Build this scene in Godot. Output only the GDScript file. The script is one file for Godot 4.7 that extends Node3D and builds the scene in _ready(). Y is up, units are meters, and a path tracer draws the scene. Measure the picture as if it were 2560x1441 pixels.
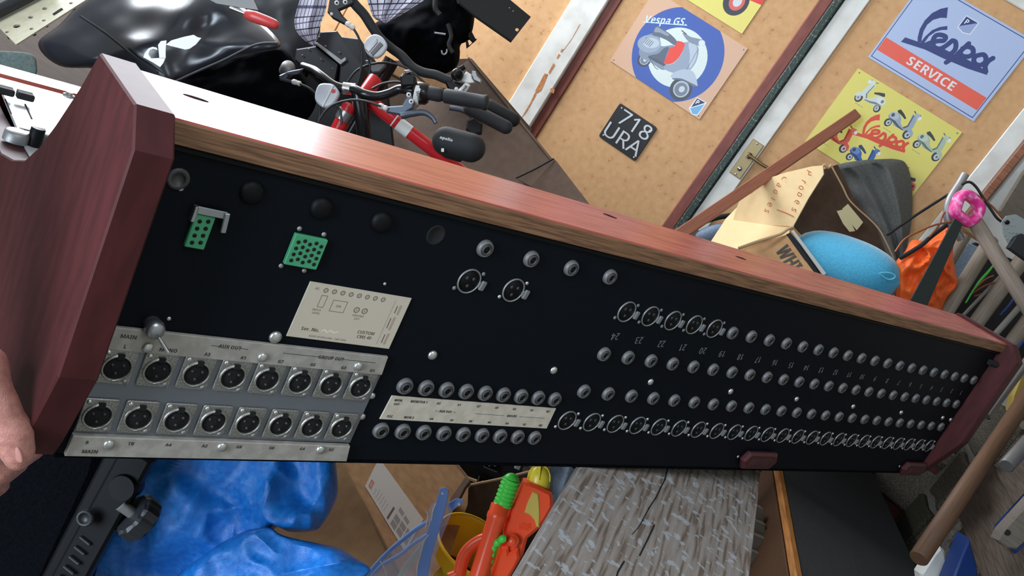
extends Node3D

const EYE := Vector3(0, 1.15, 0)
const FOC := 2250.0
const WZ := -3.3
var cam_right := Vector3(0.780986, 0.525863, -0.336939)
var cam_up := Vector3(-0.585481, 0.804262, -0.101860)
var cam_back := Vector3(0.217423, 0.276823, 0.936000)
var mats := {}
var used := {}
var org := Vector3.ZERO
var rng := RandomNumberGenerator.new()


func _ready() -> void:
	rng.seed = 7
	set_camera_and_light()
	make_materials()
	build_room()
	build_wall_signs()
	build_desk()
	build_bench()
	build_left_side()
	build_bikes()
	build_right_side()
	build_bottom()
	build_hand()


func set_camera_and_light() -> void:
	var cam := Camera3D.new()
	cam.name = "camera"
	cam.fov = rad_to_deg(2.0 * atan(720.5 / FOC))
	cam.near = 0.05
	cam.far = 60.0
	cam.transform = Transform3D(Basis(cam_right, cam_up, cam_back).orthonormalized(), EYE)
	add_child(cam)
	cam.current = true
	var env := Environment.new()
	env.background_mode = Environment.BG_SKY
	var sky := Sky.new()
	var sm := ProceduralSkyMaterial.new()
	sm.sky_top_color = Color(0.62, 0.74, 0.92)
	sm.sky_horizon_color = Color(0.90, 0.93, 0.97)
	sm.ground_bottom_color = Color(0.35, 0.34, 0.32)
	sm.ground_horizon_color = Color(0.6, 0.6, 0.6)
	sky.sky_material = sm
	env.sky = sky
	env.background_energy_multiplier = 1.0
	env.tonemap_mode = Environment.TONE_MAPPER_LINEAR
	env.tonemap_exposure = 1.0
	env.sdfgi_enabled = true
	env.ssao_enabled = true
	env.ssil_enabled = true
	var we := WorldEnvironment.new()
	we.name = "environment"
	we.environment = env
	add_child(we)
	# daylight through the side window, the rear window and the roof light
	daylight("side_window_daylight", Vector3(-2.93, 1.68, -2.28), Vector3(1, -0.05, -0.06), Vector2(1.5, 1.2), 9.3, Color(0.95, 0.97, 1.0))
	daylight("rear_window_daylight", Vector3(-2.50, 1.66, -3.22), Vector3(0.06, -0.1, 1), Vector2(0.9, 1.1), 5.5, Color(0.95, 0.97, 1.0))
	daylight("roof_light_daylight", Vector3(0.25, 2.52, 0.1), Vector3(0.0, -1, -0.35), Vector2(1.0, 0.9), 1.2, Color(0.90, 0.95, 1.0))
	daylight("doorway_daylight", Vector3(-1.25, 1.0, 1.35), Vector3(0.12, -0.08, -1), Vector2(1.5, 1.9), 13.0, Color(0.88, 0.94, 1.0))


func daylight(called: String, at: Vector3, towards: Vector3, size: Vector2, energy: float, col: Color) -> void:
	var l := AreaLight3D.new()
	l.name = called
	l.area_size = size
	l.light_energy = energy
	l.light_color = col
	l.area_range = 12.0
	l.shadow_enabled = true
	add_child(l)
	var up := Vector3.UP if absf(towards.normalized().y) < 0.9 else Vector3.BACK
	l.look_at_from_position(at, at + towards, up)


# ---------------------------------------------------------------- places
func ray(x: float, y: float) -> Vector3:
	return (cam_right * (x - 1280.0) - cam_up * (y - 720.5)) / FOC - cam_back

func P(x: float, y: float, c: float) -> Vector3:
	return EYE + ray(x, y) * c

func on_y(x: float, y: float, h: float) -> Vector3:
	var d := ray(x, y)
	return EYE + d * ((h - EYE.y) / d.y)

func on_x(x: float, y: float, at: float) -> Vector3:
	var d := ray(x, y)
	return EYE + d * (at / d.x)

func on_z(x: float, y: float, at: float) -> Vector3:
	var d := ray(x, y)
	return EYE + d * (at / d.z)

func PS(list: Array, c: float) -> Array:
	var r := []
	for q in list:
		r.append(P(q[0], q[1], q[2] if q.size() > 2 else c))
	return r

func spline(pts: Array, k: int, closed := false) -> Array:
	var r := []
	var n := pts.size()
	var last := n if closed else n - 1
	for i in last:
		var p0 = pts[(i - 1 + n) % n] if closed or i > 0 else pts[0]
		var p1 = pts[i]
		var p2 = pts[(i + 1) % n]
		var p3 = pts[(i + 2) % n] if closed or i + 2 < n else pts[n - 1]
		for j in k:
			r.append(p1.cubic_interpolate(p2, p0, p3, float(j) / k))
	if not closed:
		r.append(pts[n - 1])
	return r


# ---------------------------------------------------------------- shapes
class Shape:
	var st := SurfaceTool.new()
	var org := Vector3.ZERO
	var empty := true

	func _init(o := Vector3.ZERO) -> void:
		org = o
		st.begin(Mesh.PRIMITIVE_TRIANGLES)

	func vert(p: Vector3, uv: Vector2, g: int) -> void:
		st.set_smooth_group(g)
		st.set_uv(uv)
		st.add_vertex(p - org)
		empty = false

	func tri(a: Vector3, b: Vector3, c: Vector3, g := -1, ua := Vector2.ZERO, ub := Vector2.RIGHT, uc := Vector2.ONE) -> void:
		vert(a, ua, g)
		vert(c, uc, g)
		vert(b, ub, g)

	func quad(a: Vector3, b: Vector3, c: Vector3, d: Vector3, g := -1, ua := Vector2(0, 1), ub := Vector2(1, 1), uc := Vector2(1, 0), ud := Vector2(0, 0)) -> void:
		tri(a, b, c, g, ua, ub, uc)
		tri(a, c, d, g, ua, uc, ud)

	func grid(rows: Array, close_i := false, close_j := false, g := 1, flip := false) -> void:
		var n := rows.size()
		var m: int = rows[0].size()
		for i in (n if close_i else n - 1):
			for j in (m if close_j else m - 1):
				var i2 := (i + 1) % n
				var j2 := (j + 1) % m
				var u0 := float(j) / (m - 1.0)
				var u1 := float(j + 1) / (m - 1.0)
				var v0 := float(i) / (n - 1.0)
				var v1 := float(i + 1) / (n - 1.0)
				if flip:
					quad(rows[i2][j], rows[i2][j2], rows[i][j2], rows[i][j], g, Vector2(u0, v1), Vector2(u1, v1), Vector2(u1, v0), Vector2(u0, v0))
				else:
					quad(rows[i][j], rows[i][j2], rows[i2][j2], rows[i2][j], g, Vector2(u0, v0), Vector2(u1, v0), Vector2(u1, v1), Vector2(u0, v1))

	func fan(loop: Array, flip := false) -> void:
		var mid := Vector3.ZERO
		for p in loop:
			mid += p
		mid /= loop.size()
		for i in loop.size():
			var a: Vector3 = loop[i]
			var b: Vector3 = loop[(i + 1) % loop.size()]
			if flip:
				tri(mid, b, a)
			else:
				tri(mid, a, b)

	func tube(pts: Array, radius: Variant, n := 10, caps := true, squash := 1.0) -> void:
		var rows := []
		var side := Vector3.ZERO
		for i in pts.size():
			var t: Vector3 = (pts[mini(i + 1, pts.size() - 1)] - pts[maxi(i - 1, 0)]).normalized()
			if i == 0:
				side = t.cross(Vector3.UP if absf(t.y) < 0.9 else Vector3.RIGHT).normalized()
			else:
				side = (side - t * side.dot(t)).normalized()
			var up := side.cross(t)
			var r: float = radius[i] if radius is Array else radius
			var ring := []
			for k in n:
				var a := TAU * k / n
				ring.append(pts[i] + (side * cos(a) + up * sin(a) * squash) * r)
			rows.append(ring)
		grid(rows, false, true, 1, true)
		if caps:
			fan(rows[0], false)
			fan(rows[rows.size() - 1], true)

	func ring(path: Array, ru: Array, n := 8) -> void:   # closed tube; ru = [radius across, radius along axis], axis = normal of the path's plane
		var mid := Vector3.ZERO
		for p in path:
			mid += p
		mid /= path.size()
		var ax := Vector3.ZERO
		for i in path.size():
			ax += (path[i] - mid).cross(path[(i + 1) % path.size()] - mid)
		ax = ax.normalized()
		var rows := []
		for i in path.size():
			var t: Vector3 = (path[(i + 1) % path.size()] - path[(i - 1 + path.size()) % path.size()]).normalized()
			var out := t.cross(ax).normalized()
			var loop := []
			for k in n:
				var a := TAU * k / n
				loop.append(path[i] + out * cos(a) * ru[0] + ax * sin(a) * ru[1])
			rows.append(loop)
		grid(rows, true, true, 1, false)

	func lathe(prof: Array, xf: Transform3D, n := 16, g := 1) -> void:   # prof: Vector2(radius, height along y), from bottom to top
		var rows := []
		for q in prof:
			var loop := []
			for k in n:
				var a := TAU * k / n
				loop.append(xf * Vector3(cos(a) * q.x, q.y, -sin(a) * q.x))
			rows.append(loop)
		for i in rows.size() - 1:
			grid([rows[i], rows[i + 1]], false, true, g)
		if prof[0].x > 0.00001:
			fan(rows[0], true)
		if prof[prof.size() - 1].x > 0.00001:
			fan(rows[rows.size() - 1], false)

	func prism(poly: PackedVector2Array, xf: Transform3D, depth: float, bev := 0.0, g := -1) -> void:   # counter-clockwise outline in x, y; front at z = depth
		var n := poly.size()
		var area := 0.0
		for i in n:
			area += poly[i].cross(poly[(i + 1) % n])
		if area < 0:
			poly.reverse()
		var inner := PackedVector2Array()
		for i in n:
			var a := (poly[i] - poly[(i - 1 + n) % n]).normalized()
			var b := (poly[(i + 1) % n] - poly[i]).normalized()
			var na := Vector2(-a.y, a.x)
			var nb := Vector2(-b.y, b.x)
			var m := (na + nb).normalized()
			inner.append(poly[i] + m * bev / maxf(0.4, m.dot(na)))
		var idx := Geometry2D.triangulate_polygon(inner)
		if idx.is_empty():
			idx = Geometry2D.triangulate_polygon(poly)
		var lo := poly[0]
		var hi := poly[0]
		for q in poly:
			lo = lo.min(q)
			hi = hi.max(q)
		var sz := (hi - lo).max(Vector2(0.0001, 0.0001))
		for t in range(0, idx.size() - 2, 3):
			var a := inner[idx[t]]
			var b := inner[idx[t + 1]]
			var c := inner[idx[t + 2]]
			if (b - a).cross(c - a) < 0:
				var s := b
				b = c
				c = s
			var ua := (a - lo) / sz
			var ub := (b - lo) / sz
			var uc := (c - lo) / sz
			ua.y = 1 - ua.y
			ub.y = 1 - ub.y
			uc.y = 1 - uc.y
			tri(xf * Vector3(a.x, a.y, depth), xf * Vector3(b.x, b.y, depth), xf * Vector3(c.x, c.y, depth), -1, ua, ub, uc)
			tri(xf * Vector3(a.x, a.y, 0), xf * Vector3(c.x, c.y, 0), xf * Vector3(b.x, b.y, 0))
		for i in n:
			var k := (i + 1) % n
			var p := poly[i]
			var q := poly[k]
			var pi := inner[i]
			var qi := inner[k]
			if bev > 0.0:
				quad(xf * Vector3(p.x, p.y, depth - bev), xf * Vector3(q.x, q.y, depth - bev), xf * Vector3(qi.x, qi.y, depth), xf * Vector3(pi.x, pi.y, depth), g)
				quad(xf * Vector3(pi.x, pi.y, 0), xf * Vector3(qi.x, qi.y, 0), xf * Vector3(q.x, q.y, bev), xf * Vector3(p.x, p.y, bev), g)
			quad(xf * Vector3(p.x, p.y, bev), xf * Vector3(q.x, q.y, bev), xf * Vector3(q.x, q.y, depth - bev), xf * Vector3(p.x, p.y, depth - bev), g)

	func box(xf: Transform3D, size: Vector3, bev := 0.0) -> void:   # centred
		var h := size / 2
		var b := minf(bev, minf(h.x, minf(h.y, h.z)) * 0.6)
		var poly := PackedVector2Array([Vector2(-h.x, -h.y), Vector2(h.x, -h.y), Vector2(h.x, h.y), Vector2(-h.x, h.y)])
		if b > 0:
			poly = PackedVector2Array([Vector2(-h.x + b, -h.y), Vector2(h.x - b, -h.y), Vector2(h.x, -h.y + b), Vector2(h.x, h.y - b), Vector2(h.x - b, h.y), Vector2(-h.x + b, h.y), Vector2(-h.x, h.y - b), Vector2(-h.x, -h.y + b)])
		prism(poly, xf * Transform3D(Basis(), Vector3(0, 0, -h.z)), size.z, b)

	func slab(pts: Array, thick: float, bev := 0.0, eye := Vector3(0, 1.15, 0), holes := []) -> void:   # a flat outline in space, given thickness away from the eye
		var mid := Vector3.ZERO
		for p in pts:
			mid += p
		mid /= pts.size()
		var nn := Vector3.ZERO
		for i in pts.size():
			nn += (pts[i] - mid).cross(pts[(i + 1) % pts.size()] - mid)
		nn = nn.normalized()
		if nn.dot(eye - mid) < 0:
			nn = -nn
		var x: Vector3 = (pts[1] - pts[0])
		x = (x - nn * x.dot(nn)).normalized()
		var y := nn.cross(x)
		var xf := Transform3D(Basis(x, y, nn), mid - nn * thick)
		var poly := PackedVector2Array()
		for p in pts:
			poly.append(Vector2((p - mid).dot(x), (p - mid).dot(y)))
		var area := 0.0
		for i in poly.size():
			area += poly[i].cross(poly[(i + 1) % poly.size()])
		if area < 0:
			poly.reverse()
		for h in holes:
			var c := Vector2((h[0] - mid).dot(x), (h[0] - mid).dot(y))
			var best := 0
			for i in poly.size():
				if poly[i].distance_to(c) < poly[best].distance_to(c):
					best = i
			var a0 := (poly[best] - c).angle()
			var cut := PackedVector2Array()
			for i in best + 1:
				cut.append(poly[i])
			var n := 14
			for k in n:
				var a := a0 - 0.01 - (TAU - 0.02) * k / (n - 1.0)
				cut.append(c + Vector2(cos(a), sin(a)) * h[1])
			cut.append(poly[best] + (poly[(best + 1) % poly.size()] - poly[best]).normalized() * 0.00005)
			for i in range(best + 1, poly.size()):
				cut.append(poly[i])
			poly = cut
		prism(poly, xf, thick, bev if holes.is_empty() else 0.0)

	func blob(xf: Transform3D, r: Vector3, n := 16, m := 24, power := 1.0, noise: FastNoiseLite = null, amp := 0.0) -> void:
		var rows := []
		for i in n + 1:
			var a := -PI / 2 + PI * i / n
			var loop := []
			for j in m:
				var b := TAU * j / m
				var d := Vector3(signf(cos(a) * cos(b)) * pow(absf(cos(a) * cos(b)), power), signf(sin(a)) * pow(absf(sin(a)), power), -signf(cos(a) * sin(b)) * pow(absf(cos(a) * sin(b)), power))
				var p := xf * (d * r)
				if noise:
					p += (xf.basis * d).normalized() * noise.get_noise_3dv(p * 100.0) * amp
				loop.append(p)
			rows.append(loop)
		grid(rows, false, true, 1)

	func text(s: String, xf: Transform3D, height: float, bold := true, depth := 0.0006, face := "Droid Sans", squeeze := 1.0) -> void:   # centred; height = capital height
		var f := SystemFont.new()
		f.font_names = PackedStringArray([face])
		f.font_weight = 700 if bold else 400
		var t := TextMesh.new()
		t.font = f
		t.text = s
		t.font_size = 32
		t.pixel_size = height / 23.0
		t.depth = depth
		var a := t.get_mesh_arrays()
		var vs: PackedVector3Array = a[Mesh.ARRAY_VERTEX]
		var ix: PackedInt32Array = a[Mesh.ARRAY_INDEX]
		for i in range(0, ix.size() - 2, 3):
			for k in 3:
				vert(xf * (vs[ix[i + k]] * Vector3(squeeze, 1, 1)), Vector2.ZERO, -1)

	func mesh() -> ArrayMesh:
		st.generate_normals()
		return st.commit()


# a drawing surface for flat print (signs, labels, cloth checks)
class Print:
	var im: Image
	var k := 2.0

	func _init(w: int, h: int, bg: Color) -> void:
		im = Image.create(w * 2, h * 2, false, Image.FORMAT_RGB8)
		im.fill(bg)

	func poly(pts: Array, col: Color) -> void:
		var n := pts.size()
		var y0 := 1e9
		var y1 := -1e9
		for p in pts:
			y0 = minf(y0, p.y * k)
			y1 = maxf(y1, p.y * k)
		for y in range(maxi(0, floori(y0)), mini(im.get_height() - 1, ceili(y1)) + 1):
			var xs := []
			var yc := y + 0.5
			for i in n:
				var a: Vector2 = pts[i] * k
				var b: Vector2 = pts[(i + 1) % n] * k
				if (a.y <= yc) != (b.y <= yc):
					xs.append(a.x + (yc - a.y) / (b.y - a.y) * (b.x - a.x))
			xs.sort()
			for i in range(0, xs.size() - 1, 2):
				var xa := clampi(roundi(xs[i]), 0, im.get_width())
				var xb := clampi(roundi(xs[i + 1]), 0, im.get_width())
				if xb > xa:
					im.fill_rect(Rect2i(xa, y, xb - xa, 1), col)

	func ell(c: Vector2, rx: float, ry: float, col: Color, rot := 0.0) -> void:
		var pts := []
		for i in 40:
			var a := TAU * i / 40.0
			pts.append(c + Vector2(cos(a) * rx, sin(a) * ry).rotated(rot))
		poly(pts, col)

	func line(pts: Array, w: float, col: Color) -> void:
		for i in pts.size() - 1:
			var a: Vector2 = pts[i]
			var b: Vector2 = pts[i + 1]
			if a.is_equal_approx(b):
				continue
			var n := (b - a).normalized().orthogonal() * w / 2
			poly([a + n, b + n, b - n, a - n], col)
			if w > 1.5:
				ell(b, w / 2, w / 2, col)
		if w > 1.5:
			ell(pts[0], w / 2, w / 2, col)

	func text(s: String, at: Vector2, height: float, col: Color, bold := true, rot := 0.0, squeeze := 1.0, slant := 0.0) -> void:   # centred
		var f := SystemFont.new()
		f.font_names = PackedStringArray(["Droid Sans"])
		f.font_weight = 700 if bold else 400
		var t := TextMesh.new()
		t.font = f
		t.text = s
		t.font_size = 32
		t.pixel_size = height / 23.0
		t.depth = 0.0
		var a := t.get_mesh_arrays()
		var vs: PackedVector3Array = a[Mesh.ARRAY_VERTEX]
		var ix: PackedInt32Array = a[Mesh.ARRAY_INDEX]
		for i in range(0, ix.size() - 2, 3):
			var tri := []
			for j in 3:
				var v := vs[ix[i + j]]
				tri.append(at + Vector2((v.x + v.y * slant) * squeeze, -v.y).rotated(rot))
			poly(tri, col)

	func tex() -> ImageTexture:
		im.resize(im.get_width() / 2, im.get_height() / 2, Image.INTERPOLATE_BILINEAR)
		return ImageTexture.create_from_image(im)


# ---------------------------------------------------------------- nodes
func numbered(called: String) -> String:
	var n: int = used.get(called, 0)
	used[called] = n + 1
	return called if n == 0 else "%s_%03d" % [called, n]

func tag(o: Node, label: String, category := "", group := "") -> void:
	if label:
		o.set_meta("label", label)
	if category:
		o.set_meta("category", category)
	if group:
		o.set_meta("group", group)

func thing(called: String, label: String, category: String, at := Vector3.ZERO, group := "") -> Node3D:
	var o := Node3D.new()
	o.name = numbered(called)
	add_child(o)
	o.position = at
	org = at
	tag(o, label, category, group)
	return o

func part(parent: Node, called: String, s: Variant, m: Material, xf := Transform3D(), label := "") -> MeshInstance3D:
	var o := MeshInstance3D.new()
	o.name = called
	o.mesh = s.mesh() if s is Shape else s
	o.material_override = m
	o.transform = xf
	if label:
		o.set_meta("label", label)
	parent.add_child(o, true)
	return o

func solo(called: String, s: Shape, m: Material, label: String, category: String, at := Vector3.ZERO, group := "") -> MeshInstance3D:
	var o := part(self, numbered(called), s, m, Transform3D(Basis(), at))
	tag(o, label, category, group)
	return o

func struct(called: String, s: Shape, m: Material, parent: Node = self) -> MeshInstance3D:
	var o := part(parent, called, s, m)
	if parent == self:
		o.set_meta("kind", "structure")
	return o

func ns() -> Shape:
	return Shape.new(org)

func aim(a: Vector3, b: Vector3, up := Vector3.UP) -> Basis:   # x runs from a to b
	var x := (b - a).normalized()
	var z := x.cross(up)
	if z.length() < 0.05:
		z = x.cross(Vector3.BACK)
	z = z.normalized()
	return Basis(x, z.cross(x), z)

func bar(parent: Node, called: String, a: Vector3, b: Vector3, w: float, h: float, m: Material, bev := 0.002, up := Vector3.UP, label := "") -> MeshInstance3D:   # a squared bar with its grain along x
	var s := Shape.new()
	s.box(Transform3D(), Vector3(a.distance_to(b), h, w), bev)
	return part(parent, called, s, m, Transform3D(aim(a, b, up), (a + b) / 2 - (org if parent != self else Vector3.ZERO)), label)

func pole(parent: Node, called: String, a: Vector3, b: Vector3, r: float, m: Material, r2 := -1.0, n := 14, label := "") -> MeshInstance3D:   # a round pole with its grain along x
	var s := Shape.new()
	var l := a.distance_to(b)
	var rr := r2 if r2 > 0 else r
	s.lathe([Vector2(r * 0.86, -l / 2), Vector2(r, -l / 2 + r * 0.15), Vector2(rr, l / 2 - rr * 0.15), Vector2(rr * 0.86, l / 2)], Transform3D(Basis(Vector3(0, -1, 0), Vector3(1, 0, 0), Vector3(0, 0, 1)), Vector3.ZERO), n)
	return part(parent, called, s, m, Transform3D(aim(a, b), (a + b) / 2 - (org if parent != self else Vector3.ZERO)), label)

func lens(outline: Array, c: float, bulge: float, noise: FastNoiseLite, amp: float, back := -1.0, tilt := Vector2.ZERO, rings := 22, sharp := 0.5) -> Shape:   # a filled bag-like body; outline in pixels round its middle, at depth c
	var s := ns()
	var pts := spline(outline, 6, true)
	var mid := Vector2.ZERO
	for p in pts:
		mid += p
	mid /= pts.size()
	if back < 0:
		back = bulge
	for way in [1.0, -1.0]:
		var rows := []
		for i in rings + 1:
			var t := 1.0 - float(i) / rings
			var loop := []
			for p in pts:
				var q: Vector2 = mid + (p - mid) * t
				var d := c + (q - mid).dot(tilt) / FOC
				var swell := pow(maxf(0.0, 1.0 - t * t), sharp)
				d -= (bulge if way > 0 else -back) * swell
				var w := P(q.x, q.y, d)
				if noise:
					w += ray(q.x, q.y).normalized() * noise.get_noise_3dv(w * 100.0) * amp * (0.35 + 0.65 * swell)
				loop.append(w)
			rows.append(loop)
		s.grid(rows, false, true, 1, way < 0)
	return s

func noise(freq: float, kind := FastNoiseLite.TYPE_SIMPLEX_SMOOTH, sd := 1, octaves := 4, ridged := false) -> FastNoiseLite:
	var n := FastNoiseLite.new()
	n.noise_type = kind
	n.seed = sd
	n.frequency = freq
	n.fractal_octaves = octaves
	n.fractal_type = FastNoiseLite.FRACTAL_RIDGED if ridged else FastNoiseLite.FRACTAL_FBM
	if kind == FastNoiseLite.TYPE_CELLULAR:
		n.cellular_return_type = FastNoiseLite.RETURN_DISTANCE2_SUB
	return n


# ---------------------------------------------------------------- materials
func ramp_tex(freq: float, stops: Array, cols: Array, sd := 1, kind := FastNoiseLite.TYPE_SIMPLEX_SMOOTH, octaves := 5, size := 512) -> NoiseTexture2D:
	var t := NoiseTexture2D.new()
	t.width = size
	t.height = size
	t.seamless = true
	t.noise = noise(freq, kind, sd, octaves)
	var g := Gradient.new()
	g.offsets = PackedFloat32Array(stops)
	var cc := PackedColorArray()
	for c in cols:
		cc.append(c)
	g.colors = cc
	t.color_ramp = g
	return t

func bump_tex(freq: float, sd := 1, kind := FastNoiseLite.TYPE_SIMPLEX_SMOOTH, octaves := 4, size := 512) -> NoiseTexture2D:
	var t := NoiseTexture2D.new()
	t.width = size
	t.height = size
	t.seamless = true
	t.noise = noise(freq, kind, sd, octaves)
	return t

func plain(called: String, col: Color, rough: float, metal := 0.0) -> StandardMaterial3D:
	var m := StandardMaterial3D.new()
	m.resource_name = called
	m.albedo_color = col
	m.roughness = rough
	m.metallic = metal
	mats[called] = m
	return m

func veined(called: String, tex: Texture2D, scale: Vector3, rough: float, bump: Texture2D = null, depth := 0.0) -> StandardMaterial3D:
	var m := plain(called, Color.WHITE, rough)
	m.albedo_texture = tex
	m.uv1_triplanar = true
	m.uv1_scale = scale
	if bump:
		m.heightmap_enabled = true
		m.heightmap_texture = bump
		m.heightmap_scale = depth
	return m

func M(called: String) -> Material:
	return mats[called]

func c8(r: int, g: int, b: int) -> Color:
	return Color(r / 255.0, g / 255.0, b / 255.0)

func wood(called: String, dark: Color, light: Color, scale: Vector3, rough: float, sd := 1) -> StandardMaterial3D:
	return veined(called, ramp_tex(0.02, [0.25, 0.45, 0.55, 0.75], [dark, dark.lerp(light, 0.55), dark.lerp(light, 0.65), light], sd), scale, rough)

func make_materials() -> void:
	var fine := bump_tex(0.08, 3)
	var coarse := bump_tex(0.02, 5)
	# room
	veined("hardboard", ramp_tex(0.03, [0.08, 0.17, 0.5, 0.85], [c8(168, 124, 84), c8(202, 155, 107), c8(207, 161, 113), c8(212, 167, 119)], 11, FastNoiseLite.TYPE_SIMPLEX_SMOOTH, 9), Vector3(1.7, 1.7, 1.7), 0.72)
	veined("white_paint", ramp_tex(0.012, [0.2, 0.5, 0.8], [c8(214, 212, 204), c8(226, 226, 220), c8(232, 231, 226)], 12), Vector3(1.5, 1.5, 1.5), 0.5)
	veined("red_brown_paint", ramp_tex(0.02, [0.2, 0.8], [c8(116, 58, 48), c8(136, 72, 60)], 13), Vector3(3, 1, 3), 0.55)
	veined("green_paint", ramp_tex(0.05, [0.0, 0.72, 0.78], [c8(24, 44, 38), c8(34, 56, 48), c8(120, 126, 112)], 14), Vector3(3, 3, 3), 0.5)
	veined("bare_wood_scar", ramp_tex(0.03, [0.2, 0.8], [c8(176, 108, 62), c8(214, 150, 98)], 15), Vector3(8, 3, 8), 0.7)
	veined("concrete", ramp_tex(0.03, [0.2, 0.5, 0.8], [c8(84, 80, 74), c8(108, 104, 96), c8(130, 126, 118)], 16), Vector3(1.5, 1.5, 1.5), 0.9, coarse, 0.3)
	veined("plaster", ramp_tex(0.03, [0.2, 0.8], [c8(150, 146, 138), c8(176, 172, 164)], 17), Vector3(1, 1, 1), 0.9)
	veined("stone", ramp_tex(0.05, [0.15, 0.4, 0.6, 0.85], [c8(62, 58, 48), c8(96, 90, 76), c8(122, 116, 102), c8(150, 144, 130)], 18), Vector3(5, 5, 5), 0.95, fine, 0.6)
	veined("pale_stone", ramp_tex(0.04, [0.15, 0.5, 0.85], [c8(118, 110, 98), c8(146, 138, 124), c8(170, 164, 150)], 19), Vector3(5, 5, 5), 0.95, fine, 0.4)
	veined("mossy_stone", ramp_tex(0.06, [0.15, 0.45, 0.6, 0.9], [c8(40, 40, 32), c8(70, 70, 54), c8(92, 92, 74), c8(150, 140, 116)], 20), Vector3(6, 6, 6), 0.95, fine, 0.8)
	veined("mortar", ramp_tex(0.05, [0.2, 0.8], [c8(140, 140, 132), c8(182, 180, 168)], 21), Vector3(4, 4, 4), 0.95, fine, 0.4)
	plain("brass", c8(128, 112, 80), 0.38, 0.75)
	plain("chrome", c8(205, 207, 210), 0.16, 1.0)
	plain("steel", c8(165, 166, 168), 0.32, 0.9)
	plain("dull_steel", c8(150, 150, 150), 0.5, 0.7)
	plain("dark_hole", c8(6, 6, 7), 0.9)
	# mixing desk
	wood("desk_top_wood", c8(150, 68, 58), c8(176, 90, 78), Vector3(0.7, 9, 9), 0.27, 31).metallic_specular = 0.36
	wood("desk_edge_wood", c8(92, 62, 42), c8(134, 96, 66), Vector3(1.2, 30, 30), 0.55, 32)
	wood("desk_end_wood", c8(62, 28, 28), c8(73, 33, 34), Vector3(5, 1.2, 5), 0.5, 33).metallic_specular = 0.28
	var panel := veined("desk_black", ramp_tex(0.3, [0.3, 0.7], [c8(13, 16, 21), c8(17, 20, 25)], 34), Vector3(8, 8, 8), 0.5)
	panel.metallic_specular = 0.18
	plain("desk_face", c8(214, 216, 220), 0.28, 0.35)
	veined("label_plate", ramp_tex(0.02, [0.3, 0.7], [c8(186, 176, 160), c8(198, 188, 172)], 35), Vector3(6, 6, 6), 0.42)
	veined("connector_metal", ramp_tex(0.04, [0.2, 0.5, 0.8], [c8(118, 116, 110), c8(150, 148, 142), c8(176, 174, 168)], 36), Vector3(30, 30, 30), 0.38).metallic = 0.75
	plain("channel_metal", c8(120, 124, 130), 0.42, 0.6)
	plain("jack_nut", c8(104, 103, 102), 0.5, 0.3)
	plain("jack_bush", c8(64, 62, 62), 0.5, 0.2)
	plain("ring_metal", c8(132, 132, 131), 0.45, 0.55)
	plain("latch_grey", c8(112, 114, 114), 0.5, 0.3)
	plain("screw_metal", c8(196, 196, 192), 0.28, 0.85)
	veined("strip_metal", ramp_tex(0.02, [0.3, 0.7], [c8(144, 138, 130), c8(158, 152, 143)], 37), Vector3(6, 6, 6), 0.45)
	plain("ink", c8(52, 50, 46), 0.7)
	plain("chalk", c8(96, 98, 96), 0.9)
	plain("green_plastic", c8(64, 150, 106), 0.5)
	plain("red_plastic", c8(66, 27, 31), 0.42)
	plain("black_plastic", c8(6, 6, 8), 0.55).metallic_specular = 0.3
	plain("black_rubber", c8(20, 20, 21), 0.75)
	plain("black_gloss", c8(10, 10, 11), 0.18)
	# soft and paper things
	veined("black_cloth", ramp_tex(0.05, [0.2, 0.8], [c8(5, 6, 9), c8(10, 11, 15)], 41), Vector3(6, 6, 6), 0.85, fine, 0.1).metallic_specular = 0.12
	var vinyl := plain("black_vinyl", c8(27, 31, 39), 0.26)
	vinyl.metallic_specular = 0.6
	veined("dark_carpet", ramp_tex(0.25, [0.25, 0.75], [c8(40, 42, 44), c8(62, 64, 66)], 42), Vector3(7, 7, 7), 0.95, fine, 0.2)
	veined("card", ramp_tex(0.015, [0.2, 0.5, 0.8], [c8(162, 122, 82), c8(174, 134, 92), c8(184, 144, 100)], 43), Vector3(4, 4, 4), 0.85)
	veined("pale_card", ramp_tex(0.015, [0.2, 0.8], [c8(236, 206, 154), c8(242, 214, 164)], 44), Vector3(4, 4, 4), 0.85)
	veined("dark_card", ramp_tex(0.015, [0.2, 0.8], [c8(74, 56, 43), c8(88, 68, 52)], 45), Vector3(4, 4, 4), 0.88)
	plain("card_edge", c8(190, 160, 120), 0.9)
	var tarp := veined("blue_sheet", ramp_tex(0.02, [0.2, 0.5, 0.8], [c8(20, 104, 194), c8(30, 122, 214), c8(46, 138, 226)], 46), Vector3(9, 9, 9), 0.3, bump_tex(0.25, 8), 0.06)
	tarp.metallic_specular = 0.55
	veined("grey_cloth", ramp_tex(0.03, [0.2, 0.8], [c8(86, 88, 86), c8(104, 106, 104)], 47), Vector3(6, 6, 6), 0.9, fine, 0.08)
	veined("pale_blue_cloth", ramp_tex(0.03, [0.2, 0.8], [c8(128, 148, 170), c8(150, 168, 188)], 48), Vector3(6, 6, 6), 0.9)
	veined("turquoise_foam", ramp_tex(0.03, [0.2, 0.8], [c8(52, 148, 186), c8(66, 164, 200)], 49), Vector3(6, 6, 6), 0.85, fine, 0.1).rim_enabled = true
	var bag := plain("orange_film", c8(250, 112, 44), 0.55)
	bag.backlight_enabled = true
	bag.backlight = Color(0.6, 0.22, 0.06)
	plain("white_tape", c8(236, 234, 230), 0.5)
	plain("cream_tape", c8(206, 196, 150), 0.5)
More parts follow.
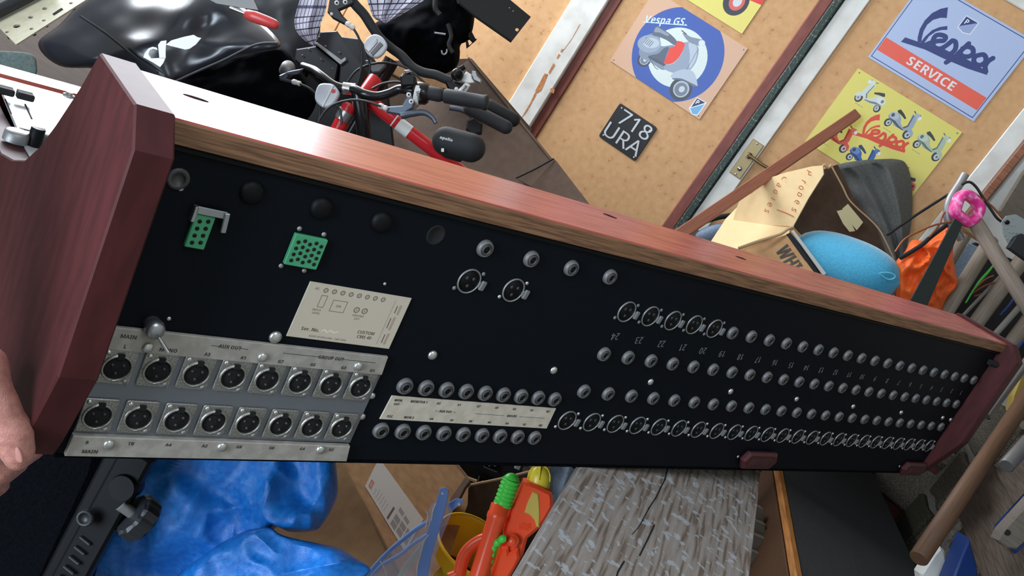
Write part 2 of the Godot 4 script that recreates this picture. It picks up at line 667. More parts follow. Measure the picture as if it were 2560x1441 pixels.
	var pink := veined("pink_tape", ramp_tex(0.02, [0.35, 0.55, 0.72], [c8(226, 44, 138), c8(234, 84, 160), c8(244, 196, 222)], 50), Vector3(3.5, 3.5, 3.5), 0.35)
	pink.metallic_specular = 0.5
	# wood and poles
	wood("red_stick", c8(152, 94, 72), c8(170, 108, 84), Vector3(0.7, 26, 26), 0.6, 61)
	wood("grey_pole", c8(118, 108, 96), c8(146, 136, 122), Vector3(0.8, 30, 30), 0.85, 62)
	wood("brown_pole", c8(84, 58, 40), c8(100, 72, 50), Vector3(0.8, 22, 22), 0.6, 63)
	wood("old_board", c8(62, 52, 44), c8(88, 76, 64), Vector3(0.8, 20, 20), 0.85, 64)
	wood("spade_wood", c8(128, 114, 102), c8(152, 138, 124), Vector3(0.8, 26, 26), 0.8, 65)
	wood("cabinet_wood", c8(66, 42, 24), c8(84, 54, 32), Vector3(1, 12, 12), 0.55, 66)
	wood("cabinet_edge", c8(160, 104, 50), c8(190, 130, 70), Vector3(1, 12, 12), 0.5, 67)
	wood("pale_board", c8(92, 84, 74), c8(112, 103, 92), Vector3(0.8, 22, 22), 0.8, 68)
	wood("moulding_wood", c8(124, 78, 54), c8(154, 100, 72), Vector3(1, 12, 12), 0.6, 69)
	wood("table_wood", c8(50, 38, 28), c8(64, 50, 38), Vector3(1, 9, 9), 0.95, 70)
	# toys, bikes
	plain("toy_orange", c8(255, 88, 46), 0.3)
	plain("toy_yellow", c8(244, 222, 66), 0.3)
	plain("toy_cream", c8(214, 186, 88), 0.4)
	plain("toy_green", c8(84, 220, 80), 0.3)
	var tub := plain("yellow_tub", c8(226, 176, 20), 0.35)
	tub.backlight_enabled = true
	tub.backlight = Color(0.5, 0.38, 0.05)
	var clear := plain("clear_film", Color(0.72, 0.78, 0.9, 0.22), 0.12)
	clear.transparency = BaseMaterial3D.TRANSPARENCY_ALPHA
	plain("blue_welt", c8(122, 156, 222), 0.3)
	plain("bike_red", c8(196, 34, 40), 0.25)
	plain("bike_black", c8(18, 18, 20), 0.22)
	plain("grip_black", c8(34, 36, 38), 0.7)
	plain("lever_grey", c8(92, 100, 112), 0.4, 0.6)
	plain("cable_black", c8(26, 27, 29), 0.4)
	var refl := plain("reflector_clear", c8(196, 200, 206), 0.2)
	refl.clearcoat_enabled = true
	refl.clearcoat = 0.8
	plain("sticker_white", c8(222, 222, 218), 0.5)
	plain("case_black", c8(26, 28, 32), 0.5)
	veined("beige_metal", ramp_tex(0.02, [0.2, 0.8], [c8(176, 168, 142), c8(194, 186, 160)], 71), Vector3(6, 6, 6), 0.45)
	plain("red_handle", c8(206, 66, 66), 0.35)
	plain("dark_green", c8(20, 34, 30), 0.6)
	plain("green_wire", c8(60, 170, 60), 0.5)
	plain("blue_plastic", c8(18, 50, 108), 0.4)
	plain("copper_wire", c8(150, 84, 50), 0.45, 0.3)
	plain("circuit_grey", c8(142, 150, 150), 0.5)
	plain("yellow_card", c8(206, 178, 96), 0.7)
	var skin := veined("skin", ramp_tex(0.03, [0.2, 0.5, 0.8], [c8(164, 108, 98), c8(176, 120, 108), c8(186, 132, 118)], 81), Vector3(12, 12, 12), 0.5, bump_tex(0.12, 9), 0.04)
	skin.subsurf_scatter_enabled = true
	skin.subsurf_scatter_strength = 0.12
	plain("nail", c8(172, 118, 108), 0.45)
	# the weathered plank, spattered with old paint
	var pl := veined("plank_grey", ramp_tex(0.02, [0.2, 0.4, 0.6, 0.8], [c8(104, 88, 76), c8(138, 126, 117), c8(146, 136, 128), c8(154, 145, 138)], 91), Vector3(0.7, 12, 12), 0.75)
	pl.detail_enabled = true
	pl.detail_albedo = ramp_tex(0.016, [0.0, 0.665, 0.69, 1.0], [Color(0.66, 0.68, 0.7, 0), Color(0.66, 0.68, 0.7, 0), Color(0.66, 0.68, 0.7, 0.7), Color(0.72, 0.73, 0.74, 0.85)], 92, FastNoiseLite.TYPE_SIMPLEX_SMOOTH, 6, 1024)
	pl.detail_uv_layer = BaseMaterial3D.DETAIL_UV_2
	pl.uv2_triplanar = true
	pl.uv2_scale = Vector3(2.6, 2.6, 2.6)


# ---------------------------------------------------------------- the room
func bx(s: Shape, x0: float, x1: float, y0: float, y1: float, z0: float, z1: float, bev := 0.0) -> void:
	s.box(Transform3D(Basis(), Vector3((x0 + x1) / 2, (y0 + y1) / 2, (z0 + z1) / 2)), Vector3(x1 - x0, y1 - y0, z1 - z0), bev)

func build_room() -> void:
	org = Vector3.ZERO
	var s := ns()
	bx(s, -3.2, 1.0, -0.12, 0.0, -3.5, 1.5)
	struct("floor", s, M("concrete"))
	s = ns()
	bx(s, -3.2, -0.25, 2.6, 2.72, -3.5, 1.5)
	bx(s, 0.75, 1.0, 2.6, 2.72, -3.5, 1.5)
	bx(s, -0.25, 0.75, 2.6, 2.72, -3.5, -0.4)
	bx(s, -0.25, 0.75, 2.6, 2.72, 0.55, 1.5)
	struct("ceiling", s, M("plaster"))
	# left wall, its window open to the daylight
	s = ns()
	bx(s, -3.12, -3.0, 0, 1.05, -3.5, 1.5)
	bx(s, -3.12, -3.0, 2.32, 2.6, -3.5, 1.5)
	bx(s, -3.12, -3.0, 1.05, 2.32, -3.5, -3.06)
	bx(s, -3.12, -3.0, 1.05, 2.32, -1.5, 1.5)
	struct("wall_left", s, M("plaster"))
	s = ns()
	for z in [-3.04, -2.28, -1.52]:
		bx(s, -3.10, -3.04, 1.05, 2.32, z - 0.02, z + 0.02)
	for y in [1.07, 2.30]:
		bx(s, -3.10, -3.04, y - 0.02, y + 0.02, -3.06, -1.5)
	var w := struct("window_1", s, M("white_paint"))
	# front wall behind the camera, with an open doorway
	s = ns()
	bx(s, -3.12, -2.0, 0, 2.6, 1.4, 1.5)
	bx(s, -0.5, 1.0, 0, 2.6, 1.4, 1.5)
	bx(s, -2.0, -0.5, 2.05, 2.6, 1.4, 1.5)
	struct("wall_front", s, M("plaster"))
	# right wall of rubble stone
	s = ns()
	bx(s, 0.84, 0.98, 0, 2.6, -3.5, 1.5)
	var wr := struct("wall_right", s, M("mortar"))
	var r := RandomNumberGenerator.new()
	r.seed = 31
	var y0 := 0.0
	var row := 0
	while y0 < 1.5:
		var hh := r.randf_range(0.15, 0.21)
		var z0 := -3.28 + r.randf_range(0.0, 0.08)
		while z0 < -1.3:
			var ww := r.randf_range(0.18, 0.34)
			var st := ns()
			var g := 0.012
			var pts := []
			for q in [[0.06, 0.0], [0.5, 0.02], [0.94, 0.0], [1.0, 0.1], [0.98, 0.6], [0.93, 1.0], [0.5, 0.97], [0.05, 1.0], [0.0, 0.9], [0.02, 0.4]]:
				pts.append(Vector3(0.822 - r.randf() * 0.004, y0 + g + (hh - 2 * g) * q[1] + r.randf_range(-0.007, 0.007), z0 + g + (ww - 2 * g) * q[0] + r.randf_range(-0.007, 0.007)))
			st.slab(pts, 0.03, 0.008)
			part(wr, "stone", st, M(["stone", "pale_stone", "mossy_stone", "stone", "pale_stone"][r.randi() % 5]))
			z0 += ww
		y0 += hh
		row += 1
	# rear wall
	s = ns()
	bx(s, -3.12, -2.98, 0, 2.6, -3.42, -3.312)
	bx(s, -2.98, -1.98, 0, 1.1, -3.42, -3.312)
	bx(s, -2.98, -1.98, 2.22, 2.6, -3.42, -3.312)
	bx(s, -1.98, -0.352, 0, 2.6, -3.42, -3.312)
	bx(s, -0.352, 0.43, 2.04, 2.6, -3.42, -3.312)
	bx(s, 0.43, 0.90, 0, 2.6, -3.42, -3.312)
	var wb := struct("wall_rear", s, M("red_brown_paint"))
	for q in [[-2.99, -1.98, 0.0, 1.08], [-1.975, -1.171, 0.0, 2.58], [-1.010, -0.421, 0.0, 2.58]]:
		s = ns()
		bx(s, q[0], q[1], q[2], q[3], -3.311, -3.3, 0.0015)
		part(wb, "hardboard_panel", s, M("hardboard"))
	s = ns()
	bx(s, 0.415, 0.84, 0.95, 2.55, -3.312, -3.302, 0.002)
	part(wb, "white_panel", s, M("white_paint"))
	for yy in 5:
		var x0 := 0.30 + (yy % 2) * -0.05
		while x0 < 0.80:
			var ww := r.randf_range(0.14, 0.24)
			s = ns()
			var pts := []
			for q in [[0.06, 0.0], [0.5, 0.02], [0.94, 0.0], [1.0, 0.1], [0.98, 0.6], [0.93, 1.0], [0.5, 0.97], [0.05, 1.0], [0.0, 0.9], [0.02, 0.4]]:
				pts.append(Vector3(x0 + 0.012 + (ww - 0.024) * q[0] + r.randf_range(-0.007, 0.007), yy * 0.185 + 0.012 + 0.16 * q[1] + r.randf_range(-0.007, 0.007), -3.292))
			s.slab(pts, 0.025, 0.008)
			part(wb, "stone", s, M(["stone", "pale_stone", "mossy_stone"][r.randi() % 3]))
			x0 += ww
	s = ns()
	for x in [-2.96, -2.48, -2.0]:
		bx(s, x - 0.02, x + 0.02, 1.1, 2.22, -3.40, -3.34)
	for y in [1.12, 2.2]:
		bx(s, -2.98, -1.98, y - 0.02, y + 0.02, -3.40, -3.34)
	struct("window_2", s, M("white_paint"))
	# the white board whose paint has split
	s = ns()
	bx(s, -1.169, -1.047, 0, 2.6, -3.312, -3.272, 0.004)
	var t1 := struct("trim_1", s, M("white_paint"))
	var scars := [[[1362, 183], [1370, 186], [1359, 214], [1352, 228], [1337, 236], [1339, 225], [1350, 205]], [[1337, 232], [1341, 237], [1318, 278], [1303, 296], [1308, 287], [1325, 258]], [[1383, 158], [1388, 163], [1380, 176], [1374, 186], [1371, 182], [1378, 168]], [[1404, 122], [1409, 123], [1405, 131], [1401, 130]], [[1397, 134], [1401, 138], [1394, 148], [1391, 145]], [[1376, 220], [1387, 224], [1384, 234], [1375, 230]], [[1448, 62], [1451, 60], [1428, 100], [1407, 128], [1409, 124], [1430, 95]]]
	for q in scars:
		var pts := []
		for p in q:
			pts.append(on_z(p[0], p[1], -3.2712))
		s = ns()
		s.slab(pts, 0.0012)
		part(t1, "bare_patch", s, M("bare_wood_scar"))
	s = ns()
	bx(s, -1.047, -1.010, 0, 2.6, -3.312, -3.292, 0.003)
	struct("trim_2", s, M("red_brown_paint"))
	s = ns()
	bx(s, -0.421, -0.379, 0, 2.6, -3.312, -3.288, 0.004)
	struct("trim_3", s, M("red_brown_paint"))
	s = ns()
	bx(s, -0.379, -0.352, 0, 2.6, -3.312, -3.278, 0.004)
	struct("trim_4", s, M("green_paint"))
	s = ns()
	bx(s, 0.376, 0.404, 0, 2.58, -3.302, -3.276, 0.004)
	struct("trim_5", s, M("moulding_wood"))
	# the plain door at the right, its lever on a long plate
	org = Vector3.ZERO
	s = ns()
	bx(s, -0.349, 0.43, 0.005, 2.03, -3.345, -3.312)
	var d := struct("door_1", s, M("white_paint"))
	for q in [[-0.349, -0.281, 0.005, 2.03], [0.314, 0.376, 0.005, 2.03], [-0.281, 0.314, 1.918, 2.03], [-0.281, 0.314, 0.005, 0.14]]:
		s = ns()
		bx(s, q[0], q[1], q[2], q[3], -3.312, -3.29, 0.003)
		part(d, "door_frame", s, M("white_paint"))
	s = ns()
	bx(s, -0.281, 0.314, 0.14, 1.918, -3.312, -3.2995, 0.002)
	part(d, "door_panel", s, M("hardboard"))
	s = ns()
	var pl := PackedVector2Array([Vector2(-0.0225, -0.07), Vector2(0.0225, -0.07), Vector2(0.0225, 0.07), Vector2(-0.0225, 0.07)])
	s.prism(pl, Transform3D(Basis(), Vector3(-0.3095, 1.0725, -3.29)), 0.005, 0.0015)
	var hp := part(d, "handle_plate", s, M("brass"))
	s = ns()
	s.lathe([Vector2(0.011, 0.0), Vector2(0.011, 0.012), Vector2(0.008, 0.016), Vector2(0.008, 0.045)], Transform3D(Basis(Vector3.RIGHT, Vector3.BACK, Vector3.DOWN), Vector3(-0.3095, 1.087, -3.285)), 14)
	s.tube(spline([Vector3(-0.3095, 1.087, -3.243), Vector3(-0.285, 1.0885, -3.238), Vector3(-0.25, 1.087, -3.238), Vector3(-0.222, 1.0885, -3.24)], 5), 0.0075, 10, true, 0.8)
	part(hp, "lever", s, M("brass"))
	for yy in [1.136, 1.009]:
		s = ns()
		s.lathe([Vector2(0.004, 0.0), Vector2(0.0035, 0.0015), Vector2(0, 0.002)], Transform3D(Basis(Vector3.RIGHT, Vector3.BACK, Vector3.DOWN), Vector3(-0.3095, yy, -3.285)), 10)
		part(hp, "screw", s, M("screw_metal"))
	s = ns()
	s.lathe([Vector2(0.0085, 0.0), Vector2(0.0085, 0.002), Vector2(0.006, 0.004), Vector2(0, 0.0045)], Transform3D(Basis(Vector3.RIGHT, Vector3.BACK, Vector3.DOWN), Vector3(-0.3095, 1.032, -3.285)), 14)
	part(hp, "lock_cover", s, M("chrome"))


# ---------------------------------------------------------------- signs on the wall
func flat_sign(called: String, label: String, x0: float, y0: float, w: float, h: float, z: float, edge: Color, pr: Print, rough: float, category := "sign") -> Node3D:
	var t := thing(called, label, category, Vector3(x0 + w / 2, y0, z))
	var s := Shape.new()
	s.box(Transform3D(Basis(), Vector3(0, h / 2, 0.001)), Vector3(w, h, 0.002), 0.0005)
	part(t, "plate", s, plain(called + "_edge", edge, 0.5))
	s = Shape.new()
	s.quad(Vector3(-w / 2, 0, 0.0022), Vector3(w / 2, 0, 0.0022), Vector3(w / 2, h, 0.0022), Vector3(-w / 2, h, 0.0022))
	var m := plain(called + "_print", Color.WHITE, rough)
	m.albedo_texture = pr.tex()
	part(t, "printed_face", s, m)
	return t

func pins(t: Node3D, spots: Array) -> void:
	for q in spots:
		var s := Shape.new()
		s.lathe([Vector2(0.0028, 0.0), Vector2(0.0024, 0.001), Vector2(0, 0.0016)], Transform3D(Basis(Vector3.RIGHT, Vector3.BACK, Vector3.DOWN), Vector3(q[0], q[1], 0.002)), 8)
		part(t, "pin", s, M("dull_steel"))

func script_logo(pr: Print, o: Vector2, l: float, col: Color, slope := 0.0) -> void:   # a swept script word; l = length of its underline
	var at := func(x: float, y: float) -> Vector2: return o + Vector2(x * l, -(y + slope * x) * l)
	var shapes := [
		[0.197, 0.567, 0.141, 0.515, 0.092, 0.431, 0.075, 0.325, 0.087, 0.221, 0.125, 0.131, 0.154, 0.092, 0.195, 0.109, 0.170, 0.142, 0.137, 0.219, 0.126, 0.300, 0.148, 0.376, 0.201, 0.434, 0.258, 0.464],
		[0.316, 0.396, 0.253, 0.343, 0.207, 0.276, 0.186, 0.175, 0.187, 0.104, 0.222, 0.105, 0.220, 0.204, 0.250, 0.282, 0.294, 0.330, 0.343, 0.360],
		[0.009, 0.065, 0.164, 0.096, 0.340, 0.139, 0.528, 0.164, 0.722, 0.201, 0.902, 0.199, 0.952, 0.206, 1.000, 0.167, 0.783, 0.119, 0.496, 0.080, 0.271, 0.061, 0.0, 0.0]]
	for q in shapes:
		var pts := []
		for i in range(0, q.size(), 2):
			pts.append(at.call(q[i], q[i + 1]))
		pr.poly(pts, col)
	var strokes := [
		[0.238, 0.094, 0.280, 0.156, 0.335, 0.211, 0.382, 0.244, 0.374, 0.287, 0.316, 0.280, 0.278, 0.245, 0.286, 0.187, 0.335, 0.136, 0.399, 0.147, 0.435, 0.204, 0.459, 0.290],
		[0.459, 0.290, 0.494, 0.295, 0.532, 0.255, 0.545, 0.206, 0.522, 0.152, 0.431, 0.146],
		[0.625, 0.350, 0.603, 0.233, 0.593, 0.163, 0.552, 0.060],
		[0.604, 0.274, 0.635, 0.316, 0.691, 0.326, 0.729, 0.285, 0.712, 0.235, 0.651, 0.205, 0.610, 0.225],
		[0.790, 0.298, 0.828, 0.329, 0.870, 0.315, 0.893, 0.274, 0.877, 0.224, 0.830, 0.203, 0.784, 0.223, 0.771, 0.271, 0.790, 0.298],
		[0.935, 0.347, 0.916, 0.295, 0.922, 0.235, 0.964, 0.189]]
	for q in strokes:
		var pts := []
		for i in range(0, q.size(), 2):
			pts.append(Vector3(q[i], q[i + 1], 0))
		var out := []
		for p in spline(pts, 5):
			out.append(at.call(p.x, p.y))
		pr.line(out, 0.052 * l, col)

func scooter(pr: Print, o: Vector2, k: float, body: Color, dark: Color, seat: Color, flip := false) -> void:   # a plain drawn scooter about 1 unit long, seen from the side and a little from the front
	var f := -1.0 if flip else 1.0
	var at := func(list: Array) -> Array:
		var pts := []
		for i in range(0, list.size(), 2):
			pts.append(o + Vector2(list[i] * f, -list[i + 1]) * k)
		return pts
	var tyre := c8(44, 46, 52)
	var rim := c8(190, 196, 204)
	for q in [[0.16, 0.15, 0.13], [0.86, 0.14, 0.15]]:
		pr.ell(o + Vector2(q[0] * f, -q[1]) * k, q[2] * k * 0.85, q[2] * k, tyre)
		pr.ell(o + Vector2((q[0] + 0.015) * f, -q[1]) * k, q[2] * k * 0.55, q[2] * k * 0.66, rim)
		pr.ell(o + Vector2((q[0] + 0.02) * f, -q[1]) * k, q[2] * k * 0.22, q[2] * k * 0.27, dark)
	pr.poly(at.call([0.05, 0.42, 0.12, 0.52, 0.28, 0.55, 0.42, 0.46, 0.48, 0.34, 0.58, 0.28, 0.70, 0.24, 0.72, 0.18, 0.50, 0.17, 0.36, 0.16, 0.28, 0.22, 0.12, 0.27, 0.04, 0.32]), body)
	pr.poly(at.call([0.06, 0.30, 0.30, 0.23, 0.46, 0.18, 0.66, 0.17, 0.68, 0.20, 0.48, 0.24, 0.32, 0.30]), dark)
	pr.poly(at.call([0.62, 0.74, 0.76, 0.76, 0.84, 0.62, 0.88, 0.40, 0.82, 0.28, 0.70, 0.18, 0.60, 0.24, 0.70, 0.36, 0.66, 0.58]), body)
	pr.poly(at.call([0.66, 0.72, 0.69, 0.72, 0.74, 0.36, 0.66, 0.24, 0.62, 0.26, 0.70, 0.38]), dark)
	pr.poly(at.call([0.70, 0.26, 0.74, 0.34, 0.86, 0.36, 0.98, 0.28, 1.02, 0.16, 0.96, 0.14, 0.90, 0.22, 0.80, 0.24]), body)
	pr.ell(o + Vector2(0.20 * f, -0.42) * k, 0.15 * k, 0.11 * k, body.lightened(0.25))
	pr.ell(o + Vector2(0.15 * f, -0.42) * k, 0.05 * k, 0.06 * k, dark)
	pr.poly(at.call([0.18, 0.60, 0.24, 0.68, 0.40, 0.62, 0.54, 0.54, 0.52, 0.49, 0.36, 0.54, 0.22, 0.56]), seat)
	pr.line(at.call([0.62, 0.84, 0.70, 0.80, 0.84, 0.82]), 0.035 * k, dark)
	pr.poly(at.call([0.68, 0.82, 0.80, 0.84, 0.90, 0.76, 0.84, 0.70, 0.74, 0.70]), body.lightened(0.15))
	pr.ell(o + Vector2(0.88 * f, -0.74) * k, 0.05 * k, 0.06 * k, c8(226, 230, 232))

func shield_mark(pr: Print, o: Vector2, w: float, ink_col: Color, pale: Color, lower: Color) -> void:
	var h := w * 1.08
	pr.poly([o, o + Vector2(w, 0), o + Vector2(w, h * 0.86), o + Vector2(w * 0.5, h), o + Vector2(0, h * 0.86)], pale)
	var b := w * 0.06
	pr.poly([o + Vector2(b, b), o + Vector2(w - b, b), o + Vector2(w - b, h * 0.82), o + Vector2(w * 0.5, h - b), o + Vector2(b, h * 0.82)], lower)
	pr.poly([o + Vector2(b, b), o + Vector2(w - b, b), o + Vector2(b, h * 0.74)], ink_col)
	pr.text("P", o + Vector2(w * 0.3, h * 0.32), w * 0.34, pale)

func build_wall_signs() -> void:
	# white service sign, 0.40 x 0.30
	var px := 1000.0 / 0.396
	var W := 1000
	var H := 745
	var navy := c8(38, 54, 118)
	var pr := Print.new(W, H, c8(176, 192, 226))
	var yy := func(y: float) -> float: return H - y * px
	for q in [[0.0075, 0.0085, 0.386, 0.287, 1]]:
		var a := Vector2(q[0] * px, yy.call(q[1]))
		var b := Vector2(q[2] * px, yy.call(q[3]))
		pr.line([a, Vector2(b.x, a.y), b, Vector2(a.x, b.y), a], 6.0, navy)
	pr.poly([Vector2(0.0105 * px, yy.call(0.081)), Vector2(0.383 * px, yy.call(0.081)), Vector2(0.383 * px, yy.call(0.034)), Vector2(0.0105 * px, yy.call(0.034))], c8(232, 92, 70))
	pr.text("SERVICE", Vector2(0.198 * px, yy.call(0.0575)), 0.0285 * px, c8(226, 228, 234), true, 0.0, 1.13)
	script_logo(pr, Vector2(0.058 * px, yy.call(0.0926)), 0.283 * px, navy)
	shield_mark(pr, Vector2(0.175 * px, yy.call(0.26)), 0.047 * px, navy, c8(226, 230, 240), c8(150, 166, 206))
	flat_sign("enamel_sign", "white and blue enamel sign with an orange SERVICE band, highest on the right hand door", -0.1775, 1.5642, 0.396, 0.295, -3.2985, c8(196, 204, 222), pr, 0.4)
	# yellow sign with six scooters
	var ph := 1000.0 / 0.3935
	H = 728
	pr = Print.new(W, H, c8(224, 214, 108))
	var red := c8(222, 70, 44)
	script_logo(pr, Vector2(0.114 * ph, H - 0.0995 * ph), 0.1745 * ph, red, 0.06)
	var tl := c8(150, 152, 120)
	for q in [[0.045, 0.195, 0.10, c8(206, 218, 214), c8(120, 130, 132), c8(52, 54, 58), true], [0.168, 0.176, 0.105, c8(150, 166, 184), c8(70, 78, 90), c8(40, 42, 48), false], [0.285, 0.166, 0.105, c8(170, 188, 168), c8(96, 110, 100), c8(52, 56, 56), false], [0.028, 0.032, 0.105, c8(214, 84, 62), c8(140, 46, 36), c8(54, 40, 40), false], [0.135, 0.02, 0.10, c8(44, 92, 164), c8(24, 46, 92), c8(30, 50, 90), false], [0.29, 0.022, 0.10, c8(216, 76, 54), c8(140, 46, 36), c8(34, 34, 38), true]]:
		var ox: float = q[0] * ph + (q[2] * ph if q[6] else 0.0)
		scooter(pr, Vector2(ox, H - q[1] * ph), q[2] * ph, q[3], q[4], q[5], q[6])
		for k in 3:
			pr.line([Vector2(q[0] * ph + 40 + k * 26, H - q[1] * ph + 14), Vector2(q[0] * ph + 58 + k * 26, H - q[1] * ph + 14)], 5.0, tl)
	var t := flat_sign("scooter_sign", "yellow sign printed with small scooters and a red script word, behind the wooden stick", -0.1820, 1.2305, 0.3935, 0.2885, -3.2985, c8(210, 200, 100), pr, 0.45)
	pins(t, [[-0.185, 0.278], [0.185, 0.278]])
	# round blue scooter sign
	var pg := 1000.0 / 0.3975
	H = 727
	pr = Print.new(W, H, c8(214, 172, 142))
	var c := Vector2(0.2 * pg, H - 0.1445 * pg)
	var full := []
	for i in 60:
		var a := TAU * i / 60.0
		full.append(c + Vector2(cos(a) * 0.165 * pg, sin(a) * 0.166 * pg))
	pr.poly(full, c8(52, 86, 170))
	pr.ell(c + Vector2(0.006 * pg, 0.008 * pg), 0.107 * pg, 0.105 * pg, c8(214, 226, 222))
	var g := func(x: float, y: float) -> Vector2: return Vector2(x * pg, H - y * pg)
	for q in [[0.107, 0.068, 0.025, 0.026], [0.280, 0.052, 0.040, 0.041]]:
		pr.ell(g.call(q[0], q[1]), q[2] * pg, q[3] * pg, c8(58, 64, 74))
		pr.ell(g.call(q[0] + 0.001, q[1] + 0.001), q[2] * pg * 0.72, q[3] * pg * 0.72, c8(176, 188, 200))
		pr.ell(g.call(q[0] + 0.001, q[1]), q[2] * pg * 0.58, q[3] * pg * 0.58, c8(112, 124, 140))
		pr.ell(g.call(q[0] + 0.003, q[1] + 0.002), q[2] * pg * 0.26, q[3] * pg * 0.28, c8(196, 206, 214))
	for q in [
		[c8(128, 142, 160), 0.068, 0.095, 0.061, 0.132, 0.082, 0.162, 0.108, 0.166, 0.132, 0.140, 0.171, 0.166, 0.173, 0.132, 0.174, 0.100, 0.195, 0.086, 0.180, 0.072, 0.131, 0.073, 0.088, 0.070],
		[c8(84, 96, 114), 0.114, 0.084, 0.121, 0.096, 0.139, 0.113, 0.146, 0.139, 0.160, 0.150, 0.169, 0.115, 0.176, 0.097, 0.159, 0.084],
		[c8(70, 80, 96), 0.115, 0.083, 0.185, 0.087, 0.235, 0.095, 0.252, 0.124, 0.226, 0.119, 0.191, 0.097, 0.146, 0.093],
		[c8(146, 160, 178), 0.196, 0.192, 0.225, 0.209, 0.251, 0.202, 0.270, 0.164, 0.268, 0.121, 0.238, 0.090, 0.189, 0.079, 0.184, 0.093, 0.205, 0.113, 0.211, 0.149, 0.205, 0.171],
		[c8(182, 194, 208), 0.211, 0.198, 0.227, 0.208, 0.247, 0.199, 0.265, 0.164, 0.264, 0.127, 0.238, 0.168],
		[c8(232, 62, 44), 0.169, 0.182, 0.198, 0.191, 0.207, 0.170, 0.210, 0.139, 0.201, 0.110, 0.179, 0.095, 0.171, 0.111, 0.169, 0.132, 0.163, 0.149, 0.174, 0.164],
		[c8(92, 102, 118), 0.082, 0.156, 0.078, 0.189, 0.103, 0.191, 0.136, 0.191, 0.170, 0.183, 0.172, 0.167, 0.139, 0.167, 0.105, 0.162],
		[c8(140, 152, 166), 0.080, 0.186, 0.103, 0.188, 0.133, 0.188, 0.131, 0.180, 0.101, 0.176, 0.083, 0.168],
		[c8(128, 140, 156), 0.175, 0.214, 0.178, 0.220, 0.203, 0.220, 0.229, 0.228, 0.255, 0.234, 0.263, 0.217, 0.239, 0.208, 0.208, 0.203],
		[c8(176, 190, 206), 0.222, 0.073, 0.231, 0.097, 0.259, 0.122, 0.289, 0.123, 0.322, 0.096, 0.319, 0.091, 0.296, 0.089, 0.261, 0.084, 0.234, 0.069],
		[c8(96, 108, 124), 0.234, 0.069, 0.261, 0.084, 0.296, 0.089, 0.319, 0.091, 0.311, 0.083, 0.269, 0.080, 0.238, 0.066]]:
		var pts := []
		for i in range(1, q.size(), 2):
			pts.append(Vector3(q[i], q[i + 1], 0))
		var out := []
		for p in spline(pts, 4, true):
			out.append(g.call(p.x, p.y))
		pr.poly(out, q[0])
	pr.ell(g.call(0.091, 0.124), 0.043 * pg, 0.031 * pg, c8(150, 164, 182), -0.45)
	pr.ell(g.call(0.095, 0.130), 0.030 * pg, 0.018 * pg, c8(184, 196, 208), -0.45)
	pr.ell(g.call(0.251, 0.222), 0.012 * pg, 0.011 * pg, c8(214, 222, 228))
	pr.line([g.call(0.165, 0.222), g.call(0.186, 0.220)], 9.0, c8(70, 78, 92))
	pr.line([g.call(0.252, 0.200), g.call(0.258, 0.118)], 4.0, c8(96, 108, 124))
	pr.line([g.call(0.118, 0.084), g.call(0.158, 0.066), g.call(0.170, 0.066)], 5.0, c8(58, 64, 74))
	for k in 5:
		pr.line([Vector2((0.072 + k * 0.007) * pg, H - 0.138 * pg), Vector2((0.070 + k * 0.007) * pg, H - 0.116 * pg)], 5.0, c8(70, 78, 90))
	pr.text("Vespa GS.", Vector2(0.097 * pg, H - 0.222 * pg), 0.026 * pg, c8(206, 226, 232), true, -0.46, 0.92, 0.25)
	pr.line([Vector2(0.028 * pg, H - 0.176 * pg), Vector2(0.170 * pg, H - 0.246 * pg)], 7.0, c8(206, 226, 232))
	pr.poly([Vector2(0.345, -0.060), Vector2(0.385, -0.062), Vector2(0.384, -0.008), Vector2(0.365, 0.0), Vector2(0.343, -0.012)].map(func(v): return Vector2(v.x * pg, H + v.y * pg)), c8(232, 236, 240))
	pr.poly([Vector2(0.348, -0.057), Vector2(0.381, -0.059), Vector2(0.348, -0.020)].map(func(v): return Vector2(v.x * pg, H + v.y * pg)), c8(28, 44, 92))
	pr.poly([Vector2(0.382, -0.054), Vector2(0.381, -0.010), Vector2(0.365, -0.003), Vector2(0.347, -0.015)].map(func(v): return Vector2(v.x * pg, H + v.y * pg)), c8(110, 176, 220))
	pr.text("P", Vector2(0.357 * pg, H - 0.046 * pg), 0.016 * pg, c8(240, 242, 244))
	t = flat_sign("scooter_sign", "tan sign with a blue ring round a grey scooter, above the black number plate", -0.9265, 1.0965, 0.3975, 0.289, -3.2985, c8(206, 160, 130), pr, 0.42)
	pins(t, [[-0.188, 0.009], [0.188, 0.009], [0.188, 0.279]])
	# the lower part of a yellow and red sign, cut by the top of the picture
	pr = Print.new(600, 450, c8(226, 214, 110))
	pr.poly([Vector2(0, 0), Vector2(600, 0), Vector2(600, 150), Vector2(0, 150)], c8(206, 216, 212))
	pr.poly([Vector2(0, 300), Vector2(330, 180), Vector2(600, 200), Vector2(600, 280), Vector2(390, 310), Vector2(150, 450), Vector2(0, 450)], c8(218, 52, 48))
	pr.poly([Vector2(0, 230), Vector2(140, 180), Vector2(330, 180), Vector2(0, 320)], c8(206, 216, 212))
	pr.ell(Vector2(478, 330), 66, 74, c8(44, 46, 54))
	pr.ell(Vector2(482, 328), 40, 48, c8(214, 92, 84))
	pr.ell(Vector2(484, 327), 22, 28, c8(206, 210, 214))
	flat_sign("scooter_sign", "yellow and red sign with one scooter wheel, cut off by the picture top", -0.9725, 1.4160, 0.3975, 0.298, -3.2985, c8(206, 196, 100), pr, 0.42)
	# old black number plate
	t = thing("number_plate", "black number plate with raised silver characters, lowest on the wide hardboard panel", "number plate", Vector3(-0.7225, 0.8490, -3.2985))
	var s := Shape.new()
	var poly := PackedVector2Array()
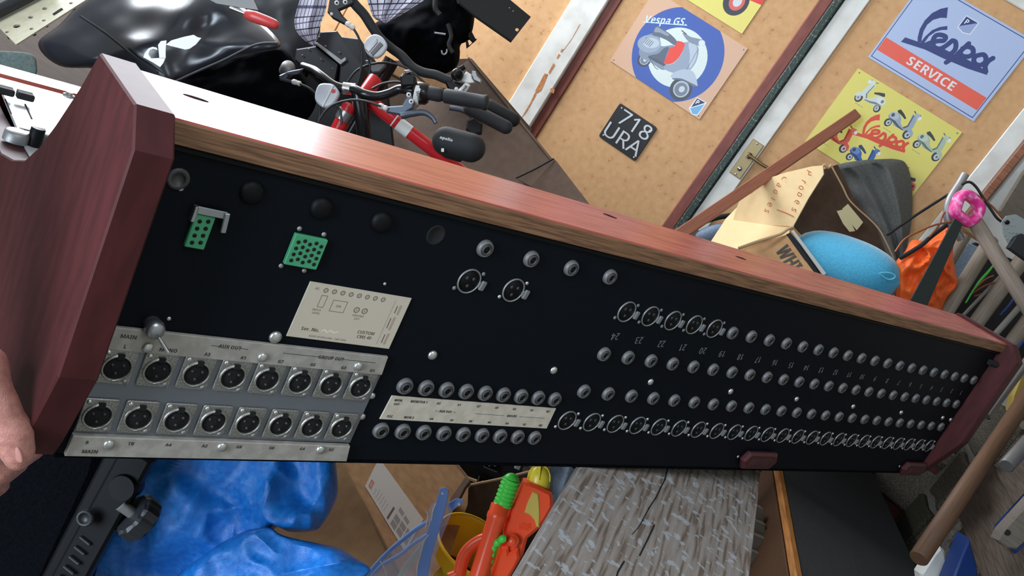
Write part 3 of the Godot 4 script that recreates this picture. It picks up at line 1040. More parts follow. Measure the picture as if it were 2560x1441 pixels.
	for q in [[0.0755, 0.007, -90], [0.0755, 0.133, 0], [-0.0755, 0.133, 90], [-0.0755, 0.007, 180]]:
		for k in 4:
			var a := deg_to_rad(q[2] + k * 30.0)
			poly.append(Vector2(q[0], q[1]) + Vector2(cos(a), sin(a)) * 0.009)
	s.prism(poly, Transform3D(Basis(), Vector3(0, 0.0, 0)), 0.004, 0.001)
	part(t, "plate", s, plain("number_plate_black", c8(10, 10, 12), 0.5))
	s = Shape.new()
	s.text("718", Transform3D(Basis(), Vector3(0.010, 0.104, 0.0045)), 0.052, false, 0.0025, "Droid Sans", 1.16)
	s.text("URA", Transform3D(Basis(), Vector3(-0.002, 0.038, 0.0045)), 0.052, false, 0.0025, "Droid Sans", 1.2)
	part(t, "raised_characters", s, plain("number_silver", c8(190, 192, 194), 0.45, 0.3))
	for q in [[-0.068, 0.130], [0.066, 0.118], [0.02, 0.013], [0.072, 0.008], [-0.07, 0.012]]:
		s = Shape.new()
		s.lathe([Vector2(0.0032, 0.0), Vector2(0.0026, 0.0012), Vector2(0, 0.0018)], Transform3D(Basis(Vector3.RIGHT, Vector3.BACK, Vector3.DOWN), Vector3(q[0], q[1], 0.004)), 8)
		part(t, "rivet", s, M("sticker_white"))


# ---------------------------------------------------------------- the mixing desk
var desk_xf := Transform3D(Basis(Vector3(0.519263, 0.091599, -0.849691), Vector3(-0.116352, 0.992559, 0.035896), Vector3(0.846657, 0.080224, 0.526057)).orthonormalized(), EYE + Vector3(-0.351723, -0.447429, -0.545220))
const OUT := Basis(Vector3(1, 0, 0), Vector3(0, 0, 1), Vector3(0, -1, 0))   # turns a lathe's axis out of the rear panel

func desk_hit(x: float, y: float, p0: Vector3, n: Vector3) -> Vector3:   # where a line of sight meets a plane given in the desk's own axes
	var inv := desk_xf.affine_inverse()
	var o := inv * EYE
	var d := inv.basis * ray(x, y)
	return o + d * ((p0 - o).dot(n) / d.dot(n))

func put(parent: Node, called: String, m: Mesh, mt: Material, at: Vector3, turn := 0.0, label := "") -> MeshInstance3D:
	return part(parent, called, m, mt, Transform3D(Basis(Vector3(0, 0, 1), turn), at), label)

func build_desk() -> void:
	var t := thing("mixing_desk", "long mixing desk with black socket panel, red wooden top and maroon ends across the picture", "mixing desk")
	t.transform = desk_xf
	org = Vector3.ZERO
	var s := ns()
	var side := PackedVector2Array()
	for q in [[0.002, -0.040], [0.010, -0.022], [0.0365, 0.053], [0.037, 0.231], [0.012, 0.2545], [-0.100, 0.2545], [-0.1238, 0.2174], [-0.160, 0.172], [-0.189, 0.1405], [-0.225, 0.112], [-0.27, 0.093], [-0.3266, 0.0764], [-0.50, 0.062], [-0.652, 0.056], [-0.665, 0.050], [-0.665, -0.03], [-0.65, -0.045]]:
		side.append(Vector2(-q[0], q[1]))
	s.prism(side, Transform3D(Basis(Vector3(0, 0, -1), Vector3(0, 1, 0), Vector3(1, 0, 0)), Vector3.ZERO), 0.028, 0.0015)
	var end := s.mesh()
	part(t, "end_panel", end, M("desk_end_wood"), Transform3D(Basis(), Vector3(-0.0502, 0, 0)))
	part(t, "end_panel", end, M("desk_end_wood"), Transform3D(Basis(), Vector3(1.504, 0, 0)))
	s = ns()
	bx(s, -0.022, 1.504, -0.0405, 0.234, -0.004, 0.0, 0.0008)
	part(t, "rear_panel", s, M("desk_black"))
	s = ns()
	bx(s, -0.0222, 1.5042, 0.2325, 0.25, -0.103, 0.004, 0.0012)
	var top := part(t, "top_board", s, M("desk_top_wood"))
	for q in [[490, 245, 0.16], [1525, 540, 0.0], [1852, 645, 0.1]]:
		var p := desk_hit(q[0], q[1], Vector3(0, 0.2502, 0), Vector3.UP)
		s = ns()
		s.blob(Transform3D(Basis(Vector3.UP, q[2] - 0.25), p), Vector3(0.0105, 0.0008, 0.0022), 6, 14)
		part(top, "dent", s, M("dark_hole"))
	s = ns()
	bx(s, -0.022, 1.504, 0.2318, 0.2488, 0.0035, 0.0065, 0.0008)
	part(t, "edge_strip", s, M("desk_edge_wood"), Transform3D(), "bare oak edge of the top")
	s = ns()
	bx(s, -0.022, 1.504, 0.2262, 0.2312, 0.0, 0.0035, 0.001)
	part(t, "channel_lip", s, M("black_plastic"))
	s = ns()
	bx(s, -0.022, 1.504, -0.045, -0.0405, -0.65, 0.0, 0.001)
	part(t, "base_board", s, M("black_cloth"))
	# meter slope and control surface beyond the top
	var back := func(z0: float, v0: float, z1: float, v1: float, th: float) -> Shape:
		var q := Shape.new()
		q.slab([Vector3(-0.022, v0, z0), Vector3(1.504, v0, z0), Vector3(1.504, v1, z1), Vector3(-0.022, v1, z1)], th, 0.0, Vector3(0.7, 3.0, -1.5))
		return q
	part(t, "meter_panel", back.call(-0.105, 0.245, -0.20, 0.0775, 0.004), M("desk_black"))
	part(t, "control_panel", back.call(-0.20, 0.0775, -0.598, 0.0725, 0.004), M("desk_face"), Transform3D(), "pale metal control surface")
	s = ns()
	bx(s, -0.022, 1.504, 0.03, 0.0745, -0.652, -0.605, 0.004)
	part(t, "front_rail", s, M("desk_top_wood"))
	s = ns()
	bx(s, -0.022, 1.504, -0.04, 0.03, -0.652, -0.64)
	part(t, "front_board", s, M("desk_end_wood"))
	var c0 := Vector3(0, 0.0775, -0.2)
	var cn := Vector3(0, 0.398, -0.005).normalized()
	var tilt := Basis(Vector3.RIGHT, -atan2(0.005, 0.398))
	for q in [[62, 245, 0], [12, 232, 0]]:
		var p := desk_hit(q[0], q[1], c0 + cn * 0.006, cn)
		s = ns()
		s.box(Transform3D(tilt, p + tilt * Vector3(0, 0.002, 0)), Vector3(0.019, 0.008, 0.010), 0.0015)
		var cap := part(t, "fader_cap", s, M("black_rubber"))
		s = ns()
		s.box(Transform3D(tilt, p + tilt * Vector3(0, 0.0035, -0.008)), Vector3(0.017, 0.006, 0.005), 0.001)
		part(cap, "fader_shoulder", s, M("dull_steel"))
		s = ns()
		s.box(Transform3D(tilt, p + tilt * Vector3(0.001, -0.0056, 0.03)), Vector3(0.0016, 0.0008, 0.05))
		part(t, "fader_slot", s, M("dark_hole"))
	var pk := desk_hit(38, 352, c0, cn)
	s = ns()
	s.lathe([Vector2(0.0125, 0), Vector2(0.0122, 0.009), Vector2(0.0100, 0.011), Vector2(0, 0.0112)], Transform3D(tilt, pk), 20)
	var kn := part(t, "knob", s, M("dull_steel"))
	s = ns()
	s.lathe([Vector2(0.0072, 0), Vector2(0.0072, 0.019), Vector2(0.0064, 0.020), Vector2(0, 0.020)], Transform3D(tilt, desk_hit(84, 364, c0, cn)), 16)
	kn = part(t, "knob", s, M("black_plastic"))
	s = ns()
	s.lathe([Vector2(0.0066, 0.0201), Vector2(0.0064, 0.0212), Vector2(0, 0.0214)], Transform3D(tilt, desk_hit(84, 364, c0, cn)), 16)
	part(kn, "knob_cap", s, M("white_tape"))
	s = ns()
	s.lathe([Vector2(0.012, 0), Vector2(0.012, 0.010), Vector2(0.009, 0.012), Vector2(0, 0.0125)], Transform3D(tilt, desk_hit(125, 362, c0, cn)), 18)
	part(t, "knob", s, M("dull_steel"))
	var pg := desk_hit(70, 324, c0 + cn * 0.0006, cn)
	s = ns()
	bx(s, -0.02, 1.502, pg.y - 0.0004, pg.y + 0.0004, pg.z - 0.0022, pg.z + 0.0022)
	part(t, "panel_joint", s, M("jack_bush"))
	var pw := desk_hit(172, 240, c0, cn)
	s = ns()
	s.lathe([Vector2(0.0075, 0), Vector2(0.0075, 0.0015), Vector2(0.0045, 0.0017), Vector2(0.0042, 0.0045), Vector2(0, 0.005)], Transform3D(tilt, pw), 14)
	part(t, "screw", s, M("steel"))
	# shared small pieces
	s = ns()
	s.lathe([Vector2(0.0047, 0), Vector2(0.0046, 0.0010), Vector2(0.0034, 0.0024), Vector2(0.0016, 0.0030), Vector2(0, 0.0030)], Transform3D(OUT, Vector3.ZERO), 14)
	var screw := s.mesh()
	s = ns()
	s.lathe([Vector2(0.0022, 0), Vector2(0.0020, 0.0008), Vector2(0, 0.0014)], Transform3D(OUT, Vector3.ZERO), 10)
	var small_screw := s.mesh()
	s = ns()
	s.lathe([Vector2(0.0088, 0), Vector2(0.0088, 0.0014), Vector2(0.0079, 0.0042), Vector2(0.0066, 0.0050), Vector2(0.0058, 0.0046), Vector2(0.0056, 0.003), Vector2(0.0, 0.003)], Transform3D(OUT, Vector3.ZERO), 18)
	var nut := s.mesh()
	s = ns()
	s.lathe([Vector2(0.0055, 0.003), Vector2(0.0052, 0.0056), Vector2(0.0038, 0.0058), Vector2(0.0034, 0.0035)], Transform3D(OUT, Vector3.ZERO), 14)
	var bush := s.mesh()
	s = ns()
	s.lathe([Vector2(0.0035, 0.003), Vector2(0.0034, 0.0041), Vector2(0, 0.0041)], Transform3D(OUT, Vector3(0.0004, 0, 0)), 12)
	var bore := s.mesh()
	var jack := func(u: float, v: float) -> void:
		var j := put(t, "jack_socket", nut, M("jack_nut"), Vector3(u, v, 0))
		put(j, "bush", bush, M("jack_bush"), Vector3.ZERO)
		put(j, "bore", bore, M("dark_hole"), Vector3.ZERO)
	for i in 9:
		jack.call(0.2712 + i * 0.02563, 0.0495)
		jack.call(0.2673 + i * 0.02611, -0.0034)
	for u in [0.2894, 0.3489, 0.4051, 0.4640]:
		jack.call(u, 0.2058)
	for i in 19:
		jack.call(0.7198 + i * 0.04204, 0.1690 - i * 0.0001)
	for i in 24:
		jack.call(0.5155 + i * 0.04155, 0.1141)
		jack.call(0.5151 + i * 0.04160, 0.0634)
	# round sockets with a latch and two screws
	s = ns()
	s.lathe([Vector2(0.0131, 0), Vector2(0.0131, 0.0012), Vector2(0.0124, 0.0018), Vector2(0.0117, 0.0012), Vector2(0.0116, 0.0002)], Transform3D(OUT, Vector3.ZERO), 28)
	var rim := s.mesh()
	s = ns()
	s.lathe([Vector2(0.0114, 0.0), Vector2(0.0112, 0.0009), Vector2(0.0, 0.0009)], Transform3D(OUT, Vector3.ZERO), 24)
	var insert := s.mesh()
	s = ns()
	for q in [[-0.004, 0.003], [0.004, 0.003], [0.0, -0.005]]:
		s.lathe([Vector2(0.0018, 0.0008), Vector2(0.0016, 0.0013), Vector2(0.0, 0.0010)], Transform3D(OUT, Vector3(q[0], q[1], 0)), 10)
	var contacts := s.mesh()
	s = ns()
	s.box(Transform3D(Basis(Vector3(0, 0, 1), -0.12), Vector3(0.0168, -0.0018, 0.0016)), Vector3(0.0062, 0.0102, 0.0032), 0.0012)
	s.box(Transform3D(Basis(Vector3(0, 0, 1), -0.12), Vector3(0.0127, -0.0014, 0.0012)), Vector3(0.0034, 0.0062, 0.0024), 0.0006)
	var latch := s.mesh()
	var sock := func(u: float, v: float, bright: bool) -> void:
		var j := put(t, "latching_socket", rim, M("ring_metal"), Vector3(u, v, 0))
		put(j, "insert", insert, M("black_plastic"), Vector3.ZERO)
		put(j, "contacts", contacts, M("jack_bush"), Vector3.ZERO)
		put(j, "latch", latch, M("latch_grey"), Vector3.ZERO)
		put(j, "screw", small_screw, M("screw_metal" if bright else "latch_grey"), Vector3(0.0128, 0.0098, 0))
		put(j, "screw", small_screw, M("screw_metal" if bright else "latch_grey"), Vector3(-0.0128, -0.0098, 0))
	for i in 24:
		sock.call(0.5143 + i * 0.04194, 0.0222 - i * 0.0001, true)
	for i in 5:
		sock.call(0.5170 + i * 0.0412, 0.1698, false)
	sock.call(0.2895, 0.1700, false)
	sock.call(0.3466, 0.1695, true)
	# chalked channel numbers, upside down as the desk stands
	for i in 24:
		s = ns()
		s.text(str(24 - i), Transform3D(Basis(Vector3(0, 0, 1), PI + 0.15), Vector3(0, 0, 0.0003)), 0.0085, false, 0.0003, "Droid Sans", 0.9)
		put(t, "chalk_number", s.mesh(), M("chalk"), Vector3(0.5200 + i * 0.04105, 0.1378, 0.0))
	# output plate with sixteen connectors between two lettered strips
	s = ns()
	bx(s, -0.0145, 0.2388, -0.0195, 0.0608, 0.0, 0.0015, 0.0003)
	part(t, "output_plate", s, M("channel_metal"))
	s = ns()
	s.slab([Vector3(-0.0148, 0.0800, 0.0042), Vector3(0.2363, 0.0806, 0.0042), Vector3(0.2382, 0.0608, 0.0042), Vector3(-0.0130, 0.0600, 0.0042)], 0.004, 0.0006, Vector3(0, 0, 1))
	var up := part(t, "label_strip", s, M("strip_metal"))
	s = ns()
	s.slab([Vector3(-0.0150, -0.0190, 0.0062), Vector3(0.2375, -0.0205, 0.0062), Vector3(0.2412, -0.0385, 0.0062), Vector3(-0.0160, -0.0388, 0.0062)], 0.006, 0.0008, Vector3(0, 0, 1))
	var low := part(t, "label_strip", s, M("strip_metal"))
	s = ns()
	var tx := func(q: Shape, w: String, u: float, v: float, h: float, z: float) -> void: q.text(w, Transform3D(Basis(), Vector3(u, v, z)), h, true, 0.0002)
	tx.call(s, "MAIN", 0.0008, 0.0733, 0.0033, 0.0043)
	tx.call(s, "L", 0.0007, 0.0644, 0.0033, 0.0043)
	tx.call(s, "MONO", 0.034, 0.0650, 0.0033, 0.0043)
	tx.call(s, "AUX OUT", 0.0825, 0.0736, 0.0033, 0.0043)
	tx.call(s, "GROUP OUT", 0.178, 0.0734, 0.0033, 0.0043)
	for q in [["A3", 0.066], ["A1", 0.0973], ["G7", 0.1316], ["G5", 0.1630], ["G3", 0.1945], ["G1", 0.2255]]:
		tx.call(s, q[0], q[1], 0.0648, 0.0030, 0.0043)
	for q in [[0.0666, 0.0735], [0.0915, 0.0984], [0.1307, 0.1670], [0.1890, 0.2256]]:
		bx(s, q[0], q[1], 0.0732, 0.0736, 0.0042, 0.0044)
	part(up, "lettering", s, M("ink"))
	s = ns()
	for q in [["R", -0.0033], ["TB", 0.0307], ["A4", 0.0615], ["A2", 0.0930], ["G8", 0.1245], ["G6", 0.1560], ["G4", 0.1870], ["G2", 0.2180]]:
		tx.call(s, q[0], q[1], -0.0246, 0.0030, 0.0063)
	tx.call(s, "MAIN", 0.0012, -0.0334, 0.0033, 0.0063)
	part(low, "lettering", s, M("ink"))
	for q in [[0.0175, 0.0657], [0.1138, 0.0673], [0.2088, 0.0680]]:
		put(up, "screw", screw, M("screw_metal"), Vector3(q[0], q[1], 0.0042))
	for q in [[0.0137, -0.0258], [0.109, -0.025], [0.2065, -0.025]]:
		put(low, "screw", screw, M("screw_metal"), Vector3(q[0], q[1], 0.0062))
	var pts := PackedVector2Array()
	for q in [[0.0115, -0.0137, -90], [0.0115, 0.0137, 0], [-0.0115, 0.0137, 90], [-0.0115, -0.0137, 180]]:
		for k in 3:
			pts.append(Vector2(q[0], q[1]) + Vector2.from_angle(deg_to_rad(q[2] + k * 45.0)) * 0.0018)
	s = ns()
	s.prism(pts, Transform3D(Basis(), Vector3(0, 0, 0.0015)), 0.0022, 0.0005)
	var dplate := s.mesh()
	s = ns()
	s.lathe([Vector2(0.0122, 0.0036), Vector2(0.0118, 0.0052), Vector2(0.0106, 0.0056), Vector2(0.0101, 0.0050), Vector2(0.0100, 0.0037)], Transform3D(OUT, Vector3(0.0, -0.0005, 0)), 28)
	var dring := s.mesh()
	s = ns()
	s.lathe([Vector2(0.0101, 0.0036), Vector2(0.0100, 0.0039), Vector2(0.0, 0.0039)], Transform3D(OUT, Vector3(0, -0.0005, 0)), 24)
	bx(s, -0.0026, 0.0026, 0.008, 0.0122, 0.0036, 0.00575)
	var well := s.mesh()
	s = ns()
	s.lathe([Vector2(0.0011, 0.0038), Vector2(0.0011, 0.0052), Vector2(0.0, 0.0055)], Transform3D(OUT, Vector3.ZERO), 8)
	var pin := s.mesh()
	s = ns()
	bx(s, -0.0016, 0.0016, -0.0116, -0.0104, 0.0037, 0.0062, 0.0004)
	var key := s.mesh()
	for row in 2:
		for i in 8:
			var j := put(t, "cable_connector", dplate, M("connector_metal"), Vector3(0.0003 + i * 0.03155, 0.0452 + i * 0.00012, 0) if row == 0 else Vector3(-0.0012 + i * 0.03165, -0.0005, 0))
			put(j, "rim", dring, M("connector_metal"), Vector3.ZERO)
			put(j, "socket_well", well, M("dark_hole"), Vector3.ZERO)
			put(j, "key", key, M("screw_metal"), Vector3.ZERO)
			for q in [[-0.0042, 0.0022], [0.0042, 0.0022], [0.0, -0.0050]]:
				put(j, "pin", pin, M("jack_bush"), Vector3(q[0], q[1], 0))
			put(j, "screw", small_screw, M("screw_metal"), Vector3(-0.0096, 0.0126, 0.0037))
			put(j, "screw", small_screw, M("dull_steel"), Vector3(0.0094, -0.0124, 0.0037))
	# cream specification plate with its print
	var pr := Print.new(520, 272, c8(196, 184, 166))
	var dk := c8(108, 98, 86)
	for i in 8:
		pr.ell(Vector2(84 + i * 42, 26), 12, 12, dk)
		pr.ell(Vector2(84 + i * 42, 26), 8, 8, c8(170, 158, 142))
	pr.text("AC", Vector2(42, 24), 12, dk)
	for q in [[76, 52, 104, 110], [140, 66, 210, 122]]:
		pr.line([Vector2(q[0], q[1]), Vector2(q[2], q[1]), Vector2(q[2], q[3]), Vector2(q[0], q[3]), Vector2(q[0], q[1])], 3.0, dk)
	pr.text("ON", Vector2(175, 94), 12, dk)
	for x in [270, 312]:
		pr.ell(Vector2(x, 98), 15, 15, dk)
		pr.ell(Vector2(x, 98), 10, 10, c8(196, 184, 166))
		pr.text("G", Vector2(x, 98), 10, dk)
	pr.text("GROUND", Vector2(290, 126), 10, dk)
	pr.text("LIFT", Vector2(290, 142), 10, dk)
	pr.text("INPUT", Vector2(80, 126), 10, dk)
	pr.text("LEVEL", Vector2(84, 142), 10, dk)
	pr.text("Ser. No.", Vector2(92, 226), 17, c8(70, 62, 54))
	pr.line([Vector2(146, 226), Vector2(160, 218), Vector2(174, 230), Vector2(190, 218), Vector2(206, 228), Vector2(226, 220)], 5.0, c8(224, 216, 202))
	pr.text("CUSTOM", Vector2(366, 206), 16, c8(78, 70, 60))
	pr.text("CMS 40", Vector2(366, 230), 16, c8(78, 70, 60))
	pr.text("MADE IN ENGLAND - 240V 50Hz", Vector2(190, 258), 9, dk)
	pr.line([Vector2(444, 20), Vector2(444, 256)], 3.0, c8(150, 138, 122))
	for q in [[484, 66, 40], [478, 140, 60], [484, 224, 50]]:
		pr.line([Vector2(q[0], q[1] - q[2] / 2.0), Vector2(q[0], q[1] + q[2] / 2.0)], 14.0, c8(166, 150, 136))
		pr.line([Vector2(q[0] - 18, q[1] - q[2] / 2.4), Vector2(q[0] - 18, q[1] + q[2] / 2.4)], 6.0, dk)
	s = ns()
	s.slab([Vector3(0.1306, 0.1428, 0.0016), Vector3(0.2350, 0.1428, 0.0016), Vector3(0.2350, 0.0880, 0.0016), Vector3(0.1292, 0.0886, 0.0016)], 0.0016, 0.0003, Vector3(0, 0, 1))
	var sp := part(t, "specification_plate", s, M("label_plate"))
	s = ns()
	s.quad(Vector3(0.1298, 0.0892, 0.0018), Vector3(0.2345, 0.0887, 0.0018), Vector3(0.2345, 0.1423, 0.0018), Vector3(0.1310, 0.1423, 0.0018))
	var pm := plain("specification_print", Color.WHITE, 0.42)
	pm.albedo_texture = pr.tex()
	part(sp, "printed_face", s, pm)
	s = ns()
	s.slab([Vector3(0.2618, 0.0374, 0.0016), Vector3(0.4860, 0.0376, 0.0016), Vector3(0.4876, 0.0100, 0.0016), Vector3(0.2600, 0.0098, 0.0016)], 0.0016, 0.0003, Vector3(0, 0, 1))
	var jl := part(t, "jack_label", s, M("label_plate"))
	s = ns()
	for q in [["MON", 0.2711], ["MONITOR 1", 0.2962], ["A3", 0.3207], ["A1", 0.3474], ["G7", 0.3736], ["G5", 0.3991], ["G3", 0.4246], ["G1", 0.4508], ["M1", 0.4758]]:
		tx.call(s, q[0], q[1], 0.0330, 0.0027, 0.0017)
	for q in [["OSC", 0.2698], ["MON 2", 0.2929], ["A4", 0.3209], ["A2", 0.3474], ["G8", 0.3726], ["G6", 0.3989], ["G4", 0.4243], ["G2", 0.4504], ["M2", 0.4756]]:
		tx.call(s, q[0], q[1], 0.0139, 0.0027, 0.0017)
	tx.call(s, "OUT", 0.2711, 0.0285, 0.0024, 0.0017)
	tx.call(s, "AUX OUT", 0.3342, 0.0238, 0.0027, 0.0017)
	tx.call(s, "GROUPS", 0.426, 0.0237, 0.0027, 0.0017)
	for q in [[0.3732, 0.4150], [0.4370, 0.4760], [0.3205, 0.3245], [0.3440, 0.3480]]:
		bx(s, q[0], q[1], 0.0236, 0.0239, 0.0016, 0.0018)
	part(jl, "lettering", s, M("ink"))
	# loose fittings of the rear panel
	for q in [[0.1202, 0.0858, 1.25], [0.2874, 0.0864, 1.1], [0.4540, 0.0855, 1.0], [0.6200, 0.0852, 0.95], [0.7877, 0.0850, 0.95], [0.9533, 0.0852, 0.9], [1.1226, 0.0838, 0.9], [1.2901, 0.0830, 0.9], [1.4577, 0.0822, 0.9], [1.4955, 0.0799, 0.9], [0.2406, 0.0349, 0.75], [0.2400, 0.0107, 0.75], [-0.0193, 0.0337, 0.7], [-0.0193, 0.0107, 0.7], [-0.0195, 0.0853, 0.8], [0.0022, 0.1987, 0.5], [0.2020, 0.1520, 0.35], [0.0273, 0.0909, 0.4]]:
		part(t, "screw", screw, M("screw_metal"), Transform3D(Basis().scaled(Vector3.ONE * q[2]), Vector3(q[0], q[1], 0)))
	s = ns()
	s.lathe([Vector2(0.0100, 0), Vector2(0.0094, 0.0022), Vector2(0.0070, 0.0044), Vector2(0.0036, 0.0055), Vector2(0, 0.0058)], Transform3D(OUT, Vector3.ZERO), 18)
	var dome := s.mesh()
	for u in [0.0546, 0.1150, 0.1732]:
		put(t, "blanking_plug", dome, M("black_plastic"), Vector3(u, 0.2080, 0))
	s = ns()
	s.lathe([Vector2(0.0098, 0.0), Vector2(0.0092, 0.0006), Vector2(0.0078, 0.0006), Vector2(0.0076, 0.0002), Vector2(0, 0.0002)], Transform3D(OUT, Vector3(0.2316, 0.2075, 0)), 18)
	part(t, "empty_hole", s, M("dark_hole"))
	s = ns()
	s.lathe([Vector2(0.0085, 0), Vector2(0.0082, 0.0016), Vector2(0.0050, 0.0018), Vector2(0.0048, 0.0006), Vector2(0, 0.0006)], Transform3D(OUT, Vector3(-0.0020, 0.2055, 0)), 16)
	part(t, "washer", s, M("jack_bush"))
	var hole_shape := ns()
	hole_shape.lathe([Vector2(0.0017, 0.0), Vector2(0.0017, 0.0005), Vector2(0.0, 0.0005)], Transform3D(OUT, Vector3.ZERO), 8)
	var hole_mesh := hole_shape.mesh()
	s = ns()
	bx(s, 0.0178, 0.0330, 0.1552, 0.1832, 0.0, 0.0042, 0.0006)
	var g := part(t, "multipin_socket", s, M("green_plastic"), Transform3D(), "small green socket with eight holes")
	for i in 4:
		for j in 2:
			put(g, "hole", hole_mesh, M("dark_hole"), Vector3(0.0222 + j * 0.0062, 0.1598 + i * 0.0060 + j * 0.0012, 0.0041))
	s = ns()
	bx(s, 0.1002, 0.1300, 0.1552, 0.1832, 0.0, 0.0042, 0.0006)
	g = part(t, "multipin_socket", s, M("green_plastic"), Transform3D(), "large green socket with twenty holes")
	for i in 4:
		for j in 5:
			put(g, "hole", hole_mesh, M("dark_hole"), Vector3(0.1048 + j * 0.0052, 0.1600 + i * 0.0056 + (j % 2) * 0.0020, 0.0041))
	for q in [[0.1035, 0.1868], [0.1262, 0.1862], [0.1005, 0.1518], [0.1220, 0.1512]]:
		put(t, "screw", small_screw, M("dull_steel"), Vector3(q[0], q[1], 0))
	s = ns()
	bx(s, 0.0165, 0.0400, 0.1838, 0.1898, 0.004, 0.0056, 0.0004)
	bx(s, 0.0150, 0.0182, 0.1765, 0.1890, 0.0, 0.0056, 0.0004)
	s.box(Transform3D(Basis(Vector3(0, 0, 1), 0.12), Vector3(0.0405, 0.1812, 0.0058)), Vector3(0.0042, 0.0165, 0.0030), 0.0006)
	part(t, "cable_bracket", s, M("steel"))
	s = ns()
	s.lathe([Vector2(0.0066, 0), Vector2(0.0066, 0.003), Vector2(0.0074, 0.005), Vector2(0.0080, 0.008), Vector2(0.0077, 0.011), Vector2(0.0064, 0.0135), Vector2(0.004, 0.0148), Vector2(0, 0.0152)], Transform3D(OUT, Vector3(0.0158, 0.0850, 0)), 18)
	var tg := part(t, "toggle_switch", s, M("steel"))
	s = ns()
	s.tube([Vector3(0.0180, 0.0822, 0.016), Vector3(0.0235, 0.0765, 0.020), Vector3(0.0265, 0.0735, 0.022)], [0.0012, 0.0016, 0.0018], 8)
	part(tg, "lever", s, M("chrome"))
	for q in [[0.9420, -0.0213, 0.0], [1.4640, -0.0300, 0.0]]:
		s = ns()
		var oc := PackedVector2Array([Vector2(-0.034, -0.0145), Vector2(0.034, -0.0145), Vector2(0.045, 0.0), Vector2(0.036, 0.0145), Vector2(-0.036, 0.0145), Vector2(-0.045, 0.0)])
		s.prism(oc, Transform3D(Basis(), Vector3.ZERO), 0.011, 0.0035)
		var rp := put(t, "red_pull", s.mesh(), M("red_plastic"), Vector3(q[0], q[1], 0))
		s = ns()
		bx(s, -0.026, 0.026, -0.0065, 0.0055, 0.0100, 0.0116, 0.0008)
		for k in 8:
			bx(s, -0.021 + k * 0.0055, -0.0185 + k * 0.0055, -0.0045, 0.0035, 0.0110, 0.0124, 0.0003)
		put(rp, "recess", s.mesh(), plain("red_plastic_dark", c8(60, 26, 30), 0.6), Vector3.ZERO)
		put(rp, "screw", small_screw, M("screw_metal"), Vector3(-0.047, 0.001, 0.0))
	s = ns()
	s.tube([Vector3(1.484, 0.2085, 0.004), Vector3(1.503, 0.2085, 0.010)], 0.0055, 12)
	part(t, "rubber_stop", s, M("black_rubber"))


func build_bench() -> void:
	# the weathered plank that the desk rests on, on its trestle
	var y := 0.712
	var a := on_y(1452, 1162, y)
	var b := on_y(1290, 1441, y)
	var c := on_y(1876, 1441, y)
	var d := on_y(1906, 1160, y)
	var l := (a - b).normalized()
	var r := (d - c).normalized()
	a += l * 0.55
	d += r * 0.50
	b -= l * 0.25
	c -= r * 0.25
	var at := (a + b + c + d) / 4
	var ax := ((a + d) - (b + c)).normalized()
	var t := thing("plank_bench", "weathered grey plank bench spattered with pale paint, under the right half of the desk", "bench", Vector3(at.x, 0.0, at.z))
	t.basis = aim(Vector3.ZERO, ax)
	var inv := t.transform.affine_inverse()
	org = Vector3.ZERO
	var s := ns()
	s.slab([inv * b, inv * c, inv * d, inv * a], 0.042, 0.003, Vector3(0, 5, 0))
	var top := part(t, "plank", s, M("plank_grey"))
	var crack := [[1671, 1166], [1662, 1200], [1640, 1244], [1622, 1272], [1605, 1304], [1594, 1322], [1581, 1336]]
	for list in [crack, [[1635, 1315], [1618, 1352], [1600, 1388]], [[1560, 1405], [1545, 1430], [1536, 1460]]]:
		s = ns()
		for k in list.size() - 1:
			var p: Vector3 = inv * on_y(list[k][0], list[k][1], y + 0.0004)
			var q: Vector3 = inv * on_y(list[k + 1][0], list[k + 1][1], y + 0.0004)
			s.box(Transform3D(aim(p, q), (p + q) / 2), Vector3(p.distance_to(q) * 1.1, 0.0006, 0.0018 - 0.0002 * k))
		part(top, "crack", s, M("dark_hole"))
	var len := a.distance_to(b)
	for e in [-1, 1]:
		for w in [-1, 1]:
			bar(t, "leg", Vector3(e * len * 0.36, 0.0, w * 0.085), Vector3(e * len * 0.34, 0.676, w * 0.06), 0.035, 0.045, M("old_board"))
		bar(t, "crosspiece", Vector3(e * len * 0.345, 0.62, -0.075), Vector3(e * len * 0.345, 0.62, 0.075), 0.03, 0.05, M("old_board"))


# ---------------------------------------------------------------- behind the desk, on the left
func on_plane(x: float, y: float, p0: Vector3, n: Vector3) -> Vector3:
	var d := ray(x, y)
	return EYE + d * ((p0 - EYE).dot(n) / d.dot(n))

func smooth_loop(list: Array, c: float, k := 4) -> Array:
	return spline(PS(list, c), k, true)

func V2(list: Array) -> Array:
	var r := []
	for q in list:
		r.append(Vector2(q[0], q[1]))
	return r

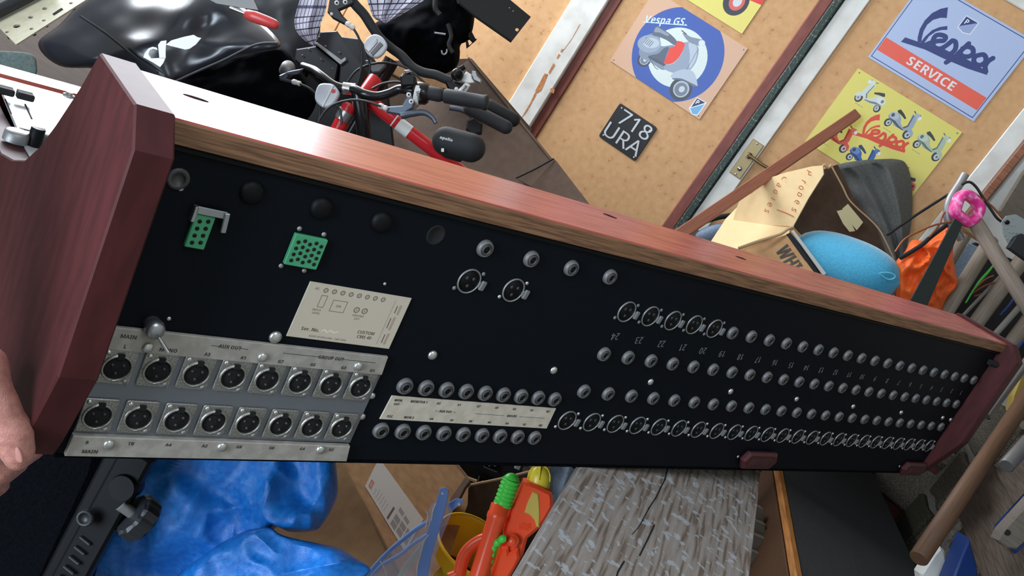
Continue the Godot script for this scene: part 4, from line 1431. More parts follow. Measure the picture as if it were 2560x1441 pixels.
func patch(left: Array, right: Array, c: float, m: int, fold: float, waves: float, nz: FastNoiseLite = null, amp := 0.0, thick := 0.003, lean := 0.0) -> Shape:   # hanging cloth between two edges given in pixels, with folds and thickness
	var s := ns()
	var l := spline(PS(left, c), 6)
	var r := spline(PS(right, c), 6)
	var rows := [[], []]
	for i in l.size():
		var a := []
		var b := []
		for j in m + 1:
			var u := float(j) / m
			var p: Vector3 = l[i].lerp(r[i], u)
			var d := (p - EYE).normalized()
			var w := sin(u * waves * TAU + i * 0.06) * fold + sin(u * waves * 2.3 * TAU + 1.0) * fold * 0.35 - sin(u * PI) * lean
			if nz:
				w += nz.get_noise_3dv(p * 100.0) * amp
			a.append(p + d * w)
			b.append(p + d * (w + thick))
		rows[0].append(a)
		rows[1].append(b)
	s.grid(rows[0], false, false, 1, true)
	s.grid(rows[1], false, false, 1, false)
	var n := l.size() - 1
	for i in n:
		s.quad(rows[0][i][0], rows[0][i + 1][0], rows[1][i + 1][0], rows[1][i][0])
		s.quad(rows[0][i + 1][m], rows[0][i][m], rows[1][i][m], rows[1][i + 1][m])
	for j in m:
		s.quad(rows[0][0][j + 1], rows[0][0][j], rows[1][0][j], rows[1][0][j + 1])
		s.quad(rows[0][n][j], rows[0][n][j + 1], rows[1][n][j + 1], rows[1][n][j])
	return s

func capsule_prof(r: float, l: float, n := 5) -> Array:
	var p := []
	for i in n + 1:
		var a := PI / 2 * i / n
		p.append(Vector2(maxf(0.00002, sin(a)) * r, -l / 2 - cos(a) * r))
	for i in n + 1:
		var a := PI / 2 * (n - i) / n
		p.append(Vector2(maxf(0.00002, sin(a)) * r, l / 2 + cos(a) * r))
	return p

func along(a: Vector3, b: Vector3) -> Transform3D:   # lathe axis y from a to b, centred; relative to the thing being built
	var y := (b - a).normalized()
	var x := y.cross(cam_back)
	x = (x if x.length() > 0.1 else y.cross(Vector3.RIGHT)).normalized()
	return Transform3D(Basis(x, y, x.cross(y)), (a + b) / 2)

func rod(parent: Node, called: String, list: Array, c: float, r: float, m: Material, k := 6, n := 10) -> MeshInstance3D:
	var s := ns()
	s.tube(spline(PS(list, c), k), r, n)
	return part(parent, called, s, m)

func build_left_side() -> void:
	# low table with a bag, a drilled metal panel and odds and ends
	var ty := 0.46
	var a := on_y(-260, 70, ty)
	var b := on_y(260, 40, ty)
	var t := thing("low_table", "low brown wooden table in the upper left corner, under the black bag", "table", Vector3(-1.8, 0, -1.65))
	var s := ns()
	bx(s, -2.45, -1.32, ty - 0.035, ty, -2.35, -1.0, 0.004)
	part(t, "table_top", s, M("table_wood"))
	for q in [[-2.38, -2.28], [-1.38, -2.28], [-2.38, -1.07], [-1.38, -1.07]]:
		bar(t, "leg", Vector3(q[0], 0, q[1]), Vector3(q[0], ty - 0.035, q[1]), 0.05, 0.05, M("table_wood"), 0.003, Vector3.RIGHT)
	var crumple := noise(0.09, FastNoiseLite.TYPE_SIMPLEX_SMOOTH, 4, 3)
	var soft := noise(0.05, FastNoiseLite.TYPE_SIMPLEX_SMOOTH, 6, 2)
	var base := P(330, 120, 1.86)
	t = thing("black_bag", "large shiny black bag with a raised seam lying on the low table", "bag", Vector3(base.x, ty, base.z))
	s = lens(V2([[95, 110], [150, 60], [215, -5], [330, -70], [500, -60], [610, 20], [690, 92], [692, 122], [600, 140], [540, 162], [455, 200], [400, 225], [260, 175], [150, 165]]), 1.86, 0.06, soft, 0.045, 0.09, Vector2(-0.2, -0.68))
	part(t, "body", s, M("black_vinyl"))
	rod(t, "piped_seam", [[694, 108], [640, 112], [560, 150], [500, 176], [440, 203]], 1.765, 0.0026, M("case_black"))
	rod(t, "piped_seam", [[200, 40], [262, 82], [330, 136], [395, 182]], 1.775, 0.0022, M("black_rubber"))
	base = P(480, 250, 1.95)
	solo("black_sack", lens_at(V2([[120, 190], [260, 150], [400, 190], [560, 150], [690, 120], [740, 160], [790, 260], [700, 340], [500, 330], [300, 300], [150, 260]]), 2.24, 0.03, crumple, 0.03, base), M("black_cloth"), "dull black sack slumped between the shiny bag and the desk top", "sack", base)
	base = P(700, 60, 2.5)
	solo("dark_sack", lens_at(V2([[560, -60], [700, -80], [790, -40], [800, 80], [770, 190], [700, 210], [640, 130], [610, 40]]), 2.62, 0.05, soft, 0.03, base), M("case_black"), "dark grey sheet hanging behind the red tool handle", "sheet", base)
	# curled white tape
	base = P(400, 150, 1.72)
	t = thing("white_tape", "curled white tape with a pointed loose end on the shiny black bag", "tape", base)
	for q in [[[414, 112], [428, 101], [460, 92], [484, 87], [494, 93], [503, 95], [490, 111], [474, 122], [463, 124]], [[395, 112], [402, 103], [416, 101], [414, 125], [414, 145], [398, 144]], [[358, 143], [380, 146], [414, 144], [408, 158], [400, 168], [385, 158]], [[358, 144], [361, 134], [371, 121], [381, 117], [391, 119], [394, 125], [383, 122], [374, 126], [371, 136], [378, 146]]]:
		s = ns()
		s.slab(PS(q, 1.715 + 0.004 * t.get_child_count()), 0.0012, 0.0002)
		part(t, "tape_fold", s, M("white_tape"))
	# drilled beige panel
	var pa := P(40, 111, 1.52)
	var pb := P(330, -74, 1.68)
	var pd := P(-25, 45, 1.57)
	var nn := (pb - pa).cross(pd - pa).normalized()
	t = thing("drilled_panel", "beige metal panel drilled with round holes and a slot, top left corner", "panel", pa)
	s = ns()
	var holes := []
	for q in [[42, 65, 9], [77, 43, 6.5], [112, 21, 6.5], [110, 51, 5], [79, 72, 5], [178, 8, 5], [18, 80, 5]]:
		holes.append([on_plane(q[0], q[1], pa, nn), q[2] * 1.55 / FOC])
	s.slab([pa, pb, pb + pd - pa, pd], 0.003, 0.0, EYE, holes)
	part(t, "plate", s, M("beige_metal"))
	var n2 := nn if nn.dot(EYE - pa) > 0 else -nn
	s = ns()
	for q in [[42, 65, 9], [77, 43, 6.5], [112, 21, 6.5], [110, 51, 5], [79, 72, 5], [178, 8, 5], [18, 80, 5]]:
		var h := on_plane(q[0], q[1], pa, nn)
		s.lathe([Vector2(q[2] * 1.62 / FOC, -0.012), Vector2(q[2] * 1.62 / FOC, -0.0035), Vector2(0, -0.0034)], Transform3D(Basis((pb - pa).normalized(), n2, (pb - pa).normalized().cross(n2)), h), 14)
	part(t, "hole_backing", s, M("dark_hole"))
	s = ns()
	s.slab([on_plane(131, 35, pa, nn) + n2 * 0.0006, on_plane(154, 20, pa, nn) + n2 * 0.0006, on_plane(158, 24, pa, nn) + n2 * 0.0006, on_plane(135, 39, pa, nn) + n2 * 0.0006], 0.0006)
	part(t, "slot", s, M("dark_hole"))
	s = ns()
	var tube_r := 0.012
	s.tube([on_plane(-40, 66, pa, nn) + n2 * 0.013, on_plane(130, -22, pa, nn) + n2 * 0.013], tube_r, 12)
	part(t, "tube", s, M("case_black"))
	# teal patterned cloth
	base = P(30, 160, 1.62)
	solo("patterned_cloth", lens_at(V2([[-60, 130], [20, 128], [80, 136], [92, 165], [84, 190], [20, 200], [-60, 190]]), 1.74, 0.01, crumple, 0.01, base), veined("teal_pattern", ramp_tex(0.03, [0.3, 0.42, 0.5, 0.6], [c8(52, 84, 90), c8(84, 88, 78), c8(112, 104, 88), c8(74, 92, 92)], 77), Vector3(7, 7, 7), 0.85), "teal and grey patterned cloth above the control surface of the desk", "cloth", base)
	# red handled tool and the grey sheet above it
	var h0 := P(614, 34, 1.74)
	var h1 := P(692, 63, 1.74)
	t = thing("screwdriver", "screwdriver with a coral red handle on the black bag", "screwdriver", h0)
	s = ns()
	s.lathe([Vector2(0.0045, -0.034), Vector2(0.0095, -0.030), Vector2(0.0115, -0.015), Vector2(0.0108, 0.012), Vector2(0.0095, 0.026), Vector2(0.0070, 0.034), Vector2(0, 0.035)], along(h0, h1), 12)
	part(t, "handle", s, M("red_handle"))
	s = ns()
	s.tube([h0.lerp(h1, 0.02), h0.lerp(h1, -0.5)], 0.003, 8)
	part(t, "shank", s, M("chrome"))
	base = P(580, 10, 1.76)
	t = thing("metal_sheet", "small dull grey metal sheet with a sharp corner above the red tool handle", "metal sheet", base)
	s = ns()
	s.slab([P(500, -14, 1.78), P(628, -12, 1.76), P(644, 24, 1.75), P(604, 20, 1.76), P(540, 8, 1.77)], 0.002)
	part(t, "plate", s, M("dull_steel"))
	# black flight case with rivets
	var c0 := P(800, 120, 2.52)
	t = thing("flight_case", "black riveted equipment case half hidden under the checked shirt", "case", c0)
	s = ns()
	s.slab(PS([[740, 122], [790, 114], [848, 160], [838, 206], [780, 190], [736, 150]], 2.50), 0.16, 0.004)
	part(t, "body", s, M("case_black"))
	s = ns()
	s.slab(PS([[784, 108], [800, 78], [842, 76], [910, 170], [896, 224], [846, 214], [850, 160]], 2.48), 0.14, 0.004)
	part(t, "lid", s, M("case_black"))
	s = ns()
	s.slab(PS([[786, 108], [793, 106], [854, 150], [863, 143], [866, 150], [851, 162]], 2.465), 0.008, 0.001)
	part(t, "edge_strip", s, M("dull_steel"))
	s = ns()
	s.slab(PS([[620, 60], [900, 96], [965, 190], [990, 420], [620, 420]], 2.76), 0.03, 0.004)
	part(t, "back_panel", s, M("case_black"))
	for q in [[798, 93], [814, 116], [848, 132], [803, 149], [832, 173], [772, 124], [756, 139]]:
		s = ns()
		s.blob(Transform3D(Basis(), P(q[0], q[1], 2.470 if q[0] > 806 or q[1] < 100 else 2.488)), Vector3.ONE * 0.003, 6, 10)
		part(t, "rivet", s, M("jack_nut"))
	# checked shirt in two hanging pieces
	var pr := Print.new(256, 256, c8(196, 192, 206))
	for i in 8:
		pr.poly([Vector2(i * 32 + 12, 0), Vector2(i * 32 + 17, 0), Vector2(i * 32 + 17, 256), Vector2(i * 32 + 12, 256)], c8(44, 46, 70))
		pr.poly([Vector2(0, i * 32 + 8), Vector2(256, i * 32 + 8), Vector2(256, i * 32 + 14), Vector2(0, i * 32 + 14)], c8(92, 90, 116) if i % 2 else c8(44, 46, 70))
	var check := plain("checked_cloth", Color.WHITE, 0.9)
	check.albedo_texture = pr.tex()
	base = P(780, 60, 2.38)
	t = thing("checked_shirt", "checked grey and navy shirt hanging over the black case and bag", "shirt", base)
	part(t, "sleeve", patch([[762, -40], [741, 27], [736, 58], [744, 82], [768, 106], [784, 116]], [[826, -40], [814, 27], [806, 48], [796, 76], [790, 100], [788, 117]], 2.40, 24, 0.008, 1.3, crumple, 0.012), check)
	part(t, "front", patch([[905, -50], [916, -5], [926, 25], [934, 44], [950, 54], [962, 58]], [[1085, -50], [1066, -6], [1030, 20], [1002, 38], [984, 48], [966, 58]], 2.44, 30, 0.008, 2.0, crumple, 0.012), check)
	# backpack
	base = P(1060, 100, 2.70)
	t = thing("backpack", "black cloth backpack with straps and buckle against the pale hardboard", "backpack", base)
	part(t, "body", lens(V2([[935, 70], [965, 40], [1010, -10], [1080, -70], [1170, -50], [1186, 20], [1186, 46], [1178, 84], [1152, 112], [1150, 132], [1148, 150], [1138, 170], [1106, 186], [1050, 182], [990, 140]]), 2.72, 0.13, noise(0.07, FastNoiseLite.TYPE_SIMPLEX_SMOOTH, 3, 3), 0.05, 0.1), M("black_cloth"))
	rod(t, "strap", [[1092, -20], [1088, 10], [1090, 26], [1100, 38]], 2.545, 0.008, M("case_black"))
	rod(t, "strap", [[1120, 60], [1128, 90], [1122, 112], [1132, 132]], 2.565, 0.006, M("black_rubber"))
	rod(t, "zip", [[1086, 82], [1100, 84], [1114, 86]], 2.56, 0.003, M("dull_steel"))
	rod(t, "hook", [[1104, 126], [1106, 134], [1112, 136], [1117, 130], [1117, 123]], 2.57, 0.0025, M("dull_steel"))
	s = ns()
	s.slab(PS([[1172, 80], [1178, 76], [1190, 99], [1182, 106], [1168, 92]], 2.66), 0.012, 0.002)
	s.slab(PS([[1164, 102], [1169, 99], [1173, 114], [1190, 96], [1192, 98], [1166, 121]], 2.66), 0.006, 0.001)
	part(t, "buckle", s, M("black_plastic"))
	rod(t, "webbing", [[1120, 86], [1150, 104], [1176, 92]], 2.68, 0.006, M("black_cloth"))
	# black metal plate with a hole
	var m0 := P(1277, 106, 2.62)
	t = thing("metal_plate", "black metal plate with a punched hole in its corner, top middle", "metal plate", m0)
	s = ns()
	s.slab(PS([[1277, 106], [1187, 43], [1143, 8], [1120, -60], [1238, -70], [1276, 0], [1327, 42]], 2.62), 0.004, 0.0, EYE, [[P(1292.5, 74, 2.62), 0.0052]])
	part(t, "plate", s, M("black_gloss"))
	s = ns()
	s.slab(PS([[1277, 106], [1187, 43], [1143, 8], [1147, 5], [1190, 39], [1279, 101]], 2.612), 0.006, 0.001)
	part(t, "folded_edge", s, M("black_plastic"))
	for q in [[1274, 20], [1283, 28]]:
		s = ns()
		s.blob(Transform3D(Basis(), P(q[0], q[1], 2.6195)), Vector3.ONE * 0.0018, 6, 8)
		part(t, "rivet", s, M("screw_metal"))
	# big dark cardboard box that the bicycles lean into
	var ba := P(1172, 146, 2.86)
	var bb := P(1476, 520, 2.36)
	var bd := P(1000, 310, 2.86)
	t = thing("cardboard_box", "big dark brown cardboard box standing open behind the bicycle handlebars", "cardboard box", Vector3(bb.x, 0, bb.z))
	s = ns()
	s.slab([ba, bb, bb + (bd - ba) * 1.6, ba + (bd - ba) * 1.6], 0.006, 0.001)
	part(t, "side", s, M("dark_card"))
	s = ns()
	s.tube([ba + (EYE - ba).normalized() * 0.002, bb + (EYE - bb).normalized() * 0.002], 0.0042, 6)
	part(t, "torn_rim", s, M("dark_card"))
	s = ns()
	s.slab([P(960, 150, 2.98), P(1180, 150, 2.98), P(1330, 320, 2.90), P(1250, 500, 2.88), P(900, 440, 2.92)], 0.006, 0.001)
	part(t, "far_side", s, M("dark_card"))
	s = ns()
	s.slab([P(1384, 396, 2.47), P(1392, 404, 2.46), P(1474, 512, 2.335), P(1398, 506, 2.40), P(1292, 447, 2.50)], 0.004, 0.001)
	part(t, "flap", s, M("dark_card"))
	rod(t, "flap_edge", [[1290, 446], [1340, 422], [1384, 397]], 2.46, 0.0022, M("dark_hole"), 2, 6)
	s = ns()
	s.slab(PS([[975, 182], [1000, 160], [1112, 196], [1120, 222], [1040, 216]], 2.62), 0.05, 0.002)
	solo_at("tan_box", s, M("card"), "flat tan card box lying behind the black handlebar stem", "box")
	# patterned dark case at the lower left and the black stand in front of it
	s = ns()
	s.slab(PS([[-420, 1130], [-100, 1090], [290, 1090], [262, 1200], [200, 1330], [120, 1500], [60, 1700], [-420, 1700]], 1.0), 0.14, 0.02)
	solo_at("cloth_case", s, M("black_cloth"), "black cloth covered case filling the lower left corner", "case")
	var sp := P(318, 1215, 0.93)
	t = thing("desk_stand", "black folding stand with a locking knob and ribbed leg, under the desk left", "stand", P(150, 1500, 0.93))
	bar(t, "leg", P(148, 1500, 0.94), P(352, 1128, 0.93), 0.020, 0.034, M("black_plastic"), 0.003, cam_right)
	bar(t, "arm", P(120, 1470, 0.96), P(300, 1120, 0.95), 0.02, 0.018, M("black_plastic"), 0.003, cam_right)
	s = ns()
	s.lathe([Vector2(0.013, -0.014), Vector2(0.0142, -0.010), Vector2(0.0142, 0.010), Vector2(0.013, 0.014)], Transform3D(Basis(cam_right, cam_back, -cam_up), sp), 20)
	part(t, "pivot", s, M("black_plastic"))
	for i in 6:
		var p0 := P(214 - i * 13.5, 1352 + i * 24.5, 0.925)
		s = ns()
		s.box(Transform3D(aim(P(190, 1340, 0.925), P(230, 1372, 0.925), cam_back), p0), Vector3(0.014, 0.006, 0.0030), 0.001)
		part(t, "rib", s, M("case_black"))
	s = ns()
	s.lathe([Vector2(0.009, 0), Vector2(0.0085, 0.003), Vector2(0.006, 0.004), Vector2(0.0055, 0.0015), Vector2(0, 0.0015)], Transform3D(Basis(cam_right, cam_back, -cam_up), P(214, 1296, 0.914)), 14)
	part(t, "bolt", s, M("case_black"))
	var k0 := P(320, 1277, 0.93)
	var k1 := P(374, 1314, 0.945)
	s = ns()
	var flute := PackedVector2Array()
	for i in 40:
		var aa := TAU * i / 40.0
		flute.append(Vector2.from_angle(aa) * (0.0232 + 0.0012 * cos(aa * 10.0)))
	var kx := along(k0, k1)
	s.prism(flute, Transform3D(Basis(kx.basis.x, -kx.basis.z, kx.basis.y), k0.lerp(k1, 0.16)), 0.020, 0.003)
	var knob := part(t, "locking_knob", s, M("case_black"))
	s = ns()
	s.tube([k0.lerp(k1, -0.35), k0.lerp(k1, 0.4)], 0.006, 10)
	part(knob, "shaft", s, M("dull_steel"))

func lens_at(outline: Array, c: float, bulge: float, nz: FastNoiseLite, amp: float, at: Vector3) -> Shape:
	org = at
	return lens(outline, c, bulge, nz, amp)

func solo_at(called: String, s: Shape, m: Material, label: String, category: String, group := "") -> MeshInstance3D:   # a single-mesh thing built in world places: its node goes to the middle of its footprint
	var mesh := s.mesh()
	var box := mesh.get_aabb()
	var at := s.org + Vector3(box.get_center().x, box.position.y, box.get_center().z)
	var shift := SurfaceTool.new()
	shift.append_from(mesh, 0, Transform3D(Basis(), s.org - at))
	var o := part(self, numbered(called), shift.commit(), m, Transform3D(Basis(), at))
	tag(o, label, category, group)
	org = Vector3.ZERO
	return o


# ---------------------------------------------------------------- bicycles
func disc_at(parent: Node, called: String, x: float, y: float, c: float, r: float, th: float, m: Material, facing := Vector3.ZERO) -> MeshInstance3D:
	var p := P(x, y, c)
	var n := facing if facing != Vector3.ZERO else (EYE - p).normalized()
	var rx := n.cross(cam_up).normalized()
	var s := ns()
	s.lathe([Vector2(r, -th), Vector2(r, -th * 0.25), Vector2(r * 0.86, 0), Vector2(0, 0)], Transform3D(Basis(rx, n, rx.cross(n)), p), 18)
	return part(parent, called, s, m)

func flat(parent: Node, called: String, list: Array, c: float, th: float, m: Material, bev := 0.002) -> MeshInstance3D:
	var s := ns()
	s.slab(PS(list, c), th, bev)
	return part(parent, called, s, m)

func capsule(parent: Node, called: String, a: Vector3, b: Vector3, r: float, m: Material) -> MeshInstance3D:
	var s := ns()
	s.lathe(capsule_prof(r, maxf(0.001, a.distance_to(b) - r)), along(a, b), 18)
	return part(parent, called, s, m)

func wheel(parent: Node, hub: Vector3, axle: Vector3, r: float) -> void:
	var side := axle.normalized()
	var f := side.cross(Vector3.UP).normalized()
	var path := []
	for i in 36:
		var a := TAU * i / 36.0
		path.append(hub + (f * cos(a) + Vector3.UP * sin(a)) * (r - 0.02))
	var s := ns()
	s.ring(path, [0.02, 0.022], 8)
	var w := part(parent, "wheel", s, M("black_rubber"))
	s = ns()
	for i in 14:
		var a := TAU * i / 14.0
		s.tube([hub, hub + (f * cos(a) + Vector3.UP * sin(a)) * (r - 0.035)], 0.0012, 4, false)
	part(w, "spokes", s, M("steel"))

func build_bikes() -> void:
	var c := 2.12
	var foot := P(876, 262, c)
	var dirf := (P(838, 336, c + 0.02) - foot).normalized()
	var hub := foot + dirf * ((foot.y - 0.25) / -dirf.y)
	var t := thing("bicycle", "red bicycle with a shiny black curved handlebar and grey twist grip, nearest the desk top", "bicycle", Vector3(hub.x, 0, hub.z))
	var s := ns()
	s.tube([foot, hub], [0.018, 0.010], 12)
	part(t, "fork", s, M("bike_red"))
	var d0 := P(906, 240, c + 0.02)
	var d1 := P(1083, 376, c + 0.06)
	s = ns()
	s.tube([d0, d1, d1 + (d1 - d0) * 1.3], 0.0165, 16)
	var dt := part(t, "down_tube", s, M("bike_red"))
	for q in [[0.50, 0.66], [0.44, 0.455]]:
		s = ns()
		s.tube([d0.lerp(d1, q[0]), d0.lerp(d1, q[1])], 0.0169, 16, false)
		part(dt, "frame_decal", s, M("sticker_white"))
	wheel(t, hub, dirf.cross(d1 - d0), 0.25)
	s = ns()
	s.tube([P(938, 198, c + 0.05), P(912, 236, c + 0.03), P(894, 262, c + 0.02)], 0.0185, 14)
	part(t, "head_tube", s, M("bike_red"))
	s = ns()
	s.tube(spline([P(896, 226, c - 0.005), P(900, 262, c), P(906, 300, c + 0.01), P(910, 345, c + 0.03)], 4), 0.0175, 14)
	part(t, "stem", s, M("bike_black"))
	s = ns()
	s.tube([foot.lerp(hub, 0.035), foot.lerp(hub, 0.085)], 0.0205, 14)
	part(t, "headset", s, M("steel"))
	var bar_path := [[757, 167, c + 0.05], [783, 176, c + 0.03], [806, 193, c + 0.01], [833, 213, c], [860, 222, c], [886, 224, c - 0.01], [910, 235, c - 0.02], [940, 241, c - 0.02], [972, 234, c - 0.02], [1000, 223, c - 0.02], [1030, 227, c - 0.03], [1080, 233, c - 0.04]]
	rod(t, "handlebar", bar_path, c, 0.0112, M("bike_black"), 6, 14)
	s = ns()
	s.tube(PS([[858, 221], [888, 224]], c - 0.003), 0.0145, 14)
	part(t, "bar_clamp", s, M("chrome"))
	s = ns()
	s.lathe(capsule_prof(0.0166, 0.02, 4), along(P(1066, 231, c - 0.04), P(1106, 239, c - 0.045)), 18)
	part(t, "twist_grip", s, M("grip_black"))
	s = ns()
	s.lathe([Vector2(0.0150, -0.050), Vector2(0.0172, -0.046), Vector2(0.0168, 0.0), Vector2(0.0166, 0.043), Vector2(0.0185, 0.047), Vector2(0.0175, 0.053), Vector2(0, 0.054)], along(P(1110, 239, c - 0.045), P(1216, 257, c - 0.06)), 20)
	part(t, "grip", s, M("grip_black"))
	s = ns()
	s.lathe([Vector2(0.0180, -0.020), Vector2(0.0250, -0.016), Vector2(0.0262, 0.0), Vector2(0.0250, 0.014), Vector2(0.0190, 0.020)], along(P(1028, 228, c - 0.035), P(1076, 238, c - 0.035)), 20)
	var sh := part(t, "gear_shifter", s, M("bike_black"))
	s = ns()
	s.lathe([Vector2(0.0258, -0.007), Vector2(0.0266, 0.0), Vector2(0.0258, 0.006)], along(P(1026, 230, c - 0.036), P(1066, 240, c - 0.036)), 24)
	part(sh, "shifter_band", s, M("sticker_white"))
	s = ns()
	s.text("SRAM", Transform3D(Basis((cam_up * -0.97 + cam_right * 0.2).normalized(), (cam_right * 0.97 + cam_up * 0.2).normalized(), cam_back), P(1046, 240, c - 0.068)), 0.0075, true, 0.0006, "Droid Sans", 0.8)
	part(sh, "lettering", s, M("ink"))
	flat(t, "brake_clamp", [[1016, 228], [1030, 232], [1036, 256], [1032, 270], [1003, 288], [966, 281], [967, 266], [1006, 263], [1014, 248]], c - 0.055, 0.014, M("lever_grey"), 0.003)
	for q in [[1022, 237], [1028, 254]]:
		disc_at(t, "bolt", q[0], q[1], c - 0.058, 0.0058, 0.004, M("sticker_white"))
		disc_at(t, "bolt_socket", q[0], q[1], c - 0.0585, 0.0022, 0.002, M("dark_hole"))
	s = ns()
	s.tube(spline(PS([[1002, 290], [1030, 284], [1060, 282], [1080, 293], [1090, 308]], c - 0.05), 5), [0.008, 0.0085, 0.0085, 0.0085, 0.008, 0.008, 0.008, 0.0075, 0.0075, 0.007, 0.007, 0.0065, 0.0065, 0.006, 0.006, 0.006, 0.0055, 0.0055, 0.005, 0.005, 0.0055], 10)
	part(t, "brake_lever", s, M("lever_grey"))
	s = ns()
	s.lathe([Vector2(0.004, -0.012), Vector2(0.0065, -0.009), Vector2(0.0065, -0.002), Vector2(0.005, 0), Vector2(0.006, 0.003), Vector2(0.006, 0.009), Vector2(0.003, 0.011)], along(P(948, 264, c - 0.06), P(968, 272, c - 0.06)), 12)
	part(t, "cable_adjuster", s, M("sticker_white"))
	disc_at(t, "bar_end", 722, 165, c + 0.04, 0.0175, 0.03, M("dull_steel"), (cam_back + cam_right * 0.5 + cam_up * 0.3).normalized())
	flat(t, "brake_clamp", [[760, 170], [745, 184], [718, 189], [714, 195], [736, 201], [733, 208], [699, 200], [697, 188], [718, 178]], c + 0.03, 0.012, M("lever_grey"), 0.003)
	s = ns()
	s.lathe([Vector2(0.004, -0.012), Vector2(0.0065, -0.009), Vector2(0.0065, -0.002), Vector2(0.005, 0), Vector2(0.006, 0.003), Vector2(0.006, 0.009), Vector2(0.003, 0.011)], along(P(732, 204, c + 0.02), P(752, 210, c + 0.02)), 12)
	part(t, "cable_adjuster", s, M("sticker_white"))
	rod(t, "brake_cable", [[750, 210], [775, 222], [793, 240], [800, 268], [797, 306]], c - 0.02, 0.0028, M("cable_black"))
	rod(t, "brake_cable", [[798, 300], [815, 276], [840, 259], [880, 250], [918, 254], [952, 266]], c - 0.07, 0.0028, M("cable_black"))
	rod(t, "gear_cable", [[838, 260], [851, 278], [854, 312]], c - 0.05, 0.0028, M("cable_black"))
	rod(t, "gear_cable", [[930, 222], [958, 209], [990, 205], [1016, 209], [1040, 216]], c - 0.01, 0.003, M("cable_black"))
	s = ns()
	s.slab(smooth_loop([[797, 211], [820, 208], [835, 213], [847, 231], [840, 250], [827, 264], [808, 268], [790, 254], [787, 235]], c - 0.05), 0.016, 0.003)
	var r := part(t, "reflector", s, M("reflector_clear"))
	flat(r, "reflector_ridge", [[832, 211], [835, 213], [808, 267], [804, 267]], c - 0.053, 0.004, M("sticker_white"), 0.001)
	flat(r, "red_spot", [[830, 222], [838, 224], [838, 231], [831, 233], [827, 228]], c - 0.052, 0.003, M("red_handle"), 0.0005)
	s = ns()
	s.slab(PS([[1000, 190], [1006, 182], [1032, 183], [1038, 190], [1038, 214], [1002, 216]], c - 0.06), 0.035, 0.004)
	var bell := part(t, "bell", s, M("bike_black"))
	flat(bell, "bell_top", [[1010, 176], [1022, 174], [1030, 180], [1016, 184]], c - 0.061, 0.01, M("chrome"), 0.001)
	# a handlebar roll bag strapped below the grip
	var g0 := P(1104, 350, c - 0.02)
	var g1 := P(1190, 373, c - 0.04)
	t = thing("roll_bag", "small black cylindrical handlebar bag with a white word on it, hanging below the grip", "bag", g0)
	s = ns()
	s.lathe(capsule_prof(0.034, 0.062, 6), along(g0, g1), 24)
	part(t, "body", s, M("grip_black"))
	var gd := (g1 - g0).normalized()
	var gz := (EYE - g0).normalized()
	gz = (gz - gd * gz.dot(gd) + cam_up * 0.15).normalized()
	gz = (gz - gd * gz.dot(gd)).normalized()
	s = ns()
	s.text("apollo", Transform3D(Basis(gd, gz.cross(gd), gz), g0.lerp(g1, 0.26) + gz * 0.0342), 0.0062, true, 0.0006, "Droid Sans", 1.25)
	part(t, "lettering", s, M("sticker_white"))
	flat(t, "strap", [[1086, 372], [1100, 366], [1140, 380], [1160, 392], [1150, 404], [1110, 392]], c - 0.02, 0.02, M("black_rubber"), 0.003)
	flat(t, "white_tab", [[1103, 371], [1110, 371], [1110, 380], [1103, 380]], c - 0.06, 0.002, M("sticker_white"), 0.0005)
	# the second bicycle, its matt bar behind the first
	c = 2.36
	foot = P(980, 150, c + 0.02)
	dirf = (P(900, 290, c + 0.06) - foot).normalized()
	hub = foot + dirf * ((foot.y - 0.27) / -dirf.y)
	t = thing("bicycle", "second bicycle with a matt black curved handlebar and silver levers, behind the red one", "bicycle", Vector3(hub.x, 0, hub.z))
	rod(t, "handlebar", [[872, -8, c - 0.05], [890, 14, c - 0.04], [910, 36, c - 0.03], [930, 67, c - 0.02], [952, 98, c - 0.01], [980, 122, c], [1003, 139, c], [1030, 167, c], [1058, 181, c], [1088, 187, c], [1112, 197, c], [1130, 203, c]], c, 0.0125, M("grip_black"), 6, 14)
	s = ns()
	s.tube([foot, foot.lerp(hub, 0.25), hub], [0.021, 0.018, 0.012], 14)
	part(t, "stem_and_fork", s, M("bike_black"))
	wheel(t, hub, dirf.cross(Vector3(0.6, 0, -0.8)), 0.27)
	flat(t, "mount", [[913, 150], [925, 148], [936, 160], [955, 150], [966, 162], [948, 180], [930, 182], [916, 164]], c - 0.03, 0.02, M("jack_nut"), 0.003)
	s = ns()
	s.slab(smooth_loop([[910, 114], [917, 95], [936, 85], [955, 92], [967, 110], [963, 126], [950, 140], [936, 144], [918, 134]], c - 0.08), 0.014, 0.003)
	r = part(t, "reflector", s, M("reflector_clear"))
	flat(r, "reflector_stripe", [[913, 122], [942, 96], [944, 106], [922, 131]], c - 0.083, 0.004, M("chrome"), 0.001)
	flat(r, "reflector_stripe", [[926, 132], [950, 104], [958, 112], [932, 140]], c - 0.083, 0.004, M("jack_nut"), 0.001)
	flat(t, "brake_clamp", [[828, -30], [882, -30], [884, 8], [848, 24], [856, 38], [874, 56], [868, 64], [830, 44], [818, 30]], c - 0.06, 0.016, M("case_black"), 0.003)
	for q in [[842, 7], [863, 5]]:
		disc_at(t, "bolt", q[0], q[1], c - 0.063, 0.0062, 0.004, M("sticker_white"))
		disc_at(t, "bolt_socket", q[0], q[1], c - 0.0635, 0.0026, 0.002, M("dark_hole"))
	disc_at(t, "bolt", 829, 35, c - 0.063, 0.004, 0.004, M("sticker_white"))
	s = ns()
	s.lathe([Vector2(0.005, -0.014), Vector2(0.0072, -0.010), Vector2(0.0072, -0.002), Vector2(0.0055, 0), Vector2(0.007, 0.003), Vector2(0.006, 0.011), Vector2(0.003, 0.013)], along(P(866, 58, c - 0.06), P(886, 72, c - 0.06)), 12)
